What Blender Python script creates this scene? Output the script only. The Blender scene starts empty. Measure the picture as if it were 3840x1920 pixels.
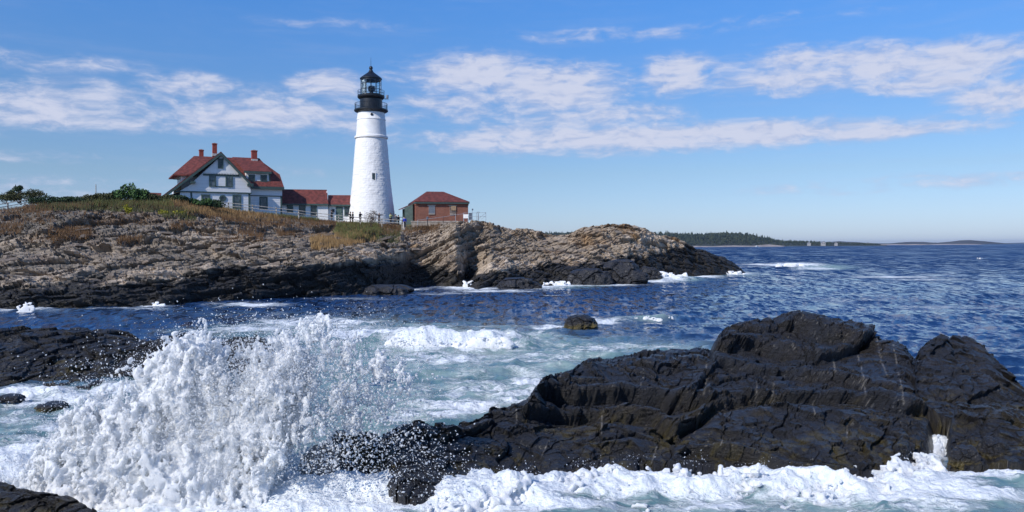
import bpy, math, random
import numpy as np
import openvdb as vdb
from mathutils import Vector, Matrix
R = math.radians
rng = np.random.default_rng(7)
random.seed(7)
scn = bpy.context.scene
COL = scn.collection

# ------------------------------------------------------------------ camera
F = 2956.0            # focal length in pixels of the 3840 wide photograph
CAM_H = 5.0           # eye height over the water
ROLL = R(0.3)
HOR = 39.0            # horizon above the picture centre
cam_d = bpy.data.cameras.new("camera")
cam_d.sensor_width = 36.0
cam_d.lens = 36.0 * F / 3840.0
cam_d.shift_y = -HOR / 3840.0
cam_d.clip_start = 0.1
cam_d.clip_end = 60000.0
cam = bpy.data.objects.new("camera", cam_d)
COL.objects.link(cam)
cam.matrix_world = Matrix.Translation((0, 0, CAM_H)) @ Matrix.Rotation(R(90), 4, 'X') @ Matrix.Rotation(-ROLL, 4, 'Z')
scn.camera = cam

# ------------------------------------------------------------------ light
SUN_AZ, SUN_EL = 224.0, 38.0      # degrees clockwise from +Y (view direction); behind-left of the camera
sd = Vector((math.sin(R(SUN_AZ)) * math.cos(R(SUN_EL)), math.cos(R(SUN_AZ)) * math.cos(R(SUN_EL)), math.sin(R(SUN_EL))))
sun_d = bpy.data.lights.new("sun", 'SUN')
sun_d.energy = 4.2
sun_d.angle = R(0.53)
sun_d.color = (1.0, 0.955, 0.89)
sun = bpy.data.objects.new("sun", sun_d)
COL.objects.link(sun)
sun.rotation_euler = sd.to_track_quat('Z', 'Y').to_euler()

vs = scn.view_settings
vs.view_transform = 'Standard'
vs.look = 'None'
vs.exposure = 0.0
vs.gamma = 1.0
vs.use_curve_mapping = False
scn.cycles.max_bounces = 10
scn.cycles.diffuse_bounces = 7
scn.cycles.volume_bounces = 3


class NT:
    """small node-graph helper"""
    def __init__(s, tree):
        s.t = tree
        s.n = tree.nodes
        s.l = tree.links

    def node(s, typ, **kw):
        n = s.n.new(typ)
        for k, v in kw.items():
            setattr(n, k, v)
        return n

    def put(s, sock, v):
        if hasattr(v, 'links') or isinstance(v, bpy.types.NodeSocket):
            s.l.new(v, sock)
        elif v is not None:
            sock.default_value = v

    def math(s, op, a, b=None, c=None, clamp=False):
        n = s.node('ShaderNodeMath', operation=op, use_clamp=clamp)
        s.put(n.inputs[0], a)
        if b is not None: s.put(n.inputs[1], b)
        if c is not None: s.put(n.inputs[2], c)
        return n.outputs[0]

    def vmath(s, op, a, b=None):
        n = s.node('ShaderNodeVectorMath', operation=op)
        s.put(n.inputs[0], a)
        if b is not None: s.put(n.inputs[1], b)
        return n.outputs['Value'] if op in ('LENGTH', 'DOT_PRODUCT', 'DISTANCE') else n.outputs[0]

    def mix(s, f, a, b, mode='MIX'):
        n = s.node('ShaderNodeMix', data_type='RGBA', blend_type=mode)
        s.put(n.inputs[0], f); s.put(n.inputs[6], a); s.put(n.inputs[7], b)
        return n.outputs[2]

    def noise(s, vec, scale, detail=4, rough=0.55, lac=2.0, dist=0.0, col=False):
        n = s.node('ShaderNodeTexNoise')
        s.put(n.inputs['Vector'], vec)
        n.inputs['Scale'].default_value = scale
        n.inputs['Detail'].default_value = detail
        n.inputs['Roughness'].default_value = rough
        n.inputs['Lacunarity'].default_value = lac
        n.inputs['Distortion'].default_value = dist
        return n.outputs['Color' if col else 'Fac']

    def smooth(s, v, a, b):
        n = s.node('ShaderNodeMapRange', interpolation_type='SMOOTHSTEP')
        s.put(n.inputs[0], v)
        s.put(n.inputs[1], a); s.put(n.inputs[2], b)
        return n.outputs[0]

    def xyz(s, x, y, z):
        n = s.node('ShaderNodeCombineXYZ')
        s.put(n.inputs[0], x); s.put(n.inputs[1], y); s.put(n.inputs[2], z)
        return n.outputs[0]


# ------------------------------------------------------------------ sky
world = bpy.data.worlds.new("World")
scn.world = world
world.use_nodes = True
w = NT(world.node_tree)
w.n.clear()
sky = w.node('ShaderNodeTexSky', sky_type='NISHITA')
sky.sun_disc = False
sky.sun_elevation = R(SUN_EL)
sky.sun_rotation = R(SUN_AZ)
sky.altitude = 0.0
sky.air_density = 1.0
sky.dust_density = 0.3
sky.ozone_density = 3.0
tc = w.node('ShaderNodeTexCoord')
sep = w.node('ShaderNodeSeparateXYZ')
w.l.new(tc.outputs['Generated'], sep.inputs[0])
dx, dy, dz = sep.outputs
az = w.math('ARCTAN2', dx, dy)
el = w.math('ARCSINE', dz)
ae = w.xyz(az, el, 0.0)
SKY_TINT = True
elc = w.math('MAXIMUM', el, 0.0)
tint = w.node('ShaderNodeValToRGB')
w.put(tint.inputs[0], w.math('MULTIPLY', elc, 1.0 / 0.6, clamp=True))
SKY_RAMP = [(0.0, (.70, .85, 1.36)), (0.06, (.72, .86, 1.25)), (0.15, (.73, .86, 1.09)), (0.30, (.66, .92, 1.25)), (0.5, (.565, 1.07, 1.63)), (1.0, (.5, 1.0, 1.6))]
cr = tint.color_ramp
while len(cr.elements) < len(SKY_RAMP): cr.elements.new(0.5)
for e_, (p_, c_) in zip(cr.elements, SKY_RAMP):
    e_.position = p_; e_.color = (*[v / 2.0 for v in c_], 1)
skyc = w.mix(1.0, sky.outputs[0], tint.outputs[0], 'MULTIPLY')
skyc = w.vmath('SCALE', skyc); skyc.node.inputs['Scale'].default_value = 2.0


def D2A(x, y):   # display px (2576 wide) -> azimuth / elevation
    px, py = x * 1.4907, y * 1.4907
    a, b = (px - 1920) / F, (960 - py - HOR) / F
    c, s_ = math.cos(-ROLL), math.sin(-ROLL)
    a, b = a * c - b * s_, a * s_ + b * c
    return math.atan(a), math.atan(b / math.hypot(1, a))


CL = [  # x, y, rx, ry, strength, tilt
    (2150, 165, 420, 62, 1.0), (2000, 205, 250, 40, .9), (2420, 150, 270, 52, 1.0), (2540, 235, 170, 62, .95), (2330, 205, 200, 36, .8),
    (1180, 185, 240, 62, 1.0), (1400, 215, 270, 75, .95), (1260, 265, 330, 62, .8), (1500, 300, 300, 60, .75),
    (1700, 185, 120, 62, .95), (1750, 347, 640, 44, 1.1), (1420, 352, 480, 52, 1.0), (2200, 334, 320, 24, .95),
    (120, 255, 280, 62, .9), (200, 300, 260, 32, .8), (470, 215, 160, 44, .8), (640, 285, 330, 72, .85), (880, 300, 200, 60, .7), (840, 215, 110, 46, .8),
    (2300, 462, 480, 24, .45), (100, 392, 230, 22, .4), (150, 470, 320, 34, .45), (650, 430, 420, 22, .25),
    (1550, 85, 420, 26, .35), (850, 60, 330, 22, .25), (100, 150, 330, 34, .35), (1950, 50, 420, 22, .25),
    (3100, 220, 420, 90, .9), (-500, 240, 420, 80, .8), (3900, 350, 500, 60, .8), (-1300, 300, 500, 70, .8),
]
warp = w.noise(ae, 9.0, 3, 0.6, col=True)
warp = w.vmath('SUBTRACT', warp, (0.5, 0.5, 0.5))
wv = w.vmath('MULTIPLY', warp, (0.09, 0.022, 0.0))
aew = w.vmath('ADD', ae, wv)
dens = None
for (x, y, rx, ry, st) in CL:
    a0, e0 = D2A(x, y)
    ra, re = rx / 1983.0, ry / 1983.0
    v = w.vmath('SUBTRACT', aew, (a0, e0, 0))
    v = w.vmath('MULTIPLY', v, (1 / ra, 1 / re, 0))
    ln = w.vmath('LENGTH', v)
    m_ = w.math('MULTIPLY', w.smooth(ln, 1.25, 0.2), st)
    dens = m_ if dens is None else w.math('SMOOTH_MAX', dens, m_, 0.15)
# broken puffs: stretched noise with puffy cells
aes = w.vmath('MULTIPLY', aew, (1.0, 2.9, 1.0))
n1 = w.noise(aes, 11.0, 8, 0.62, dist=0.15)
n2 = w.noise(aes, 34.0, 6, 0.6)
n3 = w.noise(w.vmath('MULTIPLY', ae, (0.35, 3.2, 1.0)), 16.0, 5, 0.6)
nn = w.math('ADD', w.math('MULTIPLY', w.math('SUBTRACT', n1, 0.5), 2.4), w.math('MULTIPLY', w.math('SUBTRACT', n2, 0.5), 1.6))
nn = w.math('ADD', nn, w.math('MULTIPLY', w.math('SUBTRACT', n3, 0.5), 0.9))
dd = w.math('ADD', w.math('MULTIPLY', dens, 1.35), w.math('MULTIPLY', nn, w.smooth(dens, 0.0, 0.35)))
cov = w.smooth(dd, -0.02, 1.5)
cov = w.math('MULTIPLY', cov, w.smooth(dens, 0.0, 0.25))
cov = w.math('MULTIPLY', cov, 0.95)
thin = w.math('MULTIPLY', w.smooth(n3, 0.45, 0.8), w.math('MULTIPLY', w.smooth(el, 0.0, 0.1), 0.13))
cov = w.math('MAXIMUM', cov, thin)
CLOUD_LIT = (6.3, 6.7, 8.3, 1)
CLOUD_SHADE = (4.1, 4.9, 7.2, 1)
shade = w.smooth(w.math('ADD', n2, w.math('MULTIPLY', dd, 0.25)), 0.45, 0.95)
cloudc = w.mix(shade, CLOUD_SHADE, CLOUD_LIT)
final = w.mix(cov, skyc, cloudc)
bg = w.node('ShaderNodeBackground')
w.put(bg.inputs[0], final)
bg.inputs[1].default_value = 0.1
wo = w.node('ShaderNodeOutputWorld')
w.l.new(bg.outputs[0], wo.inputs[0])
world.cycles.sampling_method = 'MANUAL'
world.cycles.sample_map_resolution = 512


# ------------------------------------------------------------------ picture <-> place
def ray(px, py):
    a, b = (px - 1920.0) / F, (960.0 - py - HOR) / F
    c, s_ = math.cos(-ROLL), math.sin(-ROLL)
    return a * c - b * s_, a * s_ + b * c


def W(px, py, Y):
    a, b = ray(px, py)
    return np.array([a * Y, Y, CAM_H + b * Y])


def WD(x, y, Y): return W(x * 1.4907, y * 1.4907, Y)


def G(px, py, z=0.0):
    a, b = ray(px, py)
    Y = (z - CAM_H) / b
    return np.array([a * Y, Y, z])


def GD(x, y, z=0.0): return G(x * 1.4907, y * 1.4907, z)


def proj(P):       # world points -> display px (2576 wide)
    P = np.asarray(P)
    a = P[..., 0] / P[..., 1]; b = (P[..., 2] - CAM_H) / P[..., 1]
    c, s_ = math.cos(ROLL), math.sin(ROLL)
    a, b = a * c - b * s_, a * s_ + b * c
    return (a * F + 1920) / 1.4907, (960 - HOR - b * F) / 1.4907


# ------------------------------------------------------------------ noise in numpy
def _h(i, j, k, seed):
    h = (i.astype(np.int64) * 374761393 + j.astype(np.int64) * 668265263 + k.astype(np.int64) * 2147483647 + seed * 974711) & 0xFFFFFFFF
    h = ((h ^ (h >> 13)) * 1274126177) & 0xFFFFFFFF
    h = ((h ^ (h >> 16)) * 2246822519) & 0xFFFFFFFF
    h = h ^ (h >> 15)
    return (h & 0xFFFFFF).astype(np.float32) / float(0xFFFFFF)


def vnoise(x, y, z, seed=0):
    xi, yi, zi = np.floor(x), np.floor(y), np.floor(z)
    fx, fy, fz = x - xi, y - yi, z - zi
    xi, yi, zi = xi.astype(np.int64), yi.astype(np.int64), zi.astype(np.int64)
    u = fx * fx * fx * (fx * (fx * 6 - 15) + 10); v = fy * fy * fy * (fy * (fy * 6 - 15) + 10); t = fz * fz * fz * (fz * (fz * 6 - 15) + 10)
    r = 0
    for a in (0, 1):
        wa = u if a else 1 - u
        for b in (0, 1):
            wb = v if b else 1 - v
            for c in (0, 1):
                wc = t if c else 1 - t
                r = r + wa * wb * wc * _h(xi + a, yi + b, zi + c, seed)
    return r * 2 - 1


def fbm(x, y, z, octv=4, gain=0.5, seed=0):
    r = 0; a = 1.0; t = 0
    for o in range(octv):
        r = r + a * vnoise(x, y, z, seed + o * 17); t += a
        x = x * 2.03 + 5.1; y = y * 2.03 + 1.7; z = z * 2.03 + 9.2
        a *= gain
    return r / t * 1.6


def worley(x, y, z, seed=0, jit=0.9):
    xi, yi, zi = np.floor(x).astype(np.int64), np.floor(y).astype(np.int64), np.floor(z).astype(np.int64)
    f1 = np.full(x.shape, 9.0, np.float32); f2 = f1.copy(); cid = np.zeros(x.shape, np.float32)
    for a in (-1, 0, 1):
        for b in (-1, 0, 1):
            for c in (-1, 0, 1):
                i, j, k = xi + a, yi + b, zi + c
                h0 = _h(i, j, k, seed)
                h1 = (h0 * 977.13) % 1.0; h2 = (h0 * 7919.7) % 1.0; h3 = (h0 * 389.33) % 1.0
                d = (i + 0.5 + (h1 - 0.5) * jit - x) ** 2 + (j + 0.5 + (h2 - 0.5) * jit - y) ** 2 + (k + 0.5 + (h3 - 0.5) * jit - z) ** 2
                d = np.sqrt(d).astype(np.float32)
                m = d < f1
                f2 = np.where(m, f1, np.minimum(f2, d))
                cid = np.where(m, h0, cid)
                f1 = np.where(m, d, f1)
    return f1, f2, cid


def facets(x, y, z, seed, tilt=1.0):
    """broken-stone relief: every random cell is a plane of its own tilt and height"""
    xi, yi, zi = np.floor(x).astype(np.int64), np.floor(y).astype(np.int64), np.floor(z).astype(np.int64)
    f1 = np.full(x.shape, 9.0, np.float32); out = np.zeros(x.shape, np.float32)
    for a in (-1, 0, 1):
        for b in (-1, 0, 1):
            for c in (-1, 0, 1):
                i, j, k = xi + a, yi + b, zi + c
                h0 = _h(i, j, k, seed)
                h1 = (h0 * 977.13) % 1.0; h2 = (h0 * 7919.7) % 1.0; h3 = (h0 * 389.33) % 1.0
                ex, ey, ez = x - (i + h1), y - (j + h2), z - (k + h3)
                d = (ex * ex + ey * ey + ez * ez).astype(np.float32)
                m = d < f1
                g1 = (h0 * 1543.7) % 1.0 - .5; g2 = (h0 * 2711.3) % 1.0 - .5
                out = np.where(m, (h0 - .5) + tilt * (g1 * ex + g2 * ez * 1.2), out)
                f1 = np.where(m, d, f1)
    return out


def sstep(a, b, x):
    t = np.clip((x - a) / (b - a), 0, 1)
    return t * t * (3 - 2 * t)


# ------------------------------------------------------------------ object helpers
def props(o, label=None, cat=None, group=None, kind=None):
    if label: o['label'] = label
    if cat: o['category'] = cat
    if group: o['group'] = group
    if kind: o['kind'] = kind
    return o


def link(name, me, mat=None, parent=None):
    o = bpy.data.objects.new(name, me)
    COL.objects.link(o)
    if mat is not None and me is not None and not len(me.materials): me.materials.append(mat)
    if parent is not None: o.parent = parent
    return o


def empty(name, loc=(0, 0, 0), rz=0.0):
    o = bpy.data.objects.new(name, None)
    o.empty_display_size = 0.5
    COL.objects.link(o)
    o.location = loc; o.rotation_euler = (0, 0, rz)
    return o


def copy_tree(o, parent=None):
    c = o.copy(); COL.objects.link(c); c.parent = parent
    for ch in list(o.children): copy_tree(ch, c)
    return c


def fast_mesh(name, V, Q=None, T=None, smooth=True, colors=None, floats=None):
    """mesh from numpy arrays of quads and/or triangles"""
    me = bpy.data.meshes.new(name)
    V = np.ascontiguousarray(V, np.float32)
    nq = 0 if Q is None else len(Q); nt = 0 if T is None else len(T)
    me.vertices.add(len(V)); me.vertices.foreach_set('co', V.ravel())
    loops = []
    if nq: loops.append(np.asarray(Q, np.int32).ravel())
    if nt: loops.append(np.asarray(T, np.int32).ravel())
    L = np.concatenate(loops)
    me.loops.add(len(L)); me.loops.foreach_set('vertex_index', L)
    st = np.concatenate([np.arange(nq, dtype=np.int32) * 4, nq * 4 + np.arange(nt, dtype=np.int32) * 3])
    me.polygons.add(nq + nt); me.polygons.foreach_set('loop_start', st)
    try:
        tot = np.concatenate([np.full(nq, 4, np.int32), np.full(nt, 3, np.int32)])
        me.polygons.foreach_set('loop_total', tot)
    except Exception:
        pass
    me.polygons.foreach_set('use_smooth', np.full(nq + nt, smooth, bool))
    me.update(calc_edges=True)
    for k, c in (colors or {}).items():
        at = me.attributes.new(k, 'FLOAT_COLOR', 'POINT')
        c4 = np.ones((len(V), 4), np.float32); c4[:, :3] = c
        at.data.foreach_set('color', c4.ravel())
    for k, c in (floats or {}).items():
        at = me.attributes.new(k, 'FLOAT', 'POINT')
        at.data.foreach_set('value', np.ascontiguousarray(c, np.float32).ravel())
    return me


def grid_quads(nr, nc):
    i = np.arange(nr * nc).reshape(nr, nc)
    return np.stack([i[:-1, :-1], i[:-1, 1:], i[1:, 1:], i[1:, :-1]], -1).reshape(-1, 4)


class MB:
    def __init__(s): s.v = []; s.f = []

    def add(s, vs_, fs):
        n = len(s.v); s.v += [tuple(map(float, p)) for p in vs_]; s.f += [tuple(n + i for i in f) for f in fs]; return s

    def box(s, x0, x1, y0, y1, z0, z1):
        return s.add([(x0, y0, z0), (x1, y0, z0), (x1, y1, z0), (x0, y1, z0), (x0, y0, z1), (x1, y0, z1), (x1, y1, z1), (x0, y1, z1)],
                     [(0, 3, 2, 1), (4, 5, 6, 7), (0, 1, 5, 4), (1, 2, 6, 5), (2, 3, 7, 6), (3, 0, 4, 7)])

    def prism(s, poly, y0, y1):
        """poly in (x, z), counter-clockwise seen from -y, extruded from y0 to y1"""
        n = len(poly)
        vs_ = [(x, y0, z) for x, z in poly] + [(x, y1, z) for x, z in poly]
        fs = [tuple(range(n)), tuple(range(2 * n - 1, n - 1, -1))]
        fs += [(i, i + n, (i + 1) % n + n, (i + 1) % n) for i in range(n)]
        return s.add(vs_, fs)

    def slab(s, pts, off):
        """polygon pts (3d) thickened by the vector off"""
        n = len(pts)
        vs_ = [tuple(p) for p in pts] + [tuple(np.array(p) + np.array(off)) for p in pts]
        fs = [tuple(range(n)), tuple(range(2 * n - 1, n - 1, -1))]
        fs += [(i, i + n, (i + 1) % n + n, (i + 1) % n) for i in range(n)]
        return s.add(vs_, fs)

    def tube(s, p0, p1, r0, r1=None, n=6):
        r1 = r0 if r1 is None else r1
        a, b = Vector(p0), Vector(p1); d = (b - a)
        if d.length < 1e-6: return s
        q = d.to_track_quat('Z', 'Y')
        vs_ = []
        for c, r in ((a, r0), (b, r1)):
            for i in range(n):
                t = 2 * math.pi * i / n
                vs_.append(c + q @ Vector((math.cos(t) * r, math.sin(t) * r, 0)))
        fs = [(i, (i + 1) % n, (i + 1) % n + n, i + n) for i in range(n)] + [tuple(range(n - 1, -1, -1)), tuple(range(n, 2 * n))]
        return s.add(vs_, fs)

    def lathe(s, prof, n=32, cx=0, cy=0):
        """prof: (r, z) from bottom to top, closed with caps"""
        vs_ = []; fs = []
        for r, z in prof:
            for i in range(n):
                t = 2 * math.pi * i / n
                vs_.append((cx + r * math.cos(t), cy + r * math.sin(t), z))
        for k in range(len(prof) - 1):
            for i in range(n):
                j = (i + 1) % n
                fs.append((k * n + i, k * n + j, (k + 1) * n + j, (k + 1) * n + i))
        fs.append(tuple(range(n - 1, -1, -1))); m = (len(prof) - 1) * n
        fs.append(tuple(range(m, m + n)))
        return s.add(vs_, fs)

    def ring(s, cx, cy, z, r, t, n=24, a0=0, a1=2 * math.pi):
        for i in range(n):
            u, v = a0 + (a1 - a0) * i / n, a0 + (a1 - a0) * (i + 1) / n
            s.tube((cx + r * math.cos(u), cy + r * math.sin(u), z), (cx + r * math.cos(v), cy + r * math.sin(v), z), t, n=4)
        return s

    def mesh(s, name, smooth=False):
        me = bpy.data.meshes.new(name)
        me.from_pydata(s.v, [], s.f); me.update()
        if smooth:
            me.polygons.foreach_set('use_smooth', [True] * len(me.polygons))
            try: me.set_sharp_from_angle(angle=R(40))
            except Exception: pass
        return me

    def build(s, name, mat, parent=None, smooth=False):
        return link(name, s.mesh(name, smooth), mat, parent)


# ------------------------------------------------------------------ materials
def material(name):
    m = bpy.data.materials.new(name); m.use_nodes = True
    t = NT(m.node_tree)
    b = t.n['Principled BSDF']
    return m, t, b


def simple(name, col, rough=0.6, var=0.12, scale=3.0, bump=0.0, metal=0.0, spec=0.5, bscale=None, stretch=(1, 1, 1)):
    m, t, b = material(name)
    tcn = t.node('ShaderNodeTexCoord')
    v = t.vmath('MULTIPLY', tcn.outputs['Object'], stretch)
    n = t.noise(v, scale, 5, 0.6)
    c0 = tuple(max(0, c * (1 - var * 1.6)) for c in col) + (1,); c1 = tuple(min(1, c * (1 + var * 1.6)) for c in col) + (1,)
    t.put(b.inputs['Base Color'], t.mix(t.smooth(n, 0.3, 0.7), c0, c1))
    b.inputs['Roughness'].default_value = rough
    b.inputs['Metallic'].default_value = metal
    b.inputs['Specular IOR Level'].default_value = spec
    if bump:
        bn = t.node('ShaderNodeBump'); bn.inputs['Distance'].default_value = bump; bn.inputs['Strength'].default_value = 1.0
        t.put(bn.inputs['Height'], t.noise(v, bscale or scale * 4, 5, 0.6))
        t.l.new(bn.outputs[0], b.inputs['Normal'])
    return m

# ================================================================== WATER
def ell(x, y, cx, cy, rx, ry, ang=0.0):
    c, s_ = math.cos(ang), math.sin(ang)
    u = (x - cx) * c + (y - cy) * s_; v = -(x - cx) * s_ + (y - cy) * c
    return np.exp(-((u / rx) ** 2 + (v / ry) ** 2))


# foam on the water, display px of the spot, size there, strength
FOAM = [
    (1130, 862, 200, 22, 1.1), (1250, 845, 110, 9, 1.1), (1000, 850, 140, 26, 1.0), (900, 835, 160, 16, .8), (1120, 905, 190, 22, .6), (1230, 970, 160, 40, .5), (1080, 1000, 140, 45, .45),
    (1390, 905, 110, 20, .65), (1330, 960, 50, 26, .9), (1290, 1000, 90, 20, .7), (1480, 880, 120, 14, .55), (1560, 872, 90, 10, .55), (1660, 880, 90, 12, .5),
    (1180, 1020, 130, 24, .7), (1040, 1045, 120, 22, .7),
    (1640, 798, 75, 6, .75), (1560, 806, 60, 4, .5), (1500, 812, 60, 5, .9), (1400, 822, 70, 5, .85), (1250, 822, 120, 5, .4), (1480, 800, 30, 4, .8),
    (2000, 666, 70, 5.5, 1.0), (1920, 665, 80, 2.4, .6), (2050, 676, 60, 3, .7), (1890, 672, 60, 2.4, .45), (2250, 697, 120, 2.6, .75), (2330, 703, 120, 2.2, .5), (2350, 690, 80, 2.2, .35), (2150, 755, 260, 6, .36), (2420, 772, 260, 8, .36),
    (1695, 697, 48, 9, 1.3), (1760, 696, 60, 4, 1.0), (1840, 688, 60, 3.5, .9), (1640, 708, 60, 5, .8), (1400, 712, 95, 7, 1.2), (1330, 722, 90, 6, .8), (1500, 716, 120, 4, .75), (1180, 722, 75, 8, 1.0), (1240, 732, 110, 4, .8), (1080, 738, 130, 3, .45), (1000, 727, 80, 5, .7), (900, 752, 140, 3.5, .35),
    (620, 766, 90, 4.5, .9), (390, 768, 50, 4, .8), (60, 775, 110, 7, .7), (300, 776, 160, 3, .5), (700, 790, 200, 5, .25),
    (520, 832, 120, 5, .6), (640, 826, 120, 8, .6), (760, 812, 130, 14, .7), (880, 812, 100, 10, .55),
    (100, 985, 180, 14, .8), (300, 975, 160, 14, .9), (60, 1010, 120, 12, .6), (30, 1060, 140, 26, .5), (170, 1080, 120, 40, .6), (60, 1140, 160, 40, .75), (200, 1000, 150, 25, .7), (70, 1190, 140, 40, .8),
    (1300, 1230, 260, 40, 1.1), (1500, 1205, 260, 34, 1.3), (1750, 1195, 300, 30, 1.4), (2000, 1205, 280, 30, 1.4), (2250, 1205, 220, 34, 1.4), (2330, 1160, 60, 34, 1.4), (2250, 1250, 240, 34, 1.1), (1130, 1260, 240, 40, 1.0), (900, 1240, 240, 60, 1.1), (1400, 1270, 260, 26, .8), (2050, 1240, 220, 20, .8), (1750, 1235, 300, 18, .6), (2480, 1215, 160, 14, .7), (2560, 1110, 90, 14, 1.0), (1080, 1195, 130, 14, 1.2), (880, 1205, 120, 20, 1.2),
    (2050, 1288, 200, 10, .5), (450, 1290, 420, 60, 1.2), (1500, 1232, 380, 26, 1.15), (2080, 1228, 330, 24, 1.2), (1250, 1262, 240, 26, 1.1), (1700, 1268, 300, 16, .6), (2400, 1250, 200, 20, .7), (800, 1290, 300, 50, 1.1), (300, 1180, 200, 60, 1.0), (2400, 1180, 140, 12, .9), (2362, 1110, 26, 60, 1.5), (2500, 1200, 130, 22, 1.1),
]
AER = [(500, 795, 1100, 34, .16), (1050, 940, 380, 120, 1.0), (1350, 900, 420, 60, .8), (1650, 880, 230, 26, .6), (1250, 1010, 260, 60, 1.0), (1100, 1000, 400, 90, .9), (1600, 1265, 900, 50, 1.15), (2450, 1255, 260, 60, 1.0), (60, 1080, 160, 60, 1.0), (100, 1150, 200, 60, .9), (200, 1000, 220, 30, .6), (1620, 803, 90, 9, .5), (2080, 672, 90, 7, .55), (1700, 702, 120, 8, .5), (1420, 720, 120, 7, .45), (900, 1150, 400, 80, 1.0), (700, 840, 300, 30, .5), (450, 1100, 500, 160, .9), (1800, 690, 140, 6, .4), (600, 1290, 700, 60, 1.0), (1450, 960, 200, 60, .8), (1200, 870, 300, 30, .7)]
# ridges: display px, length, width (world m after conversion of position), height, heading
RIDGE = [  # x, y, half length m, half width m, height m, angle
    (1150, 872, 5.0, 0.9, 0.62, 0.02), (1270, 862, 3.0, 0.7, .4, .05), (1010, 880, 3.5, 1.0, .5, 0.0), (1390, 925, 2.6, .8, .28, .05), (1640, 806, 3.4, .8, .35, .08), (1500, 898, 3.0, .6, .22, 0),
    (2000, 674, 8.5, 2.2, .75, .05), (1700, 704, 5, 1.6, .6, 0.1),
    (1650, 1235, 3.0, .5, .16, .02), (2100, 1232, 2.6, .5, .16, .0), (1300, 1260, 2.4, .6, .15, .15), (2500, 1245, 2.0, .6, .2, .35), (60, 1180, 2, .8, .2, 0), (900, 1240, 2.6, .7, .15, 0),
    (1180, 940, 4.0, .8, .2, .1), (1700, 885, 2.5, .7, .18, 0), (2450, 745, 9, 3.5, .14, .05), (1500, 690 + 60, 9, 3, .10, .1), (2100, 720, 10, 3, .12, .0),
]


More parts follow.
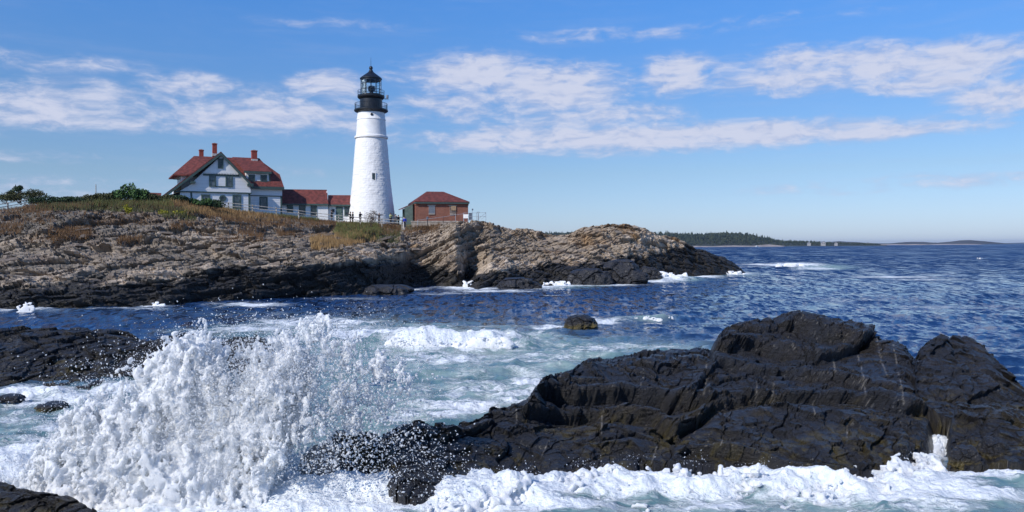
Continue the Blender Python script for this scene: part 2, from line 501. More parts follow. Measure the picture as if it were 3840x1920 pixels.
def make_water():
    near = 1.0 / 9.5
    rows = 540
    k = np.linspace(1.0, 0.0, rows)
    inv = near * (0.985 * k ** 1.04) + 1.0 / 11500.0
    Y = 1.0 / inv
    tx = np.linspace(-0.86, 0.86, 1240)
    YY, TT = np.meshgrid(Y, tx, indexing='ij')
    X = YY * TT
    # row spacing decides which waves can be carried by the sheet
    dY = np.abs(np.gradient(Y)); dY = np.repeat(dY[:, None], X.shape[1], 1)
    dX = YY * (tx[1] - tx[0])
    Z = np.zeros_like(X); DX = np.zeros_like(X); DYY = np.zeros_like(X)
    r = np.random.default_rng(11)
    main = R(200)      # waves run towards the shore, a little across
    gust = 0.75 + 0.45 * fbm(X * 0.02, YY * 0.02, X * 0, 3, seed=5)
    wx = 1.5 * fbm(X * 0.11, YY * 0.11, X * 0, 2, seed=77); wy = 1.5 * fbm(X * 0.11 + 9, YY * 0.11, X * 0, 2, seed=78)
    for lam, amp, cnt, spread in ((14, .035, 5, .35), (7.5, .030, 9, .55), (4.2, .036, 12, .7), (2.5, .042, 16, .85), (1.5, .036, 18, .95), (.9, .024, 18, 1.1), (.5, .0125, 16, 1.3), (.28, .006, 12, 1.6)):
        carry = np.clip(1.25 - 2.6 * np.maximum(dY * 0.8, dX) / lam, 0, 1)
        rowmask = carry.max(1) > 0
        if not rowmask.any(): continue
        sl = slice(0, int(np.nonzero(rowmask)[0].max()) + 1)
        for c in range(cnt):
            L = lam * r.uniform(.75, 1.3); th = main + r.normal(0, spread); kk = 2 * math.pi / L
            cx, cy = math.sin(th), math.cos(th)
            ph = kk * ((X[sl] + wx[sl] * min(1, lam / 3)) * cx + (YY[sl] + wy[sl] * min(1, lam / 3)) * cy) + r.uniform(0, 6.28)
            a = amp * r.uniform(.5, 1.2) / math.sqrt(cnt) * 2.1
            g = carry[sl] * gust[sl] * a
            sn, cs = np.sin(ph), np.cos(ph)
            Z[sl] += g * (cs + .18 * np.cos(2 * ph))
            DX[sl] -= .75 * g * sn * cx; DYY[sl] -= .75 * g * sn * cy
    px, py = proj(np.stack([X, YY, np.zeros_like(X)], -1))
    foam = np.zeros_like(X); aer = np.zeros_like(X)
    for (x, y, rx, ry, s_) in FOAM:
        foam = np.maximum(foam, s_ * ell(px, py, x, y, rx * 1.05, ry * 1.05)) + .15 * np.minimum(foam, s_ * ell(px, py, x, y, rx, ry))
    for (x, y, rx, ry, s_) in AER:
        aer = np.maximum(aer, s_ * ell(px, py, x, y, rx, ry))
    calm = 1 - .45 * np.clip(aer, 0, 1)
    Z *= calm
    for (x, y, hl, hw, h, ang) in RIDGE:
        c = GD(x, y)
        ca, sa = math.cos(ang), math.sin(ang)
        u = (X - c[0]) * ca + (YY - c[1]) * sa; v = -(X - c[0]) * sa + (YY - c[1]) * ca
        v = v + .35 * hw * fbm(u / hw * .8, v * 0, v * 0 + x, 2, seed=31)
        prof = np.where(v < 0, np.exp(-(v / (hw * .6)) ** 2), np.exp(-(v / (hw * 1.7)) ** 2))
        Z += h * np.exp(-(u / hl) ** 2) * prof * (1 + .3 * fbm(X / hw * .9, YY / hw * .9, X * 0, 3, seed=32))
    # churned lumps inside the white water
    nearm = YY < 60
    lump = np.zeros_like(X)
    lump[nearm] = fbm(X[nearm] * 2.3, YY[nearm] * 2.3, X[nearm] * 0, 5, .62, seed=44)
    bil = np.zeros_like(X)
    bil[nearm] = 1 - np.abs(fbm(X[nearm] * 1.1, YY[nearm] * 1.1, X[nearm] * 0 + 3, 4, .55, seed=45)) * 2
    fm = np.clip(foam, 0, 1.3)
    Z += fm * (.085 * lump + .05 * bil) * np.clip(YY / 22, .5, 1.2)
    # keep the white water ragged
    foam = foam * (1 + .35 * fbm(X * .5, YY * .5, X * 0, 3, seed=61))
    # crests catch a little foam
    V = np.stack([X + DX, YY + DYY, Z], -1).reshape(-1, 3)
    me = fast_mesh('sea', V, Q=grid_quads(*X.shape), floats={'foam': foam.ravel(), 'aer': aer.ravel()})
    return me


def water_material():
    m, t, b = material('sea_water')
    g = t.node('ShaderNodeNewGeometry').outputs['Position']
    af = t.node('ShaderNodeAttribute', attribute_name='foam').outputs['Fac']
    aa = t.node('ShaderNodeAttribute', attribute_name='aer').outputs['Fac']
    sp = t.node('ShaderNodeSeparateXYZ'); t.put(sp.inputs[0], g)
    dist = t.vmath('LENGTH', g)
    # foam lace, coarse and fine; streaks lie along the shore
    gs = t.vmath('MULTIPLY', g, (0.55, 1.0, 0.3))
    wp = t.vmath('SCALE', t.vmath('SUBTRACT', t.noise(gs, 1.1, 3, .6, col=True), (.5, .5, .5))); wp.node.inputs['Scale'].default_value = 1.5
    gw = t.vmath('ADD', gs, wp)
    r1 = t.math('ABSOLUTE', t.math('SUBTRACT', t.noise(gw, .9, 6, .62), .5))
    r2 = t.math('ABSOLUTE', t.math('SUBTRACT', t.noise(gw, 3.1, 5, .62), .5))
    lace = t.math('SUBTRACT', 1.0, t.math('ADD', t.math('MULTIPLY', r1, 3.6), t.math('MULTIPLY', r2, 1.9)))   # ~0..1
    blot = t.noise(gw, 1.6, 6, .65)
    fsum = t.math('ADD', t.math('MULTIPLY', af, 1.05), t.math('ADD', t.math('MULTIPLY', lace, .62), t.math('MULTIPLY', t.math('SUBTRACT', blot, .5), 1.5)))
    fmask = t.smooth(fsum, .66, 1.25)
    fmask = t.math('MULTIPLY', fmask, t.smooth(af, .05, .3))
    # milky bubbles under the surface
    milk = t.math('MULTIPLY', t.math('ADD', t.math('MULTIPLY', aa, 1.35), t.math('MULTIPLY', af, .5)), t.smooth(t.noise(gw, .55, 5, .6), .05, .65), clamp=True)
    deep = t.mix(t.smooth(t.noise(g, .05, 4, .6), .35, .7), (.007, .027, .088, 1), (.011, .040, .122, 1))
    turq = t.mix(t.smooth(t.noise(gw, .8, 4, .6), .3, .7), (.095, .185, .20, 1), (.27, .36, .345, 1))
    wc = t.mix(t.smooth(milk, .06, .75), deep, turq)
    fc = t.mix(t.smooth(t.noise(g, 6.0, 5, .65), .25, .75), (.70, .76, .80, 1), (.93, .94, .95, 1))
    t.put(b.inputs['Base Color'], t.mix(fmask, wc, fc))
    rough = t.math('ADD', .07, t.math('MULTIPLY', t.smooth(dist, 30.0, 500.0), .08))
    t.put(b.inputs['Roughness'], t.math('ADD', rough, t.math('MULTIPLY', fmask, .55)))
    b.inputs['IOR'].default_value = 1.33
    t.put(b.inputs['Specular IOR Level'], t.math('SUBTRACT', .5, t.math('MULTIPLY', t.smooth(dist, 20.0, 220.0), .36)))
    # relief: small ripples near, growing choppiness far out where the sheet is coarse
    bn = t.node('ShaderNodeBump'); bn.inputs['Distance'].default_value = 1.0
    gr = t.vmath('MULTIPLY', g, (.75, 1.0, 1.0))
    h = t.math('MULTIPLY', t.noise(gr, 5.5, 5, .6), .035)
    # slopes of the choppy sea where the single waves are finer than the sheet can carry
    slope = None
    for sx, sy, amp, u0, u1, d0, d1 in ((1.7, 1.25, 1.3, 12., 35., 60., 120.), (2.3, .62, 2.3, 30., 60., 100., 180.), (1.15, .17, 2.6, 75., 140., 240., 460.), (.42, .034, 2.7, 200., 420., 800., 1600.), (.13, .0065, 2.6, 700., 1500., 1e6, 2e6)):
        c_ = t.vmath('SUBTRACT', t.noise(t.vmath('MULTIPLY', g, (sx, sy, 0.0)), 1.0, 5, .62, col=True), (.5, .5, .5))
        wgt = t.math('MULTIPLY', t.math('MULTIPLY', t.smooth(dist, u0, u1), t.math('SUBTRACT', 1.0, t.smooth(dist, d0, d1))), amp)
        v_ = t.node('ShaderNodeVectorMath', operation='SCALE'); t.put(v_.inputs[0], c_); t.put(v_.inputs['Scale'], wgt)
        slope = v_.outputs[0] if slope is None else t.vmath('ADD', slope, v_.outputs[0])
    slope = t.vmath('MULTIPLY', slope, (.7, 1.1, 0.0))
    lee = t.node('ShaderNodeVectorMath', operation='SCALE'); lee.inputs[0].default_value = (.04, -1.0, 0.0)   # the sea runs shoreward: steep faces look at the land
    t.put(lee.inputs['Scale'], t.math('MULTIPLY', t.smooth(dist, 25.0, 220.0), .33))
    slope = t.vmath('ADD', slope, lee.outputs[0])
    nrm = t.vmath('NORMALIZE', t.vmath('ADD', t.node('ShaderNodeNewGeometry').outputs['Normal'], slope))
    t.put(bn.inputs['Normal'], nrm)
    fh = t.math('MULTIPLY', t.math('ADD', t.noise(g, 7.0, 6, .68), t.math('MULTIPLY', lace, .35)), t.math('MULTIPLY', fmask, .085))
    t.put(bn.inputs['Height'], t.math('ADD', h, fh))
    t.l.new(bn.outputs[0], b.inputs['Normal'])
    return m


M_WATER = water_material()
sea = props(link('sea', make_water(), M_WATER), 'choppy deep blue sea with foam and turquoise white water near the rocks', kind='structure')
# sea floor so nothing below is ever empty
sf = MB().box(-11000, 11000, -30, 12000, -9, -8.5).build('sea_bed', simple('sea_bed', (.02, .04, .06)))
props(sf, kind='structure')


# ================================================================== ROCK
def rock_material(name, wet=0.0, dark=False):
    m, t, b = material(name)
    g = t.node('ShaderNodeNewGeometry').outputs['Position']
    col = t.node('ShaderNodeAttribute', attribute_name='col').outputs['Color']
    wt = t.node('ShaderNodeAttribute', attribute_name='wet').outputs['Fac']
    if dark:
        st = t.vmath('MULTIPLY', g, (1.0, 1.0, 3.0))
        n1 = t.noise(st, 2.2, 6, .62); n2 = t.noise(st, 16.0, 6, .65)
    else:
        rt = t.node('ShaderNodeMapping'); t.put(rt.inputs[0], g)
        rt.inputs['Rotation'].default_value = (0, R(14), 0); rt.inputs['Scale'].default_value = (.55, .8, 2.6)
        n1 = t.noise(rt.outputs[0], .7, 6, .62); n2 = t.noise(rt.outputs[0], 3.6, 6, .68)
    f = t.math('ADD', t.math('MULTIPLY', n1, .9), t.math('MULTIPLY', n2, .9))
    k = t.math('MULTIPLY', f, 1.1)
    k = t.math('ADD', t.math('MULTIPLY', t.math('SUBTRACT', k, 1.0), 1.0 if dark else 1.15), 1.0)
    sc = t.node('ShaderNodeVectorMath', operation='SCALE'); t.put(sc.inputs[0], col); t.put(sc.inputs['Scale'], k)
    t.put(b.inputs['Base Color'], sc.outputs[0])
    t.put(b.inputs['Roughness'], t.math('SUBTRACT', .88, t.math('MULTIPLY', wt, .52 if dark else .35)))
    b.inputs['Specular IOR Level'].default_value = .5
    if dark:
        b.inputs['Coat Weight'].default_value = .22; b.inputs['Coat Roughness'].default_value = .32; b.inputs['Coat IOR'].default_value = 1.4
    bn = t.node('ShaderNodeBump')
    if dark:
        gr = t.node('ShaderNodeMapping'); t.put(gr.inputs[0], g)
        gr.inputs['Rotation'].default_value = (0, R(-24), 0); gr.inputs['Scale'].default_value = (1.0, 1.0, 2.6)
        bn.inputs['Distance'].default_value = .15
        h = t.math('ADD', t.noise(gr.outputs[0], 4.0, 8, .68), t.math('MULTIPLY', t.noise(gr.outputs[0], 24.0, 6, .65), .35))
    else:
        bn.inputs['Distance'].default_value = .22
        h = t.math('ADD', t.noise(rt.outputs[0], 1.3, 8, .70), t.math('MULTIPLY', n2, .35))
    t.put(bn.inputs['Height'], h)
    t.l.new(bn.outputs[0], b.inputs['Normal'])
    return m


M_CLIFF = rock_material('weathered_rock')
M_DARK = rock_material('wet_dark_rock', dark=True)


def station_surface(stations, x0, x1, nx, seg, smooth_iter=0):
    """stations: {x: [(y, Y), ...]} in display px and metres of distance; the first point is under water (z given as None -> from y).
    returns world X, Y, Z grids (rows from the water up)"""
    xs = sorted(stations)
    K = len(stations[xs[0]])
    pts = np.zeros((K, len(xs), 2))      # (Y, z) per control
    for j, x in enumerate(xs):
        for i, (y, Y) in enumerate(stations[x]):
            if isinstance(y, tuple): pts[i, j] = (Y, y[0])          # explicit height
            else: pts[i, j] = (Y, WD(x, y, Y)[2])
    u = np.linspace(x0, x1, nx)
    ctrl = np.zeros((K, nx, 2))
    for i in range(K):
        for c in range(2):
            ctrl[i, :, c] = np.interp(u, xs, pts[i, :, c])
            if smooth_iter:
                kern = np.hanning(smooth_iter * 2 + 3)[1:-1]; kern /= kern.sum()
                ctrl[i, :, c] = np.convolve(np.pad(ctrl[i, :, c], smooth_iter, mode='edge'), kern, 'valid')
    rows = []
    for i in range(K - 1):
        n = seg[i]
        tt = np.arange(n) / n
        for t_ in tt: rows.append(ctrl[i] * (1 - t_) + ctrl[i + 1] * t_)
    rows.append(ctrl[-1])
    A = np.array(rows)
    Yg, Zg = A[..., 0], A[..., 1]
    tx = (u * 1.4907 - 1920) / F
    Xg = tx[None, :] * Yg
    rowidx = np.repeat(np.arange(A.shape[0])[:, None], nx, 1)
    return Xg, Yg, Zg, rowidx, np.repeat(u[None, :], A.shape[0], 0)


def bedding(X, Y, Z, dip, th, wd, seed, warp=0.35, axis_y=-0.25, tilt=None):
    """jointed beds: returns per-block random, groove depth factor"""
    c, s_ = np.cos(dip), np.sin(dip)
    a = X * c + Z * s_
    n = -X * s_ + Z * c + axis_y * Y
    if tilt is not None: a = X + 0 * Z; n = Z - np.interp(X, tilt[0], tilt[1]) + axis_y * Y + X * dip
    n = n + warp * th * fbm(X * .35 / th * .5, Y * .3, Z * .3, 3, seed=seed)
    a = a + warp * wd * .6 * fbm(X * .9, Y * .9, Z * .9, 2, seed=seed + 3)
    li = np.floor(n / th + .6 * vnoise(a / (wd * 5), n * 0, n * 0, seed + 5))
    fs = n / th + .6 * vnoise(a / (wd * 5), n * 0, n * 0, seed + 5) - li
    hl = _h(li.astype(np.int64), (li * 0).astype(np.int64), (li * 0 + 7).astype(np.int64), seed)
    wl = wd * (0.5 + 1.2 * hl)
    q = a / wl + hl * 37.0 + 0.25 * n / th
    ci = np.floor(q); fa = q - ci
    hb = _h(li.astype(np.int64), ci.astype(np.int64), (li * 0 + 3).astype(np.int64), seed + 1)
    e = np.minimum(np.minimum(fa, 1 - fa) * wl, np.minimum(fs, 1 - fs) * th)
    return hb, hl, e, fs


# ---------------- the headland
HS = {
    -260: [((-2.0,), 60), (795, 63), (748, 66), (668, 73), (600, 82), (550, 94), (540, 102), ((9.4,), 118), ((9.6,), 170), ((-3.,), 200)],
    0: [((-2.0,), 61), (784, 64.5), (737, 67), (655, 75), (590, 84), (545, 95), (529, 103), ((9.8,), 118), ((10,), 170), ((-3.,), 210)],
    150: [((-2.0,), 62), (781, 65.5), (730, 68), (655, 76), (575, 85), (532, 95), (514, 101), ((10.6,), 116), ((10.5,), 175), ((-3.,), 215)],
    300: [((-2.0,), 64), (773, 67), (716, 70), (650, 78), (588, 87), (528, 97), (506, 101), ((10.8,), 116), ((10.8,), 180), ((-3.,), 220)],
    450: [((-2.0,), 67), (766, 70), (704, 73), (652, 80), (598, 88), (534, 97), (506, 102), ((10.3,), 115), ((10.3,), 185), ((-3.,), 220)],
    600: [((-2.0,), 71), (758, 74), (690, 77), (645, 83), (600, 90), (562, 99), (534, 114), ((9.6,), 121), ((9.7,), 185), ((-3.,), 220)],
    750: [((-2.0,), 75), (752, 78), (678, 80), (630, 86), (595, 94), (572, 104), (550, 118), ((8.95,), 124), ((9.2,), 185), ((-3.,), 220)],
    850: [((-2.0,), 79), (746, 81), (664, 83), (628, 88), (612, 95), (582, 108), (561, 120), ((8.7,), 126), ((8.9,), 185), ((-3.,), 220)],
    940: [((-2.0,), 84), (738, 86), (668, 87), (622, 92), (602, 99), (588, 110), (570, 122), ((8.6,), 127), ((8.8,), 185), ((-3.,), 220)],
    1010: [((-2.0,), 91), (727, 93), (672, 94), (618, 95), (604, 101), (590, 111), (576, 122), ((8.5,), 127), ((8.7,), 185), ((-3.,), 220)],
    1030: [((-2.0,), 94), (722, 96), (688, 98), (650, 102), (612, 105), (592, 112), (576, 122), ((8.5,), 127), ((8.7,), 185), ((-3.,), 220)],
    1075: [((-2.0,), 97), (717, 99), (688, 101), (640, 103), (605, 107), (585, 113), (574, 121), ((8.5,), 127), ((8.7,), 180), ((-3.,), 215)],
    1120: [((-2.0,), 96), (716, 98), (690, 99), (628, 101), (590, 105), (573, 110), (564, 116), ((8.3,), 126), ((8.5,), 170), ((-3.,), 200)],
    1148: [((-2.0,), 95), (720, 97), (688, 98), (612, 100), (575, 104), (562, 109), (557, 114), ((8.3,), 124), ((8.0,), 150), ((-3.,), 180)],
    1178: [((-2.0,), 93), (724, 96), (700, 104), (655, 107), (600, 108), (560, 110), (556, 115), ((8.3,), 124), ((7.,), 140), ((-3.,), 170)],
    1200: [((-2.0,), 89), (728, 91), (700, 98), (664, 106), (602, 109), (562, 111), (557, 116), ((8.2,), 122), ((6.,), 135), ((-3.,), 160)],
    1235: [((-2.0,), 90), (726, 92), (692, 97), (650, 102), (612, 108), (566, 112), (559, 117), ((7.4,), 122), ((5.,), 130), ((-3.,), 155)],
    1255: [((-2.0,), 91), (724, 93), (690, 98), (645, 104), (612, 109), (580, 113), (571, 118), ((6.8,), 122), ((4.,), 130), ((-3.,), 150)],
    1340: [((-2.0,), 94), (719, 96), (680, 102), (640, 107), (612, 112), (588, 117), (577, 122), ((5.5,), 127), ((3.,), 134), ((-3.,), 150)],
    1375: [((-2.0,), 96), (718, 98), (676, 103), (640, 108), (622, 112), (604, 117), (593, 122), ((4.5,), 126), ((2.,), 134), ((-3.,), 150)],
    1430: [((-2.0,), 98), (715, 100), (674, 104), (644, 108), (622, 112), (600, 116), (586, 121), ((5,), 126), ((3.,), 134), ((-3.,), 150)],
    1465: [((-2.0,), 99), (713, 101), (672, 105), (642, 109), (612, 114), (582, 116), (570, 121), ((6.5,), 127), ((3.,), 137), ((-3.,), 150)],
    1530: [((-2.0,), 102), (710, 104), (668, 107), (640, 111), (610, 115), (580, 117), (564.5, 121), ((7,), 127), ((3.,), 139), ((-3.,), 152)],
    1595: [((-2.0,), 107), (704, 109), (666, 112), (640, 114), (608, 118), (580, 120), (567, 124), ((7,), 130), ((3.,), 142), ((-3.,), 154)],
    1635: [((-2.0,), 110), (701, 112), (667, 115), (645, 118), (618, 121), (592, 123), (579, 126), ((6,), 132), ((3.,), 143), ((-3.,), 155)],
    1680: [((-2.0,), 115), (697, 117), (668, 120), (648, 122), (628, 124), (608, 127), (594, 129), ((5,), 134), ((2.,), 144), ((-3.,), 155)],
    1725: [((-2.0,), 120), (694, 122), (672, 124), (655, 126), (640, 128), (626, 130), (614, 132), ((3.6,), 137), ((1.,), 145), ((-3.,), 155)],
    1775: [((-2.0,), 124), (692, 126), (676, 127), (662, 129), (648, 131), (636, 133), (627, 135), ((2.6,), 139), ((.5,), 146), ((-3.,), 155)],
    1820: [((-2.0,), 128), (690, 130), (680, 131), (670, 132), (660, 134), (650, 136), (644, 137), ((1.8,), 141), ((0.,), 147), ((-3.,), 155)],
    1860: [((-2.0,), 131), (687, 133), (683, 134), (680, 135), (676, 136), (672, 138), (670, 139), ((.6,), 142), ((-.5,), 147), ((-3.,), 155)],
    1885: [((-2.5,), 132), ((-.8,), 134), ((-.7,), 135), ((-.6,), 136), ((-.6,), 137), ((-.6,), 138), ((-.6,), 139), ((-1,), 142), ((-2,), 147), ((-3.,), 155)],
    1930: [((-3.,), 132), ((-2.5,), 134), ((-2.5,), 135), ((-2.5,), 136), ((-2.5,), 137), ((-2.5,), 138), ((-2.5,), 139), ((-2.5,), 142), ((-2.5,), 147), ((-3.,), 155)],
}


def make_headland():
    seg = [6, 46, 48, 46, 40, 26, 10, 8, 6]
    X, Y, Z, ri, U = station_surface(HS, -260, 1930, 1420, seg, smooth_iter=6)
    top = ri >= sum(seg[:6])
    crest = sum(seg[:6])
    fade = sstep(crest + 2, crest - 18, ri.astype(float))           # 1 on the face, 0 on the plateau
    fade = np.where(U > 1110, sstep(crest + 12, crest + 4, ri.astype(float)), fade)
    low = sstep(0, 8, ri.astype(float))
    xq = np.linspace(-140, 60, 2001)
    dq = np.tan(np.interp(xq, [-90, -55, -34, -20, -9, 1, 11, 19, 27], [R(7), R(10), R(9), R(14), R(30), R(30), R(22), R(2), R(-14)]))
    tilt = (xq, np.cumsum(dq) * (xq[1] - xq[0])); dip = 0.0
    big = fbm(X * .07, Y * .09, Z * .12, 4, .5, seed=3)
    med = fbm(X * .28, Y * .3, Z * .35, 4, .55, seed=9)
    hb1, hl1, e1, f1 = bedding(X, Y, Z, dip, 1.3, 8.5, 101, warp=.25, tilt=tilt, axis_y=.05)
    hb2, hl2, e2, f2 = bedding(X, Y, Z, dip - .04, .55, 3.6, 202, warp=.25, tilt=tilt, axis_y=.05)
    hb3, hl3, e3, f3 = bedding(X, Y, Z, dip + .03, .25, 1.7, 303, warp=.3, tilt=tilt, axis_y=.05)
    wf1, wf2, wid = worley(X * .22 + .5 * med, Y * .25, Z * .42 + .3 * big, seed=5)
    vf1, vf2, vid = worley(X * .75 + .4 * med, Y * .8, Z * 1.1, seed=8)
    g1 = np.exp(-(e1 / .14) ** 2); g2 = np.exp(-(e2 / .09) ** 2); g3 = np.exp(-(e3 / .06) ** 2)
    # slabs are smoother in the lower middle, rubbly higher up
    slab = sstep(.0, .8, med * .5 + big + .25) * .5
    d = 1.0 * big + .45 * med
    d += 1.25 * (hb1 - .5) + .9 * (hl1 - .5)
    d += .60 * (hb2 - .5) + .35 * (hl2 - .5)
    d += .26 * (hb3 - .5) * np.where(U > 1180, .5, 1)
    rub = .38 + .55 * sstep(5.5, 8.0, Z + med) 
    d += (.55 * (wid - .5) + .30 * (vid - .5)) * rub
    d -= .42 * g1 + .22 * g2 + .09 * g3
    d -= (.40 * np.exp(-((wf2 - wf1) / .035) ** 2) + .14 * np.exp(-((vf2 - vf1) / .05) ** 2)) * rub
    d += .07 * fbm(X * 1.6, Y * 1.6, Z * 3.6, 4, .6, seed=21)
    d += .75 * facets(X * .30 + .25 * med, Y * .3, Z * .55, 911, 1.6) + .30 * facets(X * .95, Y * .95, Z * 1.5, 912, 1.6)
    east = sstep(1180, 1330, U.astype(float))
    d = d * (1 - .45 * east) + east * (.9 * (wid - .5) + .35 * (vid - .5) - .35 * np.exp(-((wf2 - wf1) / .04) ** 2) + .35 * med)
    amp = fade * low * np.interp(U, [-260, 1700, 1850, 1880], [1, 1, .55, .1])
    d = d * amp
    # direction: out towards the water and up
    X2 = X + .12 * d
    Y2 = Y - .80 * d
    Z2 = Z + .42 * d * np.where(ri > crest - 14, .75, 1)
    Xp, Yp, Zp = X2, Y2, Z2
    # colour of the stone itself
    n1 = fbm(X * .09, Y * .1, Z * .2, 4, .55, seed=71); n2 = fbm(X * .5, Y * .5, Z * .9, 4, .6, seed=72); n3 = fbm(X * 2.2, Y * 2.2, Z * 3, 3, .6, seed=73)
    tan = np.array([.305, .238, .172]); gray = np.array([.175, .150, .122]); pale = np.array([.49, .395, .30]); och = np.array([.26, .155, .07]); brown = np.array([.16, .115, .085])
    def mixc(a, b, f): return a * (1 - f[..., None]) + b * f[..., None]
    pinky = np.interp(U, [-260, 150, 420, 700, 1100, 1250, 1500, 1700], [.25, .25, .6, .75, .8, 1.15, 1.25, 1.0])
    base = mixc(gray + 0 * X[..., None], tan, np.clip(pinky + .5 * n1 + .3 * n2, 0, 1))
    base = mixc(base, pale, sstep(.15, .9, n2 * .8 + n1 * .5 + (hb1 - .5) * .7 + (pinky - .5) * .3))
    base = mixc(base, och, .75 * sstep(.45, .95, fbm(X * .22, Y * .2, Z * .3, 4, .6, seed=81)))
    base = mixc(base, och * 1.15, .8 * ell(U, proj(np.stack([X, Y, Z], -1))[1], 1478, 600, 32, 16))
    base = mixc(base, brown, .7 * sstep(.35, .8, fbm(X * .35, Y * .3, Z * .5, 4, .65, seed=83)) * (1 - slab))
    # dry plants and soil high on the slope
    hi = sstep(5.2, 8.0, Z + 1.2 * n1) * np.interp(U, [0, 900, 1060, 1110], [1, 1, .6, 0])
    soil = np.array([.10, .062, .035])
    base = mixc(base, soil, hi * sstep(-.1, .5, n2 + .5 * n1) * .75)
    grassy = sstep(crest - 8, crest + 2, ri.astype(float)) * (U < 1100)
    base = mixc(base, np.array([.085, .085, .03]), grassy * .9)
    # tide zone: black lichen and weed
    tide = np.interp(U, [-260, 0, 300, 600, 800, 900, 1000, 1100, 1250, 1450, 1600, 1680, 1750, 1800], [1.2, 1.2, 1.5, 2.3, 2.7, 3.0, 2.8, 1.7, 1.7, 2.1, 2.9, 3.6, 5.5, 9.0])
    tz = sstep(.12, -.12, (Zp - tide - .5) * .45 + .22 * n2 + .12 * n3 + .2 * n1)
    black = np.array([.014, .013, .013])
    weed = np.array([.045, .035, .012])
    dark = mixc(black + 0 * X[..., None], weed, sstep(.3, .9, n2 + n3 * .5) * sstep(1.2, .1, Zp) * .8)
    base = mixc(base, dark, tz * .97)
    base *= (1 + .22 * n3[..., None] * .8)
    V = np.stack([Xp, Yp, Zp], -1)
    me = fast_mesh('rocky_headland', V.reshape(-1, 3), Q=grid_quads(*X.shape), smooth=False,
                   colors={'col': np.clip(base, .004, .8).reshape(-1, 3)}, floats={'wet': (tz * .8).ravel()})
    return me, V, U, ri, base, tide


me_h, HV, HU, HRI, HBASE, HTIDE = make_headland()
me_h.materials.append(M_CLIFF)
headland = props(link('rocky_headland', me_h), 'long headland of pale jointed rock with a black tide band at the water', kind='structure')
HPX, HPY = proj(HV)


def surf_points(poly, n, seed, need_up=None):
    """random points of the headland surface whose place in the picture lies inside a polygon (display px)"""
    poly = np.array(poly, float)
    x, y = HPX.ravel(), HPY.ravel()
    bb = (x > poly[:, 0].min()) & (x < poly[:, 0].max()) & (y > poly[:, 1].min()) & (y < poly[:, 1].max())
    idx = np.nonzero(bb & (HRI.ravel() < 232) & (HRI.ravel() > 8))[0]
    xs, ys = x[idx], y[idx]
    inside = np.zeros(len(idx), bool); j = len(poly) - 1
    for i in range(len(poly)):
        xi, yi, xj, yj = *poly[i], *poly[j]
        c = ((yi > ys) != (yj > ys)) & (xs < (xj - xi) * (ys - yi) / (yj - yi + 1e-9) + xi)
        inside ^= c; j = i
    idx = idx[inside]
    r = np.random.default_rng(seed)
    if not len(idx): return np.zeros((0, 3))
    return HV.reshape(-1, 3)[r.choice(idx, n)] + r.normal(0, .08, (n, 3)) * [1, 1, 0]


def ground_at(x, Y):
    """height of the headland under a world point (nearest sample)"""
    i = np.argmin((HV[..., 0].ravel() - x) ** 2 + (HV[..., 1].ravel() - Y) ** 2)
    return HV.reshape(-1, 3)[i, 2]


# loose angular blocks lying on the slope
def block_mesh(seed):
    r = np.random.default_rng(seed)
    sx, sy, sz = r.uniform(.6, 1.1), r.uniform(.4, .8), r.uniform(.15, .32)
    top = [(math.cos(a) * sx * r.uniform(.75, 1.1), math.sin(a) * sy * r.uniform(.75, 1.1)) for a in sorted(r.uniform(0, 1, 7) * 6.283)]
    vs_ = []
    for (x, y) in top: vs_.append((x, y, -sz * r.uniform(.8, 1.2)))
    for (x, y) in top: vs_.append((x * .96, y * .96, sz * r.uniform(.55, .8)))
    for (x, y) in top: vs_.append((x * .72, y * .72, sz * r.uniform(.85, 1.1)))
    n = 7; fs = [tuple(range(n - 1, -1, -1)), tuple(range(2 * n, 3 * n))]
    for l in (0, 1):
        fs += [(l * n + i, l * n + (i + 1) % n, (l + 1) * n + (i + 1) % n, (l + 1) * n + i) for i in range(n)]
    m = MB().add(vs_, fs).mesh('rock')
    return m


def block_material(name, c0, c1, rough):
    m, t, b = material(name)
    oi = t.node('ShaderNodeObjectInfo').outputs['Random']
    g = t.node('ShaderNodeNewGeometry').outputs['Position']
    n = t.noise(t.vmath('MULTIPLY', g, (1, 1, 2.5)), 3.5, 6, .65)
    c = t.mix(oi, c0, c1)
    c = t.mix(t.smooth(n, .3, .75), t.mix(1.0, c, (.55, .53, .52, 1), 'MULTIPLY'), c)
    t.put(b.inputs['Base Color'], c); b.inputs['Roughness'].default_value = rough
    bn = t.node('ShaderNodeBump'); bn.inputs['Distance'].default_value = .25
    t.put(bn.inputs['Height'], t.noise(g, 3.0, 7, .7)); t.l.new(bn.outputs[0], b.inputs['Normal'])
    return m


M_BLOCK = block_material('loose_rock', (.14, .12, .105, 1), (.34, .27, .215, 1), .9)
M_BLOCKD = block_material('tide_rock', (.012, .012, .014, 1), (.028, .025, .024, 1), .5)
bm_l = [block_mesh(500 + i) for i in range(10)]
for q in bm_l: q.materials.append(M_BLOCK)
r = np.random.default_rng(91)
cand = []
for poly, n in (([(0, 560), (300, 545), (560, 560), (1000, 600), (1100, 640), (900, 655), (500, 690), (0, 720)], 110),
                ([(1060, 600), (1300, 590), (1430, 610), (1640, 610), (1700, 650), (1400, 670), (1100, 680)], 34)):
    cand += list(surf_points(poly, n, n))
for i, p in enumerate(cand):
    o = link('rock', bm_l[i % 10], None, headland)
    s_ = r.uniform(.4, 1.0)
    o.location = (p[0], p[1] + .15, p[2] + .02); o.scale = (s_ * 1.25, s_, s_ * .8)
    o.rotation_euler = (r.normal(-.15, .15), r.normal(-.2, .12), r.uniform(-.6, .6))


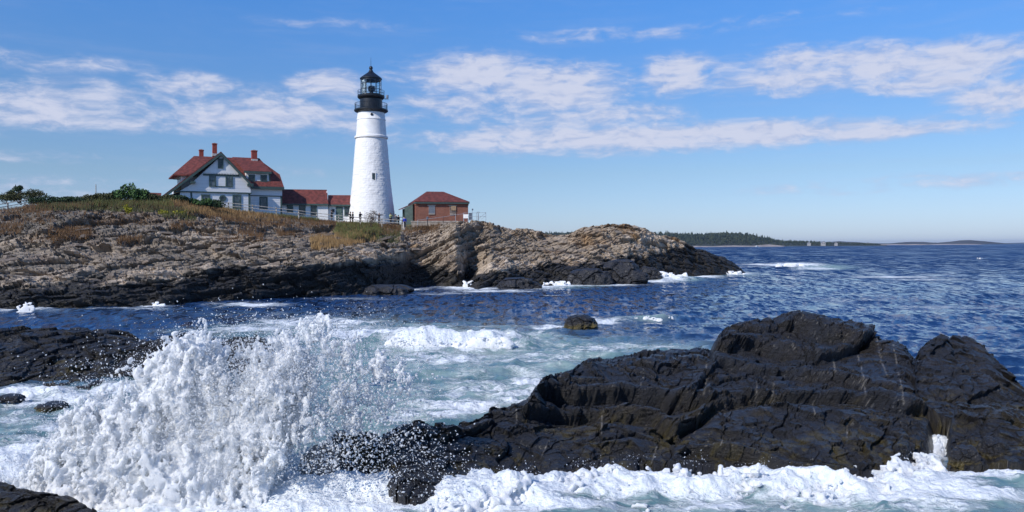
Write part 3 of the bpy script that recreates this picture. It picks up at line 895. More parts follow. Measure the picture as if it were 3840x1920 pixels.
# ---------------- dark rocks standing in the water
def crack_disp(px, py, cracks, wob=0):
    d = np.zeros_like(px)
    for (pl, dep, wd_) in cracks:
        best = np.full(px.shape, 1e9); sg = np.zeros_like(px)
        for (ax, ay), (bx, by) in zip(pl[:-1], pl[1:]):
            L2 = (bx - ax) ** 2 + (by - ay) ** 2
            t_ = np.clip(((px - ax) * (bx - ax) + (py - ay) * (by - ay)) / L2, 0, 1)
            ex, ey = px - ax - t_ * (bx - ax), py - ay - t_ * (by - ay)
            dd_ = np.hypot(ex, ey)
            cr_ = ((bx - ax) * (py - ay) - (by - ay) * (px - ax)) / math.sqrt(L2)
            m_ = dd_ < best
            best = np.where(m_, dd_, best); sg = np.where(m_, np.sign(-cr_), sg)
        s_ = best * sg + wob      # positive above the line (lines run left to right)
        end = np.exp(-(np.maximum(best - np.abs(s_), 0) / 9) ** 2)
        below = -dep * np.exp(-(s_ / (wd_ * 1.5)) ** 2)
        above = -dep * np.exp(-(s_ / (wd_ * .33)) ** 2) + dep * .75 * np.exp(-((s_ - wd_ * 1.1) / (wd_ * .9)) ** 2)
        d = d + np.where(s_ < 0, below, above) * (np.abs(best) < wd_ * 5)
    return d


def dark_rock(name, ST, x0, x1, nx, seg, dip, seed, scale=1.0, label=None, cat='rock', veins=(), smooth_iter=3, tint=0.0, amp=1.0, group=None, edge=True, weedz=.45, cracks=(), fac=.30, warp_amt=1.0):
    X, Y, Z, ri, U = station_surface(ST, x0, x1, nx, seg, smooth_iter)
    s_ = scale
    n_rows = X.shape[0]
    low = sstep(0, 5, ri.astype(float)) * sstep(n_rows - 1, n_rows - 8, ri.astype(float))
    if edge: low = low * sstep(x0, x0 + .03 * (x1 - x0), U) * sstep(x1, x1 - .03 * (x1 - x0), U)
    big = fbm(X * .45 / s_, Y * .45 / s_, Z * .6 / s_, 3, .5, seed=seed)
    med = fbm(X * 1.5 / s_, Y * 1.5 / s_, Z * 1.8 / s_, 4, .55, seed=seed + 1)
    hb1, hl1, e1, f1 = bedding(X, Y, Z, dip, .62 * s_, 3.2 * s_, seed + 11, axis_y=-.35)
    hb2, hl2, e2, f2 = bedding(X, Y, Z, dip + .05, .22 * s_, 1.1 * s_, seed + 22, warp=.6, axis_y=-.35)
    wf1, wf2, wid = worley(X * .55 / s_ + .4 * med, Y * .6 / s_, Z * .8 / s_, seed=seed + 5)
    c, sn = math.cos(dip), math.sin(dip)
    striae = .5 - 1.6 * np.abs(fbm((X * c + Z * sn) * .9 / s_, (Y * .8) / s_, (-X * sn + Z * c - .3 * Y) * 9 / s_, 4, .6, seed=seed + 40))
    d = .14 * big + .04 * med + .24 * (hb1 - .5) + .13 * (hl1 - .5) + .10 * (hb2 - .5) + .05 * (wid - .5) + .030 * striae
    d += fac * facets(X * .62 / s_ + .12 * med, Y * .62 / s_, Z * 1.0 / s_, seed + 71, 1.7) + .12 * facets(X * 2.0 / s_, Y * 2.0 / s_, Z * 3.0 / s_, seed + 72, 1.7)
    d -= .13 * np.exp(-(e1 / (.03 * s_)) ** 2) + .045 * np.exp(-(e2 / (.02 * s_)) ** 2) + .06 * np.exp(-((wf2 - wf1) / .03) ** 2)
    d += .022 * fbm(X * 9 / s_, Y * 9 / s_, Z * 11 / s_, 3, .6, seed=seed + 50) + .05 * (worley(X * 2.2 / s_ + .3 * med, Y * 2.2 / s_, Z * 3.4 / s_, seed=seed + 7)[2] - .5)
    d = d * s_ * amp
    if cracks:
        p0x, p0y = proj(np.stack([X, Y, Z], -1))
        d += crack_disp(p0x + 6 * med, p0y + 5 * big, cracks, 2.5 * med)
    d = d * low
    V = np.stack([X + .1 * d, Y - .62 * d, Z + .62 * d], -1)
    n2 = fbm(X * 1.1, Y * 1.1, Z * 1.6, 4, .6, seed=seed + 60); n3 = fbm(X * 6, Y * 6, Z * 9, 3, .6, seed=seed + 61)
    cb = np.array([.013, .014, .020]); cbr = np.array([.026, .021, .017]); cw = np.array([.060, .046, .012])
    def mixc(a, b, f): return a * (1 - f[..., None]) + b * f[..., None]
    col = mixc(cb + 0 * X[..., None], cbr, np.clip(.35 + tint + .8 * n2, 0, 1))
    col = mixc(col, cw, sstep(.25, .8, n2 * .6 + n3 * .5 + .25) * sstep(weedz + .5, weedz - .2, V[..., 2]) * .9)
    col *= (1 + .3 * n3[..., None])
    px, py = proj(V)
    vein = np.zeros_like(px)
    for pl in veins:
        for (ax, ay), (bx, by) in zip(pl[:-1], pl[1:]):
            L2 = (bx - ax) ** 2 + (by - ay) ** 2
            t_ = np.clip(((px - ax) * (bx - ax) + (py - ay) * (by - ay)) / L2, 0, 1)
            dd_ = np.hypot(px - ax - t_ * (bx - ax) + 2.5 * med, py - ay - t_ * (by - ay))
            vein = np.maximum(vein, sstep(2.3, 1.0, dd_) * np.clip(.65 + 1.3 * n3, 0, 1))
    col = mixc(col, np.array([.22, .2, .175]), vein * .8)
    wet = np.clip(.75 + .5 * n2, 0.2, 1)
    me = fast_mesh(name, V.reshape(-1, 3), Q=grid_quads(*X.shape), smooth=False, colors={'col': np.clip(col, .004, .5).reshape(-1, 3)}, floats={'wet': wet.ravel()})
    me.materials.append(M_DARK)
    o = link(name, me)
    props(o, label, cat, group)
    return o, V, px, py


def back(z0, Y, ztop):   # closing rows behind a silhouette
    return [((ztop,), Y), ((-1.6,), Y + 1.2)]


def D(y, Y): return (y, Y)


# big ledge: rows = under water, contact, slab top, step back, second slab top, step back, silhouette, behind, below
LEDGE = {
    720: [((-1.2,), 15.8), ((-.9,), 16.2), ((-.8,), 16.5), ((-.8,), 16.7), ((-.7,), 17), ((-.7,), 17.2), ((-.6,), 17.5), ((-.9,), 18), ((-1.6,), 19)],
    760: [((-1.2,), 15.9), (1200, 16.6), (1185, 16.8), (1175, 16.95), (1165, 17.1), (1155, 17.2), (1145, 17.5), ((.1,), 17.9), ((-1.6,), 18.6)],
    840: [((-1.2,), 15.9), (1213, 16.5), (1160, 17.0), (1140, 17.2), (1115, 17.4), (1100, 17.6), (1084, 18.0), ((.3,), 18.6), ((-1.6,), 19.6)],
    900: [((-1.2,), 15.7), (1218, 16.4), (1165, 17.0), (1140, 17.2), (1115, 17.5), (1095, 17.8), (1077, 18.2), ((.3,), 18.9), ((-1.6,), 20)],
    955: [((-1.2,), 15.4), (1222, 16.3), (1175, 16.9), (1150, 17.2), (1125, 17.5), (1108, 17.8), (1094, 18.1), ((.2,), 18.8), ((-1.6,), 20)],
    1005: [((-1.2,), 14.6), (1255, 15.3), (1190, 16.2), (1150, 16.8), (1115, 17.4), (1095, 17.8), (1076, 18.3), ((.4,), 19.1), ((-1.6,), 20.4)],
    1040: [((-1.2,), 14.4), (1268, 15.1), (1200, 16.1), (1150, 16.9), (1110, 17.5), (1085, 18.0), (1067, 18.5), ((.4,), 19.3), ((-1.6,), 20.6)],
    1100: [((-1.2,), 14.6), (1250, 15.5), (1190, 16.4), (1145, 17.1), (1105, 17.8), (1082, 18.3), (1065, 18.8), ((.4,), 19.6), ((-1.6,), 21)],
    1160: [((-1.2,), 14.9), (1232, 15.8), (1180, 16.7), (1135, 17.4), (1095, 18.2), (1070, 18.7), (1056, 19.2), ((.5,), 20), ((-1.6,), 21.4)],
    1180: [((-1.2,), 15.0), (1228, 15.9), (1176, 16.7), (1130, 17.5), (1095, 18.2), (1074, 18.7), (1062, 19.2), ((.5,), 20), ((-1.6,), 21.4)],
    1240: [((-1.2,), 15.2), (1215, 16.2), (1165, 17.0), (1115, 17.9), (1072, 18.8), (1050, 19.4), (1031, 20), ((.6,), 21), ((-1.6,), 22.6)],
    1325: [((-1.2,), 15.5), (1200, 16.6), (1150, 17.4), (1095, 18.4), (1048, 19.5), (1032, 20.0), (1018, 20.5), ((.7,), 22), ((-1.6,), 24)],
    1345: [((-1.2,), 15.6), (1196, 16.7), (1145, 17.5), (1085, 18.7), (1046, 19.8), (1010, 20.3), (975, 20.8), ((.9,), 23), ((-1.6,), 25)],
    1375: [((-1.2,), 15.8), (1190, 16.8), (1140, 17.6), (1080, 18.9), (1050, 20.0), (1020, 20.4), (962, 21.8), ((.9,), 23.5), ((-1.6,), 25)],
    1400: [((-1.2,), 15.8), (1185, 16.8), (1130, 17.8), (1072, 19.1), (1050, 20.1), (985, 21.4), (944, 22.4), ((1.0,), 24.5), ((-1.6,), 26)],
    1430: [((-1.2,), 15.9), (1180, 17.0), (1125, 18.0), (1066, 19.3), (1048, 20.2), (982, 21.6), (937, 22.9), ((1.1,), 25), ((-1.6,), 27)],
    1475: [((-1.2,), 16.1), (1172, 17.1), (1115, 18.1), (1058, 19.6), (1045, 20.5), (978, 22.0), (902, 24.0), ((1.2,), 26), ((-1.6,), 28)],
    1540: [((-1.2,), 16.1), (1166, 17.2), (1110, 18.2), (1050, 19.9), (1040, 20.7), (975, 22.3), (899, 24.6), ((1.2,), 27), ((-1.6,), 29)],
    1600: [((-1.2,), 16.1), (1164, 17.3), (1105, 18.3), (1048, 20.1), (1032, 20.8), (982, 22.5), (901, 25.0), ((1.2,), 27.5), ((-1.6,), 30)],
    1680: [((-1.2,), 16.1), (1166, 17.3), (1110, 18.2), (1075, 19.5), (1035, 21.0), (975, 22.9), (902, 25.4), ((1.3,), 28), ((-1.6,), 31)],
    1760: [((-1.2,), 16.1), (1170, 17.3), (1115, 18.2), (1055, 19.5), (1000, 21.3), (930, 24.0), (901, 25.8), ((1.3,), 28.6), ((-1.6,), 32)],
    1788: [((-1.2,), 16.1), (1172, 17.3), (1115, 18.1), (1045, 19.6), (1000, 21.3), (935, 24.2), (910, 26.0), ((1.2,), 29), ((-1.6,), 33)],
    1802: [((-1.2,), 16.1), (1173, 17.3), (1115, 18.1), (1040, 19.7), (1000, 21.4), (925, 24.6), (850, 27.4), ((1.4,), 30), ((-1.6,), 34)],
    1825: [((-1.2,), 16.1), (1175, 17.3), (1115, 18.1), (1035, 19.9), (1000, 21.5), (925, 24.8), (822, 28.2), ((1.6,), 31), ((-1.6,), 35)],
    1880: [((-1.2,), 16.1), (1180, 17.3), (1120, 18.0), (1025, 20.0), (1000, 21.6), (920, 25.0), (806, 28.8), ((1.7,), 31.5), ((-1.6,), 35)],
    1920: [((-1.2,), 16.0), (1183, 17.2), (1125, 17.9), (1018, 20.2), (1000, 21.6), (900, 25.8), (800, 29.1), ((1.8,), 31.8), ((-1.6,), 35)],
    1970: [((-1.2,), 15.9), (1186, 17.1), (1130, 17.8), (1012, 20.4), (1002, 21.6), (905, 25.6), (787, 29.5), ((1.9,), 32), ((-1.6,), 35)],
    2080: [((-1.2,), 15.9), (1190, 17.0), (1130, 17.8), (1010, 20.5), (1004, 21.6), (900, 25.6), (798, 29.3), ((1.8,), 32), ((-1.6,), 35)],
    2165: [((-1.2,), 15.9), (1196, 16.9), (1130, 17.8), (1012, 20.5), (1008, 21.5), (885, 26.2), (810, 29.0), ((1.7,), 31.5), ((-1.6,), 34)],
    2188: [((-1.2,), 15.9), (1192, 16.9), (1130, 17.8), (1015, 20.5), (1010, 21.3), (890, 26.0), (846, 28.2), ((1.4,), 30.5), ((-1.6,), 33)],
    2240: [((-1.2,), 16.0), (1180, 17.1), (1130, 17.8), (1030, 20.2), (1015, 21.2), (900, 25.6), (851, 27.6), ((1.3,), 30), ((-1.6,), 32)],
    2278: [((-1.2,), 16.3), (1165, 17.5), (1120, 18.0), (1050, 19.9), (1020, 21.1), (920, 24.8), (872, 27.0), ((1.1,), 29), ((-1.6,), 31)],
    2300: [((-1.2,), 16.6), (1158, 17.8), (1115, 18.4), (1060, 20.0), (1030, 21.0), (960, 23.6), (925, 25.4), ((.9,), 27.5), ((-1.6,), 30)],
    2328: [((-1.2,), 17.4), (1150, 18.3), (1105, 19.1), (1068, 20.1), (1045, 20.8), (1025, 21.8), (1010, 22.6), ((.2,), 23.4), ((-1.6,), 25)],
    2348: [((-1.6,), 18.6), ((-.4,), 19.2), ((-.2,), 19.8), ((-.1,), 20.4), ((-.1,), 21), ((-.1,), 22), ((-.1,), 23), ((-.4,), 24), ((-1.6,), 26)],
}
VEINS = [
    [(2158, 895), (2172, 950), (2182, 1015)], [(2205, 848), (2215, 900), (2230, 940)], [(2247, 868), (2256, 920), (2268, 970), (2275, 1018)],
    [(1776, 905), (1776, 960), (1765, 1015)], [(1823, 1020), (1822, 1080), (1812, 1120)], [(2130, 1065), (2131, 1100)], [(1760, 1035), (1748, 1090)],
    [(1330, 968), (1332, 1010)], [(1298, 1030), (1300, 1075)], [(1418, 912), (1408, 950)], [(1620, 925), (1612, 975)], [(1515, 1045), (1512, 1090)],
    [(1905, 960), (1902, 1010)], [(1948, 965), (1944, 1020)], [(2096, 905), (2102, 935)], [(1652, 1120), (1640, 1165)], [(1380, 1110), (1360, 1150)], [(2040, 1000), (2050, 1040)],
]
CRACKS = [
    ([(1335, 975 + 65), (1440, 1045), (1560, 1050), (1640, 1062), (1700, 1092)], .42, 11),
    ([(1378, 975), (1480, 984), (1600, 992), (1690, 1010), (1770, 1000)], .50, 13),
    ([(1700, 1092), (1760, 1052), (1800, 1010), (1900, 1000), (2050, 1003), (2200, 1010), (2330, 1040)], .40, 11),
    ([(1700, 1010), (1740, 985), (1800, 925), (1900, 935), (1990, 940), (2120, 960), (2240, 985)], .22, 10),
    ([(1800, 868), (1900, 860), (1975, 885), (2060, 905), (2140, 880), (2190, 850)], .34, 12),
    ([(2180, 855), (2080, 838), (2000, 815)][::-1], .42, 16),
    ([(1730, 1140), (1850, 1152), (1960, 1185), (2100, 1200)], .30, 10),
    ([(1240, 1040), (1330, 1050), (1430, 1060), (1520, 1062)], .16, 7),
    ([(1400, 948), (1500, 955), (1650, 962)], .10, 6), ([(1120, 1110), (1170, 1085), (1230, 1062)], .16, 8), ([(1750, 900), (1780, 930), (1760, 1000)], .14, 8),
]
ledge, LV, LPX, LPY = dark_rock('rock_ledge', LEDGE, 720, 2348, 1350, [5, 42, 46, 30, 46, 46, 12, 8], R(-4), 900, 1.0,
                                'broad black wet rock ledge in stepped slabs with thin pale quartz veins', veins=VEINS, cracks=CRACKS, fac=.17)

FARR = {
    2285: [((-1.4,), 19.4), ((-.6,), 20), ((-.5,), 21), ((-.4,), 22.5), ((-.5,), 24), ((-1.6,), 26)],
    2302: [((-1.4,), 20.6), (1020, 21.4), (1000, 22.2), (940, 24.2), (890, 26.4), ((-1.6,), 30)],
    2325: [((-1.4,), 20.6), (1024, 21.4), (1000, 22.2), (920, 25), (868, 27.2), ((-1.6,), 31)],
    2370: [((-1.4,), 19.4), (1055, 20.8), (1005, 22.2), (915, 25.3), (845, 28), ((-1.6,), 32)],
    2440: [((-1.4,), 19.4), (1060, 20.8), (1010, 22.2), (910, 25.6), (842, 28.3), ((-1.6,), 33)],
    2485: [((-1.4,), 19.6), (1058, 20.9), (1010, 22.2), (915, 25.4), (868, 27.6), ((-1.6,), 32)],
    2530: [((-1.4,), 19.8), (1052, 21.0), (1015, 22.2), (950, 24.6), (922, 26.2), ((-1.6,), 31)],
    2580: [((-1.4,), 20.0), (1050, 21.1), (1020, 22.2), (990, 23.6), (972, 24.8), ((-1.6,), 30)],
    2680: [((-1.4,), 20.4), (1060, 21.2), (1040, 22.2), (1030, 23), (1020, 24.0), ((-1.6,), 28)],
    2740: [((-1.6,), 20.4), ((-1,), 21.2), ((-1,), 22.2), ((-1,), 23), ((-1,), 24.0), ((-1.6,), 28)],
}
dark_rock('rounded_boulder', FARR, 2285, 2740, 380, [5, 40, 80, 70, 14], R(-22), 940, .9, 'tall rounded dark boulder behind the ledge at the water gap', 'rock', smooth_iter=6)
LOWR = {
    2372: [((-1.4,), 17.0), ((-.6,), 17.6), ((-.5,), 18.2), ((-.4,), 18.8), ((-.5,), 20), ((-1.6,), 22)],
    2396: [((-1.4,), 16.6), (1165, 17.4), (1120, 18.3), (1060, 19.4), (1020, 20.6), ((-1.6,), 23)],
    2430: [((-1.4,), 16.4), (1178, 17.2), (1128, 18.2), (1065, 19.4), (1022, 20.8), ((-1.6,), 23)],
    2480: [((-1.4,), 16.4), (1170, 17.3), (1110, 18.4), (1050, 19.6), (1016, 20.8), ((-1.6,), 23)],
    2550: [((-1.4,), 16.4), (1168, 17.3), (1105, 18.5), (1058, 19.6), (1024, 20.8), ((-1.6,), 23)],
    2620: [((-1.4,), 16.4), (1165, 17.4), (1120, 18.3), (1080, 19.4), (1050, 20.4), ((-1.6,), 23)],
    2700: [((-1.6,), 16.8), ((-1,), 17.6), ((-1,), 18.2), ((-1,), 18.8), ((-1,), 20), ((-1.6,), 22)],
}
dark_rock('low_boulder', LOWR, 2372, 2700, 330, [5, 60, 60, 40, 12], R(-18), 960, .7, 'low streaming wet rock beside the gap with foam running off it', 'rock', smooth_iter=6)

LEFTR = {
    -200: [((-1.4,), 27.0), (985, 28.2), (940, 30), (900, 31.8), (850, 34.4), (835, 36.5), ((-1.6,), 41)],
    0: [((-1.4,), 27.4), (972, 28.6), (930, 30.4), (890, 32.4), (850, 34.8), (834, 36.5), ((-1.6,), 41)],
    110: [((-1.4,), 27.4), (970, 28.7), (930, 30.4), (885, 32.6), (845, 35), (824, 36.8), ((-1.6,), 41)],
    220: [((-1.4,), 27.6), (967, 28.8), (925, 30.6), (880, 32.8), (840, 35.2), (819, 37), ((-1.6,), 41)],
    300: [((-1.4,), 27.8), (963, 29), (925, 30.6), (885, 32.6), (848, 35), (828, 36.8), ((-1.6,), 41)],
    345: [((-1.4,), 28), (957, 29.2), (920, 30.8), (885, 32.6), (862, 34.6), (850, 36.2), ((-1.6,), 41)],
    400: [((-1.4,), 28.6), (945, 29.8), (915, 31.0), (890, 32.4), (870, 34), (846, 36.5), ((-1.6,), 41)],
    470: [((-1.4,), 29.4), (925, 30.6), (905, 31.4), (880, 33), (862, 34.6), (832, 37.2), ((-1.6,), 41)],
    510: [((-1.4,), 30), (910, 31.2), (895, 32), (878, 33), (865, 34.4), (838, 36.8), ((-1.6,), 41)],
    560: [((-1.4,), 30.4), (902, 31.6), (890, 32.4), (880, 33), (870, 34), (854, 35.6), ((-1.6,), 40)],
    640: [((-1.4,), 30.4), (905, 31.6), (892, 32.4), (878, 33), (866, 34), (842, 36.4), ((-1.6,), 40)],
    680: [((-1.4,), 30.8), (900, 32), (892, 32.6), (882, 33.2), (872, 34), (858, 35.4), ((-1.6,), 40)],
    720: [((-1.4,), 31), ((-.5,), 32.2), ((-.4,), 33), ((-.4,), 34), ((-.5,), 35), ((-.6,), 36), ((-1.6,), 40)],
}
dark_rock('flat_reef', LEFTR, -200, 720, 620, [5, 44, 48, 40, 34, 12], R(-16), 980, 1.15, 'long low black reef behind the bursting wave', 'rock', tint=.25, smooth_iter=8)

CORNR = {
    -260: [((-1.2,), 12), (1300, 13.2), (1270, 13.8), (1235, 14.4), (1205, 15.2), ((-1.2,), 17)],
    0: [((-1.2,), 11.8), (1330, 13.0), (1290, 13.6), (1240, 14.3), (1215, 15.0), ((-1.2,), 17)],
    60: [((-1.2,), 11.8), (1330, 13.0), (1292, 13.5), (1256, 14.0), (1234, 14.5), ((-1.2,), 16.5)],
    110: [((-1.2,), 11.6), (1335, 12.9), (1300, 13.4), (1262, 13.9), (1241, 14.4), ((-1.2,), 16.2)],
    180: [((-1.2,), 11.6), (1340, 12.9), (1308, 13.3), (1275, 13.7), (1256, 14.1), ((-1.2,), 16)],
    240: [((-1.2,), 11.6), (1350, 12.9), (1325, 13.1), (1300, 13.3), (1285, 13.6), ((-1.2,), 15.4)],
    290: [((-1.2,), 11.6), ((-.2,), 12.6), ((-.1,), 12.9), ((-.1,), 13.1), ((-.1,), 13.4), ((-1.2,), 15)],
}
dark_rock('corner_rock', CORNR, -260, 290, 420, [5, 30, 50, 40, 12], R(10), 990, .5, 'dark ragged rock tip under the foot of the bursting wave', 'rock', tint=.15, smooth_iter=5)


def blob_rock(name, cx, cy, w_px, h_px, label, seed, tint=0.0, depth=1.0, group=None, mat=None, n=120, weed=False):
    """a free standing rock: centre bottom in display px on the water, size in display px"""
    c = GD(cx, cy)
    k = c[1] / 1983.0
    rw, rh = w_px * k / 2, h_px * k
    th = np.linspace(0, 2 * np.pi, n, endpoint=False); ph = np.linspace(-.35, np.pi / 2, n // 2)
    T, P = np.meshgrid(th, ph)
    cxp = np.sign(np.cos(T)) * np.abs(np.cos(T)) ** .8; syp = np.sign(np.sin(T)) * np.abs(np.sin(T)) ** .8
    x = rw * cxp * np.cos(P) ** .6; y = rw * depth * syp * np.cos(P) ** .6; z = rh * np.sin(P) * 1.0
    X, Y, Z = x + c[0], y + c[1] + rw * depth * .7, z
    s_ = max(rw, .3)
    f = fbm(X / s_ * 1.1, Y / s_ * 1.1, Z / s_ * 1.1, 4, .55, seed=seed)
    w1, w2, wi = worley(X / s_ * 1.4, Y / s_ * 1.4, Z / s_ * 1.8, seed=seed)
    d = 1 + .20 * f + .30 * (wi - .5) - .14 * np.exp(-((w2 - w1) / .06) ** 2) + .07 * fbm(X / s_ * 5, Y / s_ * 5, Z / s_ * 8, 3, .6, seed=seed + 9)
    V = np.stack([c[0] + x * d, c[1] + rw * depth * .7 + y * d, z * (.85 + .15 * d) * (1 + .1 * f)], -1)
    n2 = fbm(X * 2, Y * 2, Z * 3, 4, .6, seed=seed + 2)
    col = np.array([.021, .02, .023]) * (1 + .5 * n2[..., None])
    wz = sstep(.55, .15, V[..., 2] / max(rh, .2) + .2 * n2)[..., None]
    if weed: col = col * (1 - wz) + np.array([.10, .075, .02]) * wz
    i = np.arange(V.shape[0] * n).reshape(V.shape[0], n)
    j = np.roll(i, -1, 1)
    Q = np.stack([i[:-1], j[:-1], j[1:], i[1:]], -1).reshape(-1, 4)
    me = fast_mesh(name, V.reshape(-1, 3), Q=Q, smooth=False, colors={'col': np.clip(col, .004, .4).reshape(-1, 3)}, floats={'wet': np.full(V.shape[0] * n, .8)})
    me.materials.append(M_DARK)
    return props(link(name, me), label, 'rock', group)


blob_rock('boulder', 1461, 829, 82, 33, 'small lone black rock with olive weed awash in mid channel', 11, weed=True)
blob_rock('boulder', 968, 741, 118, 24, 'low dark reef hump awash off the shaded cliff foot', 12, depth=.8)
blob_rock('boulder', 1296, 727, 96, 27, 'rounded black boulder in foam between two white surges', 13, depth=.8, group='black boulders at the foot of the point')
blob_rock('boulder', 1345, 726, 36, 16, 'small black stone at the right side of the foam boulder', 14)
blob_rock('boulder', 1378, 705, 74, 46, 'dark upright boulder against the foot of the pale slope', 15, depth=.8)
blob_rock('boulder', 1485, 717, 118, 40, 'wide flat black boulder left of the olive cracked one', 16, depth=.7)
blob_rock('boulder', 1572, 714, 104, 58, 'largest black boulder under the domed outcrop', 17, depth=.8)
blob_rock('boulder', 1636, 705, 56, 34, 'black boulder left of the bright breaking surge', 18, depth=.8)
blob_rock('boulder', 120, 1030, 70, 13, 'low wet stone in the swirl below the flat reef', 19, weed=True)
blob_rock('boulder', 18, 1008, 60, 12, 'small awash stone at the edge of the flat reef', 20)
blob_rock('boulder', 2440, 1180, 70, 52, 'brownish rock knob with foam running down on both sides', 21, weed=True)
blob_rock('boulder', 2515, 1172, 76, 62, 'wet brown knob beside the foaming gap', 22, weed=True)
blob_rock('boulder', 786, 866, 34, 16, 'dark rock tip showing through the spray', 23)
for k_, (bx, by, bw, bh) in enumerate([(1765, 690, 42, 9), (1832, 686, 52, 8)]):
    o = blob_rock('weedy_rock', bx, by, bw, bh, ['ochre weed covered rock nearest the bright surge', 'ochre weed covered rock close to the tip of the point'][k_], 30 + k_, weed=True)

# ================================================================== BUILDINGS
M_WHITE = simple('white_paint', (.80, .79, .78), .6, .05, 1.5, .01)
M_CLAP = simple('white_clapboard', (.76, .76, .77), .6, .05, .8, .05, bscale=1.2, stretch=(.05, .05, 6))
M_GREEN = simple('dark_green_trim', (.050, .085, .075), .5, .12)
M_ROOF = simple('red_shingle_roof', (.130, .030, .024), .85, .28, 2.2, .04, bscale=6)
M_GLASS = simple('window_glass', (.035, .045, .055), .08, .2, 1.0)
M_CURT = simple('pale_window_glass', (.10, .125, .14), .12, .3, 2.0)
M_CHIM = simple('red_brick_chimney', (.26, .05, .035), .9, .2, 5.0, .03)
M_LEAD = simple('grey_flashing', (.42, .40, .38), .7, .2, 4.0)
M_BLACK = simple('black_iron', (.010, .012, .017), .38, .2, 2.0)
M_WOOD = simple('weathered_fence_wood', (.40, .37, .33), .85, .22, 6.0, .01)
M_POST = simple('grey_fence_post', (.34, .31, .275), .85, .22, 6.0, .01)
M_STONE = simple('pale_granite', (.42, .36, .31), .9, .18, 2.5, .04)
M_CONC = simple('concrete_wall', (.36, .30, .25), .9, .2, 1.2, .03)
M_STEEL = simple('galvanised_rail', (.36, .38, .42), .5, .12, 3.0, metal=.4)
M_BOX = simple('grey_cabinet', (.10, .12, .16), .5, .15, 3.0)
M_SIGN = simple('white_board', (.80, .79, .77), .6, .04, 3.0)


def brick_material():
    m, t, b = material('red_brick')
    tcn = t.node('ShaderNodeTexCoord')
    v = tcn.outputs['Object']
    sp = t.node('ShaderNodeSeparateXYZ'); t.put(sp.inputs[0], v)
    vv = t.xyz(t.math('ADD', sp.outputs[0], sp.outputs[1]), sp.outputs[2], 0.0)
    br = t.node('ShaderNodeTexBrick'); t.put(br.inputs['Vector'], vv)
    br.inputs['Color1'].default_value = (.27, .068, .040, 1); br.inputs['Color2'].default_value = (.37, .105, .060, 1); br.inputs['Mortar'].default_value = (.34, .20, .15, 1)
    br.inputs['Scale'].default_value = 1.0; br.inputs['Mortar Size'].default_value = .010
    br.inputs['Brick Width'].default_value = .22; br.inputs['Row Height'].default_value = .075
    n = t.noise(v, 1.1, 6, .65)
    c = t.mix(t.smooth(n, .3, .75), t.mix(1.0, br.outputs['Color'], (.72, .70, .70, 1), 'MULTIPLY'), br.outputs['Color'])
    st = t.noise(t.vmath('MULTIPLY', v, (.5, .5, 3.0)), 2.0, 5, .7)
    c = t.mix(t.math('MULTIPLY', t.smooth(st, .62, .78), .4), c, (.42, .26, .20, 1))
    t.put(b.inputs['Base Color'], c); b.inputs['Roughness'].default_value = .9
    bn = t.node('ShaderNodeBump'); bn.inputs['Distance'].default_value = .02
    t.put(bn.inputs['Height'], br.outputs['Fac']); bn.invert = True
    t.l.new(bn.outputs[0], b.inputs['Normal'])
    return m


M_BRICK = brick_material()


class Frame:
    """local frame of a building: u along its front, v back, z up"""
    def __init__(s, px, py, Y, yaw, z0):
        s.o = W(px, py, Y); s.o[2] = z0; s.a = yaw
        s.u = np.array([math.cos(yaw), math.sin(yaw)]); s.v = np.array([-math.sin(yaw), math.cos(yaw)])

    def L(s, px, py, v):
        """picture point on the plane at depth v -> (u, z)"""
        a, b = ray(px, py)
        # a*Y = ox + u*ux + v*vx ; Y = oy + u*uy + v*vy
        ox, oy = s.o[0] + v * s.v[0], s.o[1] + v * s.v[1]
        u = (a * oy - ox) / (s.u[0] - a * s.u[1])
        Y = oy + u * s.u[1]
        return u, CAM_H + b * Y - s.o[2]

    def root(s, name): return empty(name, s.o, s.a)


def c1(x, y): return 560 + x / 3.22, 480 + y / 3.22      # crop of the keepers' house
def c3(x, y): return 1150 + x / 3.68, 660 + y / 3.68     # crop of the tower foot


def window(parent, u0, u1, z0, z1, v, bars='cross', fr=.11, glass=None, frame=None):
    """frame with a sash and a pane; outer size given, face at depth v"""
    frame = frame or M_GREEN
    m = MB()
    m.box(u0, u1, v - .07, v + .05, z1 - fr, z1).box(u0, u1, v - .07, v + .05, z0, z0 + fr * .8)
    m.box(u0, u0 + fr, v - .07, v + .05, z0 + fr * .8, z1 - fr).box(u1 - fr, u1, v - .07, v + .05, z0 + fr * .8, z1 - fr)
    w_ = m.build('window', frame, parent)
    a0, a1, b0, b1 = u0 + fr, u1 - fr, z0 + fr * .8, z1 - fr
    s_ = MB(); mid = (b0 + b1) / 2
    s_.box(a0, a1, v - .035, v + .02, mid - .035, mid + .035)
    if bars == 'cross':
        um = (a0 + a1) / 2; s_.box(um - .02, um + .02, v - .03, v + .015, mid + .036, b1)
    s_.build('sash', frame, w_)
    p = MB().box(a0, a1, v + .0, v + .01, b0, mid - .036).build('pane', glass or M_GLASS, w_)
    p = MB().box(a0, a1, v - .01, v + .0, mid + .036, b1).build('pane', glass or M_GLASS, w_)
    return w_


# ---------------- keepers' house
HF = Frame(828.6, 760, 119.0, R(28), 8.6)
house = props(HF.root('keepers_house'), "white keepers' house with a steep red gable roof and dark green trim on the hill", 'house')
h = lambda x, y, v=0.0: HF.L(*c1(x, y), v)
ap = h(865, 285); apw = h(865, 332)
Lw = h(372, 782); Lb = (Lw[0], -1.0)
Rw_t = h(1215, 690); Rw_b = h(1215, 1000)
UR = Rw_t[0]
UL = h(372, 790)[0]
VB = 10.5      # depth of the main block
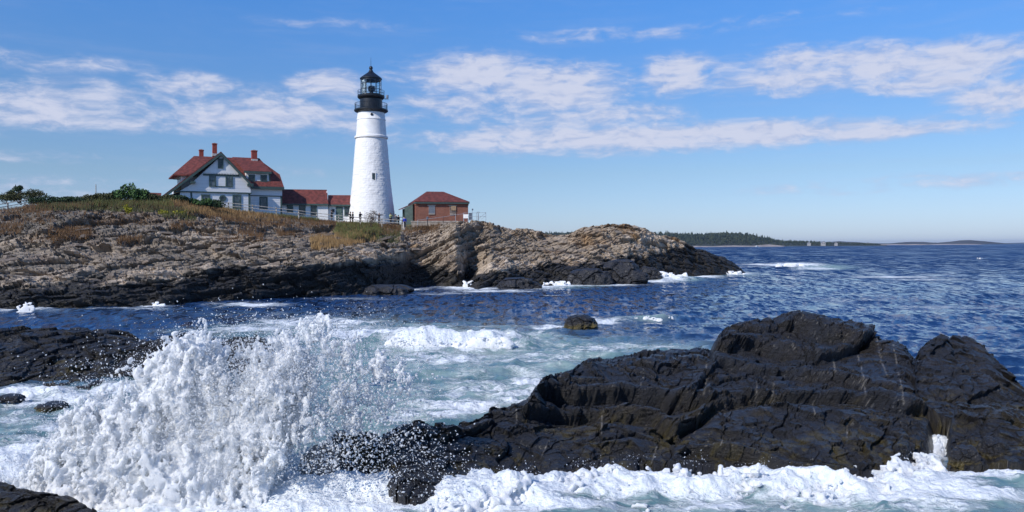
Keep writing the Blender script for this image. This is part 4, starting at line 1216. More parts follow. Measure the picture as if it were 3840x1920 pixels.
# walls: front gable body
wl = MB()
zt = h(1000, 785)[1]
wl.prism([(UL, -1.0), (UR, -1.0), (UR, zt - .02), (UL, zt - .02)], 0.0, 7.0)
wl.build('ground_floor_wall', M_CLAP, house)
up = MB()
zr = Rw_t[1]
zl = h(372, 776)[1]
up.prism([(UL - .05, zt + .12), (UR + .10, zt + .12), (UR + .02, zr), (apw[0], apw[1]), (UL + 1.2, zl + 1.0)], -.08, 7.0)
up.build('gable_wall', M_CLAP, house)
za = h(865, 548)[1]
hw_l = h(655, 545)[0]; hw_r = h(1075, 545)[0]
pk = MB().prism([(hw_l, za + .02), (hw_r, za + .02), (apw[0], apw[1] - .05)], -.26, -.085)
n_sc = 22
for i in range(n_sc):
    a0 = hw_l + (hw_r - hw_l) * i / n_sc; a1 = hw_l + (hw_r - hw_l) * (i + .62) / n_sc
    pk.box(a0, a1, -.26, -.09, za - .14, za + .02)
pk.build('attic_panel', M_WHITE, house)
MB().box(hw_l - .1, hw_r + .1, -.16, -.085, za - .42, za - .15).build('frieze_board', M_GREEN, house)
MB().box(h(300, 790)[0], UR + .2, -.17, 0.02, zt - .06, zt + .12).build('band_board', M_GREEN, house)
MB().box(UR - .25, UR + .06, -.05, .22, -1.0, zt - .08).build('corner_board', M_GREEN, house)
cb = h(507, 800)[0]
MB().box(cb - .12, cb + .12, -.05, .02, -1.0, zt - .08).build('corner_board', M_GREEN, house)
# roof of the gable wing: asymmetric planes, thick edge
zz = .0
EL = h(140, 830, -.6); ER = h(1243, 672, -.6); AP = h(865, 283, -.6)
VR = 8.2
kk = h(480, 655, -.6)
rf = MB()
rf.slab([(AP[0], -.6, AP[1]), (EL[0], -.6, EL[1]), (EL[0], VR, EL[1]), (AP[0], VR, AP[1])], (0, 0, -.22))
rf.build('gable_roof', M_ROOF, house)
rf = MB().slab([(AP[0], -.6, AP[1]), (AP[0], VR, AP[1]), (ER[0], VR - 3, ER[1]), (ER[0], -.6, ER[1])], (0, 0, -.22))
rf.build('gable_roof', M_ROOF, house)
# barge boards under the rake
for (A, B) in (((EL[0], EL[1]), (AP[0], AP[1])), ((AP[0], AP[1]), (ER[0], ER[1]))):
    d = .36
    MB().prism([(A[0], A[1] - .22 - d), (B[0], B[1] - .22 - d), (B[0], B[1] - .16), (A[0], A[1] - .16)], -.72, -.605).build('barge_board', M_GREEN, house)
    MB().slab([(A[0], -.60, A[1] - .24), (B[0], -.60, B[1] - .24), (B[0], -.1, B[1] - .24), (A[0], -.1, A[1] - .24)], (0, 0, -.08)).build('soffit', M_GREEN, house)
br = h(1178, 682); MB().box(br[0], h(1250, 682)[0], -.62, .0, br[1] - .25, br[1] + .12).build('eave_return', M_GREEN, house)
br = h(478, 657); MB().box(br[0], h(552, 657)[0], -.62, .0, br[1] - .16, br[1] + .16).build('eave_return', M_GREEN, house)
# windows of the gable front
def cwin(x0, x1, y0, y1, v=0.0, par=None, **k):
    a = h(x0, y1, v); b = h(x1, y0, v)
    return window(par or house, a[0], b[0], a[1], b[1], v - .04, **k)
cwin(828, 893, 368, 487, -.27, fr=.2)
cwin(722, 803, 556, 706, -.09, fr=.16, glass=M_CURT); cwin(920, 1006, 560, 712, -.09, fr=.16, glass=M_CURT)
a = h(803, 711); b = h(920, 556)
MB().box(a[0], b[0], -.15, -.085, a[1], a[1] + .14).build('window_rail', M_GREEN, house)
MB().box(a[0], b[0], -.15, -.085, b[1] - .14, b[1]).build('window_rail', M_GREEN, house)
cwin(627, 733, 803, 960, 0, fr=.2, glass=M_CURT); cwin(1004, 1108, 806, 972, 0, fr=.2, glass=M_CURT)
rc = h(885, 848)
m_ = MB()
for i in range(24):
    t0, t1 = 2 * math.pi * i / 24, 2 * math.pi * (i + 1) / 24
    P = [(rc[0] + rr * math.cos(t_), rc[1] + rr * math.sin(t_)) for t_ in (t0, t1) for rr in (.28, .50)]
    m_.add([(P[0][0], -.1, P[0][1]), (P[1][0], -.1, P[1][1]), (P[3][0], -.1, P[3][1]), (P[2][0], -.1, P[2][1]), (P[0][0], 0.02, P[0][1]), (P[1][0], 0.02, P[1][1]), (P[3][0], 0.02, P[3][1]), (P[2][0], 0.02, P[2][1])],
           [(0, 1, 2, 3), (4, 7, 6, 5), (1, 5, 6, 2), (0, 3, 7, 4)])
rw = m_.build('round_window', M_GREEN, house)
m_ = MB(); m_.prism([(rc[0] + .27 * math.cos(2 * math.pi * i / 20), rc[1] + .27 * math.sin(2 * math.pi * i / 20)) for i in range(20)], -.03, 0.0); m_.build('pane', M_GLASS, rw)
# right hand section, set back
vr = 1.4
a = h(1215, 1000, vr); b = h(1597, 705, vr); tb = h(1400, 822, vr)[1]
UE = b[0]
MB().box(UR - .2, UE, vr, VB, -1.0, tb - .02).build('side_wall', M_CLAP, house)
MB().box(UR - .2, UE + .06, vr - .08, VB + .06, tb + .1, h(1400, 716, vr)[1]).build('side_wall', M_CLAP, house)
MB().box(UR + .07, UE + .1, vr - .12, VB + .1, tb - .03, tb + .1).build('band_board', M_GREEN, house)
MB().box(UE - .2, UE + .05, vr - .05, vr + .2, -1.0, tb - .04).build('corner_board', M_GREEN, house)
cwin(1329, 1427, 832, 976, vr, fr=.2, glass=M_CURT)
# main roof
ve = .9
E1 = h(1626, 712, ve); z_e = E1[1]
Rg = h(1312, 372, 6.0); Lg = h(540, 337, 6.0); zrg = (Rg[1] + Lg[1]) / 2
M1 = h(1575, 560, 2.6)
E0u = UR - .6
mr = MB()
P = lambda u, v, z: (u, v, z)
front = [P(E0u, ve, z_e), P(E1[0], ve, z_e), P(M1[0], 2.6, M1[1]), P(Rg[0], 6.0, zrg), P(Lg[0], 6.0, zrg), P(Lg[0], 3.2, zrg - 1.6)]
# built as separate slopes
mr.slab([P(E0u, ve, z_e), P(E1[0], ve, z_e), P(M1[0], 2.6, M1[1]), P(E0u, 2.6, M1[1])], (0, 0, -.2))
mr.slab([P(E0u - 4.5, 2.6, M1[1]), P(M1[0], 2.6, M1[1]), P(Rg[0], 6.0, zrg), P(Lg[0], 6.0, zrg)], (0, 0, -.2))
mr.slab([P(E1[0], ve, z_e), P(E1[0], VB + .6, z_e), P(M1[0], VB - 1.2, M1[1]), P(M1[0], 2.6, M1[1])], (0, 0, -.2))
mr.slab([P(M1[0], 2.6, M1[1]), P(M1[0], VB - 1.2, M1[1]), P(Rg[0], 6.0, zrg)], (0, 0, -.2))
Ld = h(262, 577, 5.0); Lf = h(470, 560, .9)
mr.slab([P(Lg[0], 6.0, zrg), P(Lf[0] - .2, 1.0, Lf[1]), P(Ld[0], 1.6, Ld[1]), P(Ld[0], VB - 1, Ld[1])], (0, 0, -.2))
mr.slab([P(Lg[0], 6.0, zrg), P(AP[0] + .5, 6.0, zrg), P(AP[0] - .2, 1.0, Lf[1] + .9), P(Lf[0] - .2, 1.0, Lf[1])], (0, 0, -.2))
mr.slab([P(Lg[0], 6.0, zrg), P(Rg[0], 6.0, zrg), P(M1[0], VB - 1.2, M1[1]), P(Ld[0], VB - 1, Ld[1])], (0, 0, -.2))
mr.build('main_roof', M_ROOF, house)
MB().box(UR + .1, E1[0] + .03, ve - .08, ve + .02, z_e - .42, z_e - .02).build('eave_board', M_GREEN, house)
MB().box(E1[0] - .05, E1[0] + .05, ve, VB + .6, z_e - .42, z_e - .05).build('eave_board', M_GREEN, house)
MB().box(Ld[0] + .6, UR, 3.4, VB, 2.0, z_e).build('rear_wall', M_CLAP, house)
# right dormer
vd = 1.6
da = h(1168, 668, vd); db = h(1456, 528, vd)
dm = props(MB().box(da[0], db[0], vd, 6.0, da[1] - .3, db[1]).build('dormer', M_WHITE, house))
de = h(1143, 525, vd - .35); de2 = h(1476, 522, vd - .35)
MB().slab([(de[0], vd - .35, de[1]), (de2[0], vd - .35, de[1]), (de2[0] - 1.0, 6.0, zrg - .05), (de[0] - 1.0, 6.0, zrg - .05)], (0, 0, .16)).build('dormer_roof', M_ROOF, dm)
MB().box(de[0], de2[0], vd - .4, vd - .3, de[1] - .22, de[1] + .1).build('dormer_eave', M_GREEN, dm)
MB().box(db[0] - .18, db[0] + .04, vd - .04, vd + .2, da[1] - .3, db[1] - .02).build('dormer_corner', M_GREEN, dm)
cwin(1196, 1275, 566, 652, vd, par=dm, fr=.18); cwin(1342, 1421, 570, 656, vd, par=dm, fr=.18)
# left dormer, its windows face the hillside
dl0 = h(385, 700, 2.0)
dl = MB().box(dl0[0], dl0[0] + 3.6, 2.0, 8.4, dl0[1] - .4, Lf[1] - .1).build('dormer', M_WHITE, house)
for k_ in range(3):
    v0 = 3.0 + k_ * 1.8
    wf = MB().box(dl0[0] - .04, dl0[0] + .0, v0, v0 + 1.0, dl0[1] + .35, Lf[1] - .3).build('dormer_window', M_GREEN, dl)
    MB().box(dl0[0] - .06, dl0[0] - .045, v0 + .12, v0 + .88, dl0[1] + .5, Lf[1] - .42).build('pane', M_GLASS, wf)
MB().box(dl0[0] - .5, dl0[0] + 3.8, 1.5, 8.9, Lf[1] - .22, Lf[1] - .04).build('dormer_eave', M_GREEN, dl)
# porch roof at the lower left
pe = h(160, 838, -1.0); pf = h(400, 790, -1.0)
MB().slab([(pe[0], -1.0, pe[1]), (pf[0], -1.0, pe[1]), (pf[0], 1.5, pf[1] + .3), (pe[0], 1.5, pe[1] + .3)], (0, 0, -.25)).build('porch_roof', M_GREEN, house)
for (x0, x1, y) in ((262, 330, 800),):
    q = h(x0, y, -1.1); q2 = h(x1, y, -1.1); mm = MB(); rr = (q2[0] - q[0]) / 2; cxx = (q[0] + q2[0]) / 2
    pts = [(cxx + rr * math.cos(math.pi * i / 10), q[1] - .5 + rr * .9 * math.sin(math.pi * i / 10)) for i in range(11)]
    mm.prism(pts, -1.2, .3); mm.build('porch_arch', M_GREEN, house)
# chimneys
def chimney(x0, x1, y0, y1, v, flash=True):
    a = h(x0, y1, v); b = h(x1, y0, v); w_ = b[0] - a[0]
    ch = MB().box(a[0], b[0], v, v + w_, a[1] - 1.2, b[1]).box(a[0] - .05, b[0] + .05, v - .05, v + w_ + .05, b[1] - .12, b[1] + .05).build('chimney', M_CHIM, house)
    MB().box(a[0] + .15, b[0] - .15, v + .15, v + w_ - .15, b[1] + .05, b[1] + .16).build('chimney_cap', M_LEAD, ch)
    if flash: MB().box(a[0] - .07, b[0] + .07, v - .07, v + w_ + .07, a[1] - .25, a[1] + .15).build('flashing', M_LEAD, ch)
chimney(1240, 1303, 275, 385, 5.0); chimney(766, 818, 190, 318, 6.2); chimney(605, 656, 266, 345, 7.0, False)

# ---------------- low outbuilding roof to the far left of the house
OF = Frame(553, 745, 131.0, R(20), 8.8)
out = props(OF.root('garage'), 'small outbuilding whose dull red gable roof just shows over the brush', 'shed')
a = OF.L(520, 742, 0)[1]; w0 = OF.L(546, 720, 0); wl_ = OF.L(525, 745, 0)[0]; wr_ = OF.L(568, 745, 0)[0]
MB().prism([(wl_ + .3, -.5), (wr_ - .3, -.5), (wr_ - .3, a), (w0[0], w0[1] - .2), (wl_ + .3, a)], 0, 9).build('wall', M_CLAP, out)
MB().slab([(w0[0], -.4, w0[1]), (wr_, -.4, a), (wr_, 9.2, a), (w0[0], 9.2, w0[1])], (0, 0, .14)).build('roof', M_ROOF, out)
MB().slab([(w0[0], -.4, w0[1]), (w0[0], 9.2, w0[1]), (wl_, 9.2, a), (wl_, -.4, a)], (0, 0, .14)).build('roof', M_ROOF, out)
rx = OF.L(606, 742, 3)[0]
MB().slab([(w0[0] - .1, 2.6, w0[1] - .05), (rx, 2.6, w0[1] - .1), (rx, 0.2, a - .5), (w0[0] - .1, .2, a - .5)], (0, 0, .14)).build('roof', M_ROOF, out)

# ---------------- connecting passages
def passage(name, label, anchor, Y, yaw, z0, wall, ridge_y, ridge_x, vrdg, eave, wins, doors, extra=None):
    fr = Frame(*c1(*anchor), Y, yaw, z0)
    root = props(fr.root(name), label, 'building')
    q = lambda x, y, v=0.0: fr.L(*c1(x, y), v)
    a = q(wall[0], wall[3]); b = q(wall[1], wall[2])
    MB().box(a[0], b[0], 0.0, vrdg * 2, -1.0, b[1]).build('wall', M_WHITE, root)
    e0 = q(eave[0], eave[2], -.35); e1 = q(eave[1], eave[3] if len(eave) > 3 else eave[2], -.35)
    r0 = q(ridge_x[0], ridge_y[0], vrdg); r1 = q(ridge_x[1], ridge_y[1], vrdg); zr = (r0[1] + r1[1]) / 2; ze = (e0[1] + e1[1]) / 2
    mid = ((e1[0] * .45 + r1[0] * .55), vrdg * .45, ze + (zr - ze) * .42)
    MB().slab([(e0[0], -.35, ze), (e1[0], -.35, ze), mid, (r1[0], vrdg, zr), (r0[0], vrdg, zr)], (0, 0, -.14)).build('roof', M_ROOF, root)
    MB().slab([(e0[0], vrdg * 2 + .35, ze), (r0[0], vrdg, zr), (r1[0], vrdg, zr), (e1[0], vrdg * 2 + .35, ze)], (0, 0, -.14)).build('roof', M_ROOF, root)
    MB().prism([(b[0] - .25, ze - .2), (b[0] - .02, ze - .2), (b[0] - .02, zr - .3), (b[0] - .25, zr - .3)], vrdg - .5, vrdg + .5).build('gable_end', M_WHITE, root)
    MB().box(e0[0], e1[0] - .05, -.42, -.352, ze - .26, ze - .01).build('gutter', M_GREEN, root)
    for (x0, x1, y0, y1) in wins:
        p0 = q(x0, y1); p1 = q(x1, y0); window(root, p0[0], p1[0], p0[1], p1[1], -.03, fr=.17)
    for (x0, x1, y0, y1) in doors:
        p0 = q(x0, y1); p1 = q(x1, y0)
        d_ = MB().box(p0[0], p1[0], -.06, .02, p0[1], p1[1]).build('door', M_GREEN, root)
        MB().box(p0[0] + .18, p1[0] - .18, -.1, -.065, p0[1] + .2, (p0[1] + p1[1]) / 2 - .1).box(p0[0] + .18, p1[0] - .18, -.1, -.065, (p0[1] + p1[1]) / 2 + .1, p1[1] - .2).build('door_panel', simple('green_door', (.075, .12, .10), .5, .1), d_)
        MB().box(p1[0] - .17, p1[0] - .10, -.15, -.10, p0[1] + .95, p0[1] + 1.1).build('handle', M_LEAD, d_)
    if extra: extra(root, q)
    return fr, root


passage('covered_passage', "long white covered way with red roof joining the keepers' house", (1600, 1000), 127.5, R(14), 8.8, (1597, 2157, 908, 1100), (737, 747), (1596, 2143), 2.6, (1592, 2162, 912, 915),
        [(1806, 1886, 918, 1052), (1948, 2022, 920, 1062)], [(1660, 1737, 916, 1022)])


def low_extra(root, q):
    p0 = q(2203, 1014); p1 = q(2236, 979)
    MB().box(p0[0], p1[0], -.07, 0.0, p0[1], p1[1]).build('plaque', M_BLACK, root)
    p0 = q(2152, 975); p1 = q(2164, 948)
    MB().box(p0[0], p1[0], -.3, 0.0, p0[1], p1[1]).build('wall_lamp', M_BLACK, root)
    p0 = q(2190, 1000); MB().tube((p0[0], -.12, -.5), (p0[0], -.12, q(2190, 930)[1]), .05).build('downpipe', M_SIGN, root)


passage('entry_wing', 'short white wing with red roof, green door and black plaque against the lighthouse foot', (2165, 1050), 130.0, R(10), 8.5, (2158, 2580, 928, 1150), (808, 813), (2158, 2462), 2.8, (2155, 2568, 922, 926),
        [(2354, 2426, 948, 1064)], [(2254, 2336, 948, 1112)], low_extra)

# ---------------- the lighthouse
TY = 132.0
TF = W(1394, 834, TY); TZ = 8.4
tower = props(empty('lighthouse', (TF[0], TF[1], TZ)), 'tall white conical stone lighthouse with a black lantern room on top', 'lighthouse')
kT = TY / F
def tz(y): return W(1394, y, TY)[2] - TZ
def tr(r): return r * kT
prof = [(tr(93), -1.2), (tr(88.5), tz(828)), (tr(84), tz(790)), (tr(78), tz(745)), (tr(71), tz(680)), (tr(65.5), tz(612)), (tr(60.5), tz(550)), (tr(57.5), tz(522))]
# rough-plastered stone: courses of uneven blocks
nA, nZ = 200, 230
zs = np.linspace(-1.2, tz(522), nZ); an = np.linspace(0, 2 * np.pi, nA, endpoint=False)
rr = np.interp(zs, [p[1] for p in prof], [p[0] for p in prof])
ZZ, AA = np.meshgrid(zs, an, indexing='ij'); RR = np.repeat(rr[:, None], nA, 1)
sx_, sy_ = np.cos(AA) * RR, np.sin(AA) * RR
ci_ = np.floor(ZZ / .38); off = _h(ci_.astype(int), (ci_ * 0).astype(int), (ci_ * 0).astype(int), 5)
qa = AA * 5.0 / (.55 / 1.0) + off * 9 + .5 * fbm(sx_ * .8, sy_ * .8, ZZ, 2, seed=2); qi = np.floor(qa)
hb_ = _h(ci_.astype(int), qi.astype(int), (qi * 0).astype(int), 9)
fz_ = ZZ / .38 - ci_; fq_ = qa - qi
gro = np.exp(-(np.minimum(fz_, 1 - fz_) * .38 / .05) ** 2) + np.exp(-(np.minimum(fq_, 1 - fq_) * .5 / .06) ** 2)
dp = .028 * (hb_ - .5) - .012 * np.clip(gro, 0, 1) + .022 * fbm(sx_ * 1.6, sy_ * 1.6, ZZ * 2.2, 4, .6, seed=6)
RR = RR + dp * sstep(tz(522), tz(545), ZZ)
Vt = np.stack([RR * np.cos(AA), RR * np.sin(AA), ZZ], -1).reshape(-1, 3)
i_ = np.arange(nA * nZ).reshape(nZ, nA); j_ = np.roll(i_, -1, 1)
me_t = fast_mesh('tower_wall', Vt, Q=np.stack([i_[:-1], j_[:-1], j_[1:], i_[1:]], -1).reshape(-1, 4), smooth=True)
M_TOWER = simple('whitewashed_stone', (.80, .785, .77), .75, .03, 1.4, .018, bscale=5)
link('tower_wall', me_t, M_TOWER, tower)
lz = lambda pr, nm, mat, n=48, par=None: MB().lathe([(tr(r_), tz(y_)) for r_, y_ in pr], n).build(nm, mat, par or tower, smooth=True)
lz([(57.5, 522), (62, 519.5), (62, 513), (59, 511), (57, 510)], 'stone_belt', M_TOWER)
lz([(56.6, 510), (52.5, 452)], 'upper_wall', M_WHITE)
lz([(53.8, 452), (53.8, 448), (52.2, 446), (50.8, 430), (50.5, 424)], 'upper_wall', M_WHITE)
lz([(50.6, 425), (55, 422), (61, 419), (63, 417), (63, 413)], 'gallery_deck', M_BLACK)
lz([(41.5, 413), (41.5, 374)], 'watch_room', M_BLACK)
lz([(41.5, 374), (47, 370), (50, 367), (50.5, 363), (50.5, 359.5)], 'gallery_deck', M_BLACK)
lantern = lz([(38.5, 359.5), (38.5, 355)], 'lantern_sill', M_BLACK)
# lantern glazing
gl, tt, bb = material('lantern_glass')
bb.inputs['Base Color'].default_value = (.85, .93, .95, 1); bb.inputs['Roughness'].default_value = .02
bb.inputs['Transmission Weight'].default_value = 1.0; bb.inputs['IOR'].default_value = 1.12
z_b, z_t = tz(355), tz(297); rg = tr(37.6)
NG = 12
for i in range(NG):
    t0, t1 = 2 * math.pi * (i + .04) / NG + .13, 2 * math.pi * (i + .96) / NG + .13
    for k_ in range(3):
        za_, zb_ = z_b + (z_t - z_b) * (k_ + .02) / 3, z_b + (z_t - z_b) * (k_ + .98) / 3
        p_ = [(rg * math.cos(t0), rg * math.sin(t0)), (rg * math.cos(t1), rg * math.sin(t1))]
        MB().slab([(p_[0][0], p_[0][1], za_), (p_[1][0], p_[1][1], za_), (p_[1][0], p_[1][1], zb_), (p_[0][0], p_[0][1], zb_)], (-.015 * math.cos((t0 + t1) / 2), -.015 * math.sin((t0 + t1) / 2), 0)).build('lantern_pane', gl, lantern)
for i in range(NG):
    t0 = 2 * math.pi * i / NG + .13
    MB().tube((rg * math.cos(t0), rg * math.sin(t0), z_b), (rg * math.cos(t0), rg * math.sin(t0), z_t), .045).build('glazing_bar', M_BLACK, lantern)
for k_ in (1, 2):
    zq = z_b + (z_t - z_b) * k_ / 3
    MB().ring(0, 0, zq, rg, .03, 24).build('glazing_ring', M_BLACK, lantern)
# white blind panels inside on the sunny side, and the light itself
for i in range(3):
    t0 = math.pi * (1.0 + .02) + i * .40; t1 = t0 + .38; r_ = tr(36)
    MB().slab([(r_ * math.cos(t0), r_ * math.sin(t0), z_b + .05), (r_ * math.cos(t1), r_ * math.sin(t1), z_b + .05), (r_ * math.cos(t1), r_ * math.sin(t1), z_t - .05), (r_ * math.cos(t0), r_ * math.sin(t0), z_t - .05)], (0.02, .02, 0)).build('lantern_blind', M_WHITE, lantern)
lens = MB().lathe([(.3, z_b), (.3, z_b + .5), (.55, z_b + .6), (.62, z_b + 1.0), (.5, z_b + 1.4), (.2, z_b + 1.5)], 16, cx=.1).build('beacon_lens', M_BOX, lantern, True)
lz([(38, 303), (37.8, 297)], 'roof_rim', M_BLACK, par=tower)
roof_l = lz([(41, 297.5), (41, 294.5), (36, 290), (24, 281), (13, 273), (9, 269), (7, 264)], 'lantern_roof', M_BLACK)
lz([(6.5, 264), (6.5, 262.5), (4.5, 261.5), (4.5, 260), (6, 259.5), (7, 257), (7.2, 254.5), (6, 251), (3.5, 248.5), (.8, 247.5)], 'vent_ball', M_BLACK, 20, roof_l)
MB().tube((0, 0, tz(247.5)), (0, 0, tz(216)), .035, .015).build('lightning_rod', M_BLACK, roof_l)


def gallery_rail(rp, yb, yt, n, rails, name='gallery_rail'):
    r_ = tr(rp)
    for y_ in rails: o_ = MB().ring(0, 0, tz(y_), r_, .028, 36).build(name, M_BLACK, tower)
    for i in range(n):
        t0 = 2 * math.pi * i / n + .05
        MB().tube((r_ * math.cos(t0), r_ * math.sin(t0), tz(yb)), (r_ * math.cos(t0), r_ * math.sin(t0), tz(yt)), .03 if i % 4 == 0 else .018, n=4).build('baluster', M_BLACK, o_)


gallery_rail(48.8, 361, 340, 16, (341, 352)); gallery_rail(60, 414, 389, 48, (390, 412))
fg = props(MB().box(tr(50), tr(66), -.2, .2, tz(372), tz(370.5)).lathe([(tr(4.6), tz(368)), (tr(4.6), tz(357))], 12, cx=tr(61)).build('fog_sensor', M_STEEL, tower))
MB().tube((tr(61), 0, tz(370.5)), (tr(61), 0, tz(368)), .05).build('sensor_stem', M_BLACK, fg)
# portholes and the stair window
def on_tower(px, py):
    a_, b_ = ray(px, py); x_ = a_ * TF[1] - TF[0]
    z_ = tz(py); r_ = np.interp(z_, [p[1] for p in prof] + [tz(452), tz(424)], [p[0] for p in prof] + [tr(52.5), tr(50.5)])
    t_ = math.asin(max(-1, min(1, x_ / r_))); return t_, r_, z_
t_, r_, z_ = on_tower(1403, 437)
po = MB().lathe([(.22, -.06), (.22, .06)], 16).build('porthole', M_BLACK, tower)
po.matrix_local = Matrix.Translation((math.sin(t_) * (r_ + .02), -math.cos(t_) * (r_ + .02), z_)) @ Matrix.Rotation(t_, 4, 'Z') @ Matrix.Rotation(R(90), 4, 'X')
t_, r_, z_ = on_tower(1413, 668)
ws = empty('stair_window'); ws.parent = tower
hw, hh = 5.4 * kT, 12.6 * kT
for nm, mb_, mt in (('window_surround', MB().box(-hw - .12, hw + .12, -.02, .3, hh, hh + .14).box(-hw - .12, hw + .12, -.02, .3, -hh - .14, -hh).box(-hw - .12, -hw, -.02, .3, -hh, hh).box(hw, hw + .12, -.02, .3, -hh, hh), M_TOWER),
                    ('pane', MB().box(-hw, hw, .0, .05, -hh, hh), M_GLASS), ('glazing_bar', MB().box(-.03, .03, -.03, 0, -hh, hh).box(-hw, hw, -.03, 0, -.03, .03), M_GREEN)):
    mb_.build(nm, mt, ws)
ws.matrix_local = Matrix.Translation((math.sin(t_) * (r_ + .04), -math.cos(t_) * (r_ + .04), z_)) @ Matrix.Rotation(t_, 4, 'Z')

# ---------------- brick building
BF = Frame(*c3(1505, 625), 128.5, R(15), 8.6)
bk = props(BF.root('brick_building'), 'low red brick building with red hipped roof and barred windows', 'building')
q3 = lambda x, y, v=0.0: BF.L(*c3(x, y), v)
a = q3(1505, 628); b = q3(2228, 352)
BD = 8.0
MB().box(0.0, b[0], 0, BD, -.3, b[1]).build('wall', M_BRICK, bk)
MB().box(-.08, b[0] + .08, -.08, BD, -1.2, -.1 + q3(1700, 622)[1]).build('plinth', M_CONC, bk)
e0 = q3(1497, 352, -.4); e1 = q3(2250, 352, -.4); ze = (e0[1] + e1[1]) / 2; uc = (e0[0] + e1[0]) / 2
rg0 = q3(1657, 214, BD / 2); rg1 = q3(1888, 216, BD / 2); zr = (rg0[1] + rg1[1]) / 2
rl = (rg1[0] - rg0[0]) / 2; rc_ = (rg0[0] + rg1[0]) / 2
U0, U1, V0, V1 = e0[0], e1[0], -.4, BD + .4
k0 = (rg0[0], BD / 2, zr); k1 = (rg1[0], BD / 2, zr)
for pts in ([(U0, V0, ze), (U1, V0, ze), k1, k0], [(U1, V0, ze), (U1, V1, ze), k1], [(U1, V1, ze), (U0, V1, ze), k0, k1], [(U0, V1, ze), (U0, V0, ze), k0]):
    MB().slab(pts, (0, 0, -.10)).build('roof_slope', M_ROOF, bk)
MB().box(U0 + .03, U1 - .03, V0 + .03, V1 - .03, ze - .36, ze - .11).build('cornice', M_GREEN, bk)
MB().box(-.06, b[0] + .06, -.06, BD + .02, ze - .62, ze - .37).build('brick_course', M_BRICK, bk)


def barred(x0, x1, y0, y1, lint, sill, shutter):
    p0 = q3(x0, y1); p1 = q3(x1, y0)
    o_ = MB().box(p0[0], p1[0], -.015, .0, p0[1], p1[1]).build('window', simple('dim_window', (.11, .115, .12), .4, .25), bk)
    l0 = q3(lint[0], lint[2]); l1 = q3(lint[1], lint[2] - 12)
    MB().box(l0[0], l1[0], -.10, .0, l0[1], l1[1]).build('lintel', M_STONE, o_)
    l0 = q3(sill[0], sill[2] + 13); l1 = q3(sill[1], sill[2])
    MB().box(l0[0], l1[0], -.12, .0, l0[1], l1[1]).build('sill', M_STONE, o_)
    for i in range(7):
        u_ = p0[0] + (p1[0] - p0[0]) * i / 6
        MB().box(u_ - .035, u_ + .035, -.08, -.03, p0[1] + .02, p1[1]).build('bar', M_STEEL if not shutter else simple('rusty_bar', (.30, .22, .17), .8, .2), o_)
    if shutter:
        s0 = q3(1992, 475); s1 = q3(2058, 408)
        MB().slab([(s0[0], -.16, s0[1]), (s1[0], -.16, s0[1]), (s1[0], -.10, s1[1]), (s0[0], -.10, s1[1])], (0, -.03, 0)).build('plywood_panel', simple('plywood', (.33, .22, .13), .8, .15), o_)


barred(1688, 1765, 410, 518, (1663, 1778, 410), (1681, 1766, 518), False)
barred(1977, 2058, 410, 520, (1958, 2070, 412), (1975, 2058, 520), True)
# green lean-to shed on the left end
s1 = q3(1440, 655, .9); s0 = q3(1358, 655, .9); st = q3(1440, 388, .9); sl = q3(1358, 436, .9)
sh = MB().prism([(s0[0], -.6), (s1[0] + .3, -.6), (s1[0] + .3, st[1]), (s0[0], sl[1])], .9, 1.0).build('lean_to', simple('grey_green_boards', (.115, .16, .135), .7, .12), bk)
so = q3(1312, 450, 3.0)[0]
MB().slab([(s0[0], .9, sl[1] + .02), (s1[0] + .4, .9, st[1] + .05), (s1[0] + .4, 4.2, st[1] + .05), (so - .4, 4.2, sl[1] - .28), (s0[0] - .5, .9, sl[1] - .25)], (0, 0, .12)).build('lean_to_roof', M_ROOF, sh)
MB().box(s0[0] - .06, s0[0], .95, 1.15, -.6, sl[1] - .05).box(s0[0] - .06, s0[0], 2.1, 2.2, -.6, sl[1] - .05).box(s0[0] - .06, s0[0], 3.6, 3.8, -.6, sl[1] - .1).build('lean_to_post', M_GREEN, sh)
MB().box(s0[0] - .02, s1[0] + .3, 4.0, 4.1, -.6, sl[1] - .1).build('lean_to_back', simple('dark_boards', (.03, .045, .045), .8, .1), sh)
# retaining wall below the brick building
RW = Frame(*c3(1440, 640), 123.5, R(8), 7.2)
wall = props(RW.root('retaining_wall'), 'low pale concrete wall running below the brick building', 'wall')
p0 = RW.L(*c3(1445, 632), 0); p1 = RW.L(*c3(2080, 625), 0)
MB().box(p0[0], p1[0], 0, .5, -1.5, p0[1]).build('wall_body', M_CONC, wall)
MB().box(p0[0] - .1, p1[0] + .1, -.08, .58, p0[1], p0[1] + .14).build('coping', M_STONE, wall)
q_ = RW.L(*c3(1330, 690), -1.5)[0]
stp = props(empty('stone_steps', RW.o, RW.a), 'few pale stone steps and slab beside the fence corner', 'steps')
for i in range(3):
    MB().box(q_ + .3 * i, p0[0] - .15, -2.4 + i * .6, -1.8 + i * .6, -1.2, -.1 + .16 * i).build('step', M_STONE, stp)

# ================================================================== FENCES AND POSTS
def rail_fence(pts, label, group=None, rails=(.95, .55, .18), post=1.08, rail_r=.05, mats=(M_POST, M_WOOD), name='rail_fence', pr=.075, cat='fence', up=.0):
    """pts: list of world points on the ground, one for each post"""
    o = props(empty(name, tuple(pts[0])), label, cat, group)
    base = Vector(pts[0])
    for p in pts:
        p = Vector(p) - base
        MB().box(p.x - pr, p.x + pr, p.y - pr, p.y + pr, p.z - .5, p.z + post).build('fence_post', mats[0], o)
    for a_, b_ in zip(pts[:-1], pts[1:]):
        a_, b_ = Vector(a_) - base, Vector(b_) - base
        for hgt in rails:
            d_ = .015 * random.uniform(-1, 1)
            MB().tube(a_ + Vector((0, -pr - rail_r, hgt + d_)), b_ + Vector((0, -pr - rail_r, hgt - d_)), rail_r, n=5).build('rail', mats[1], o)
    return o


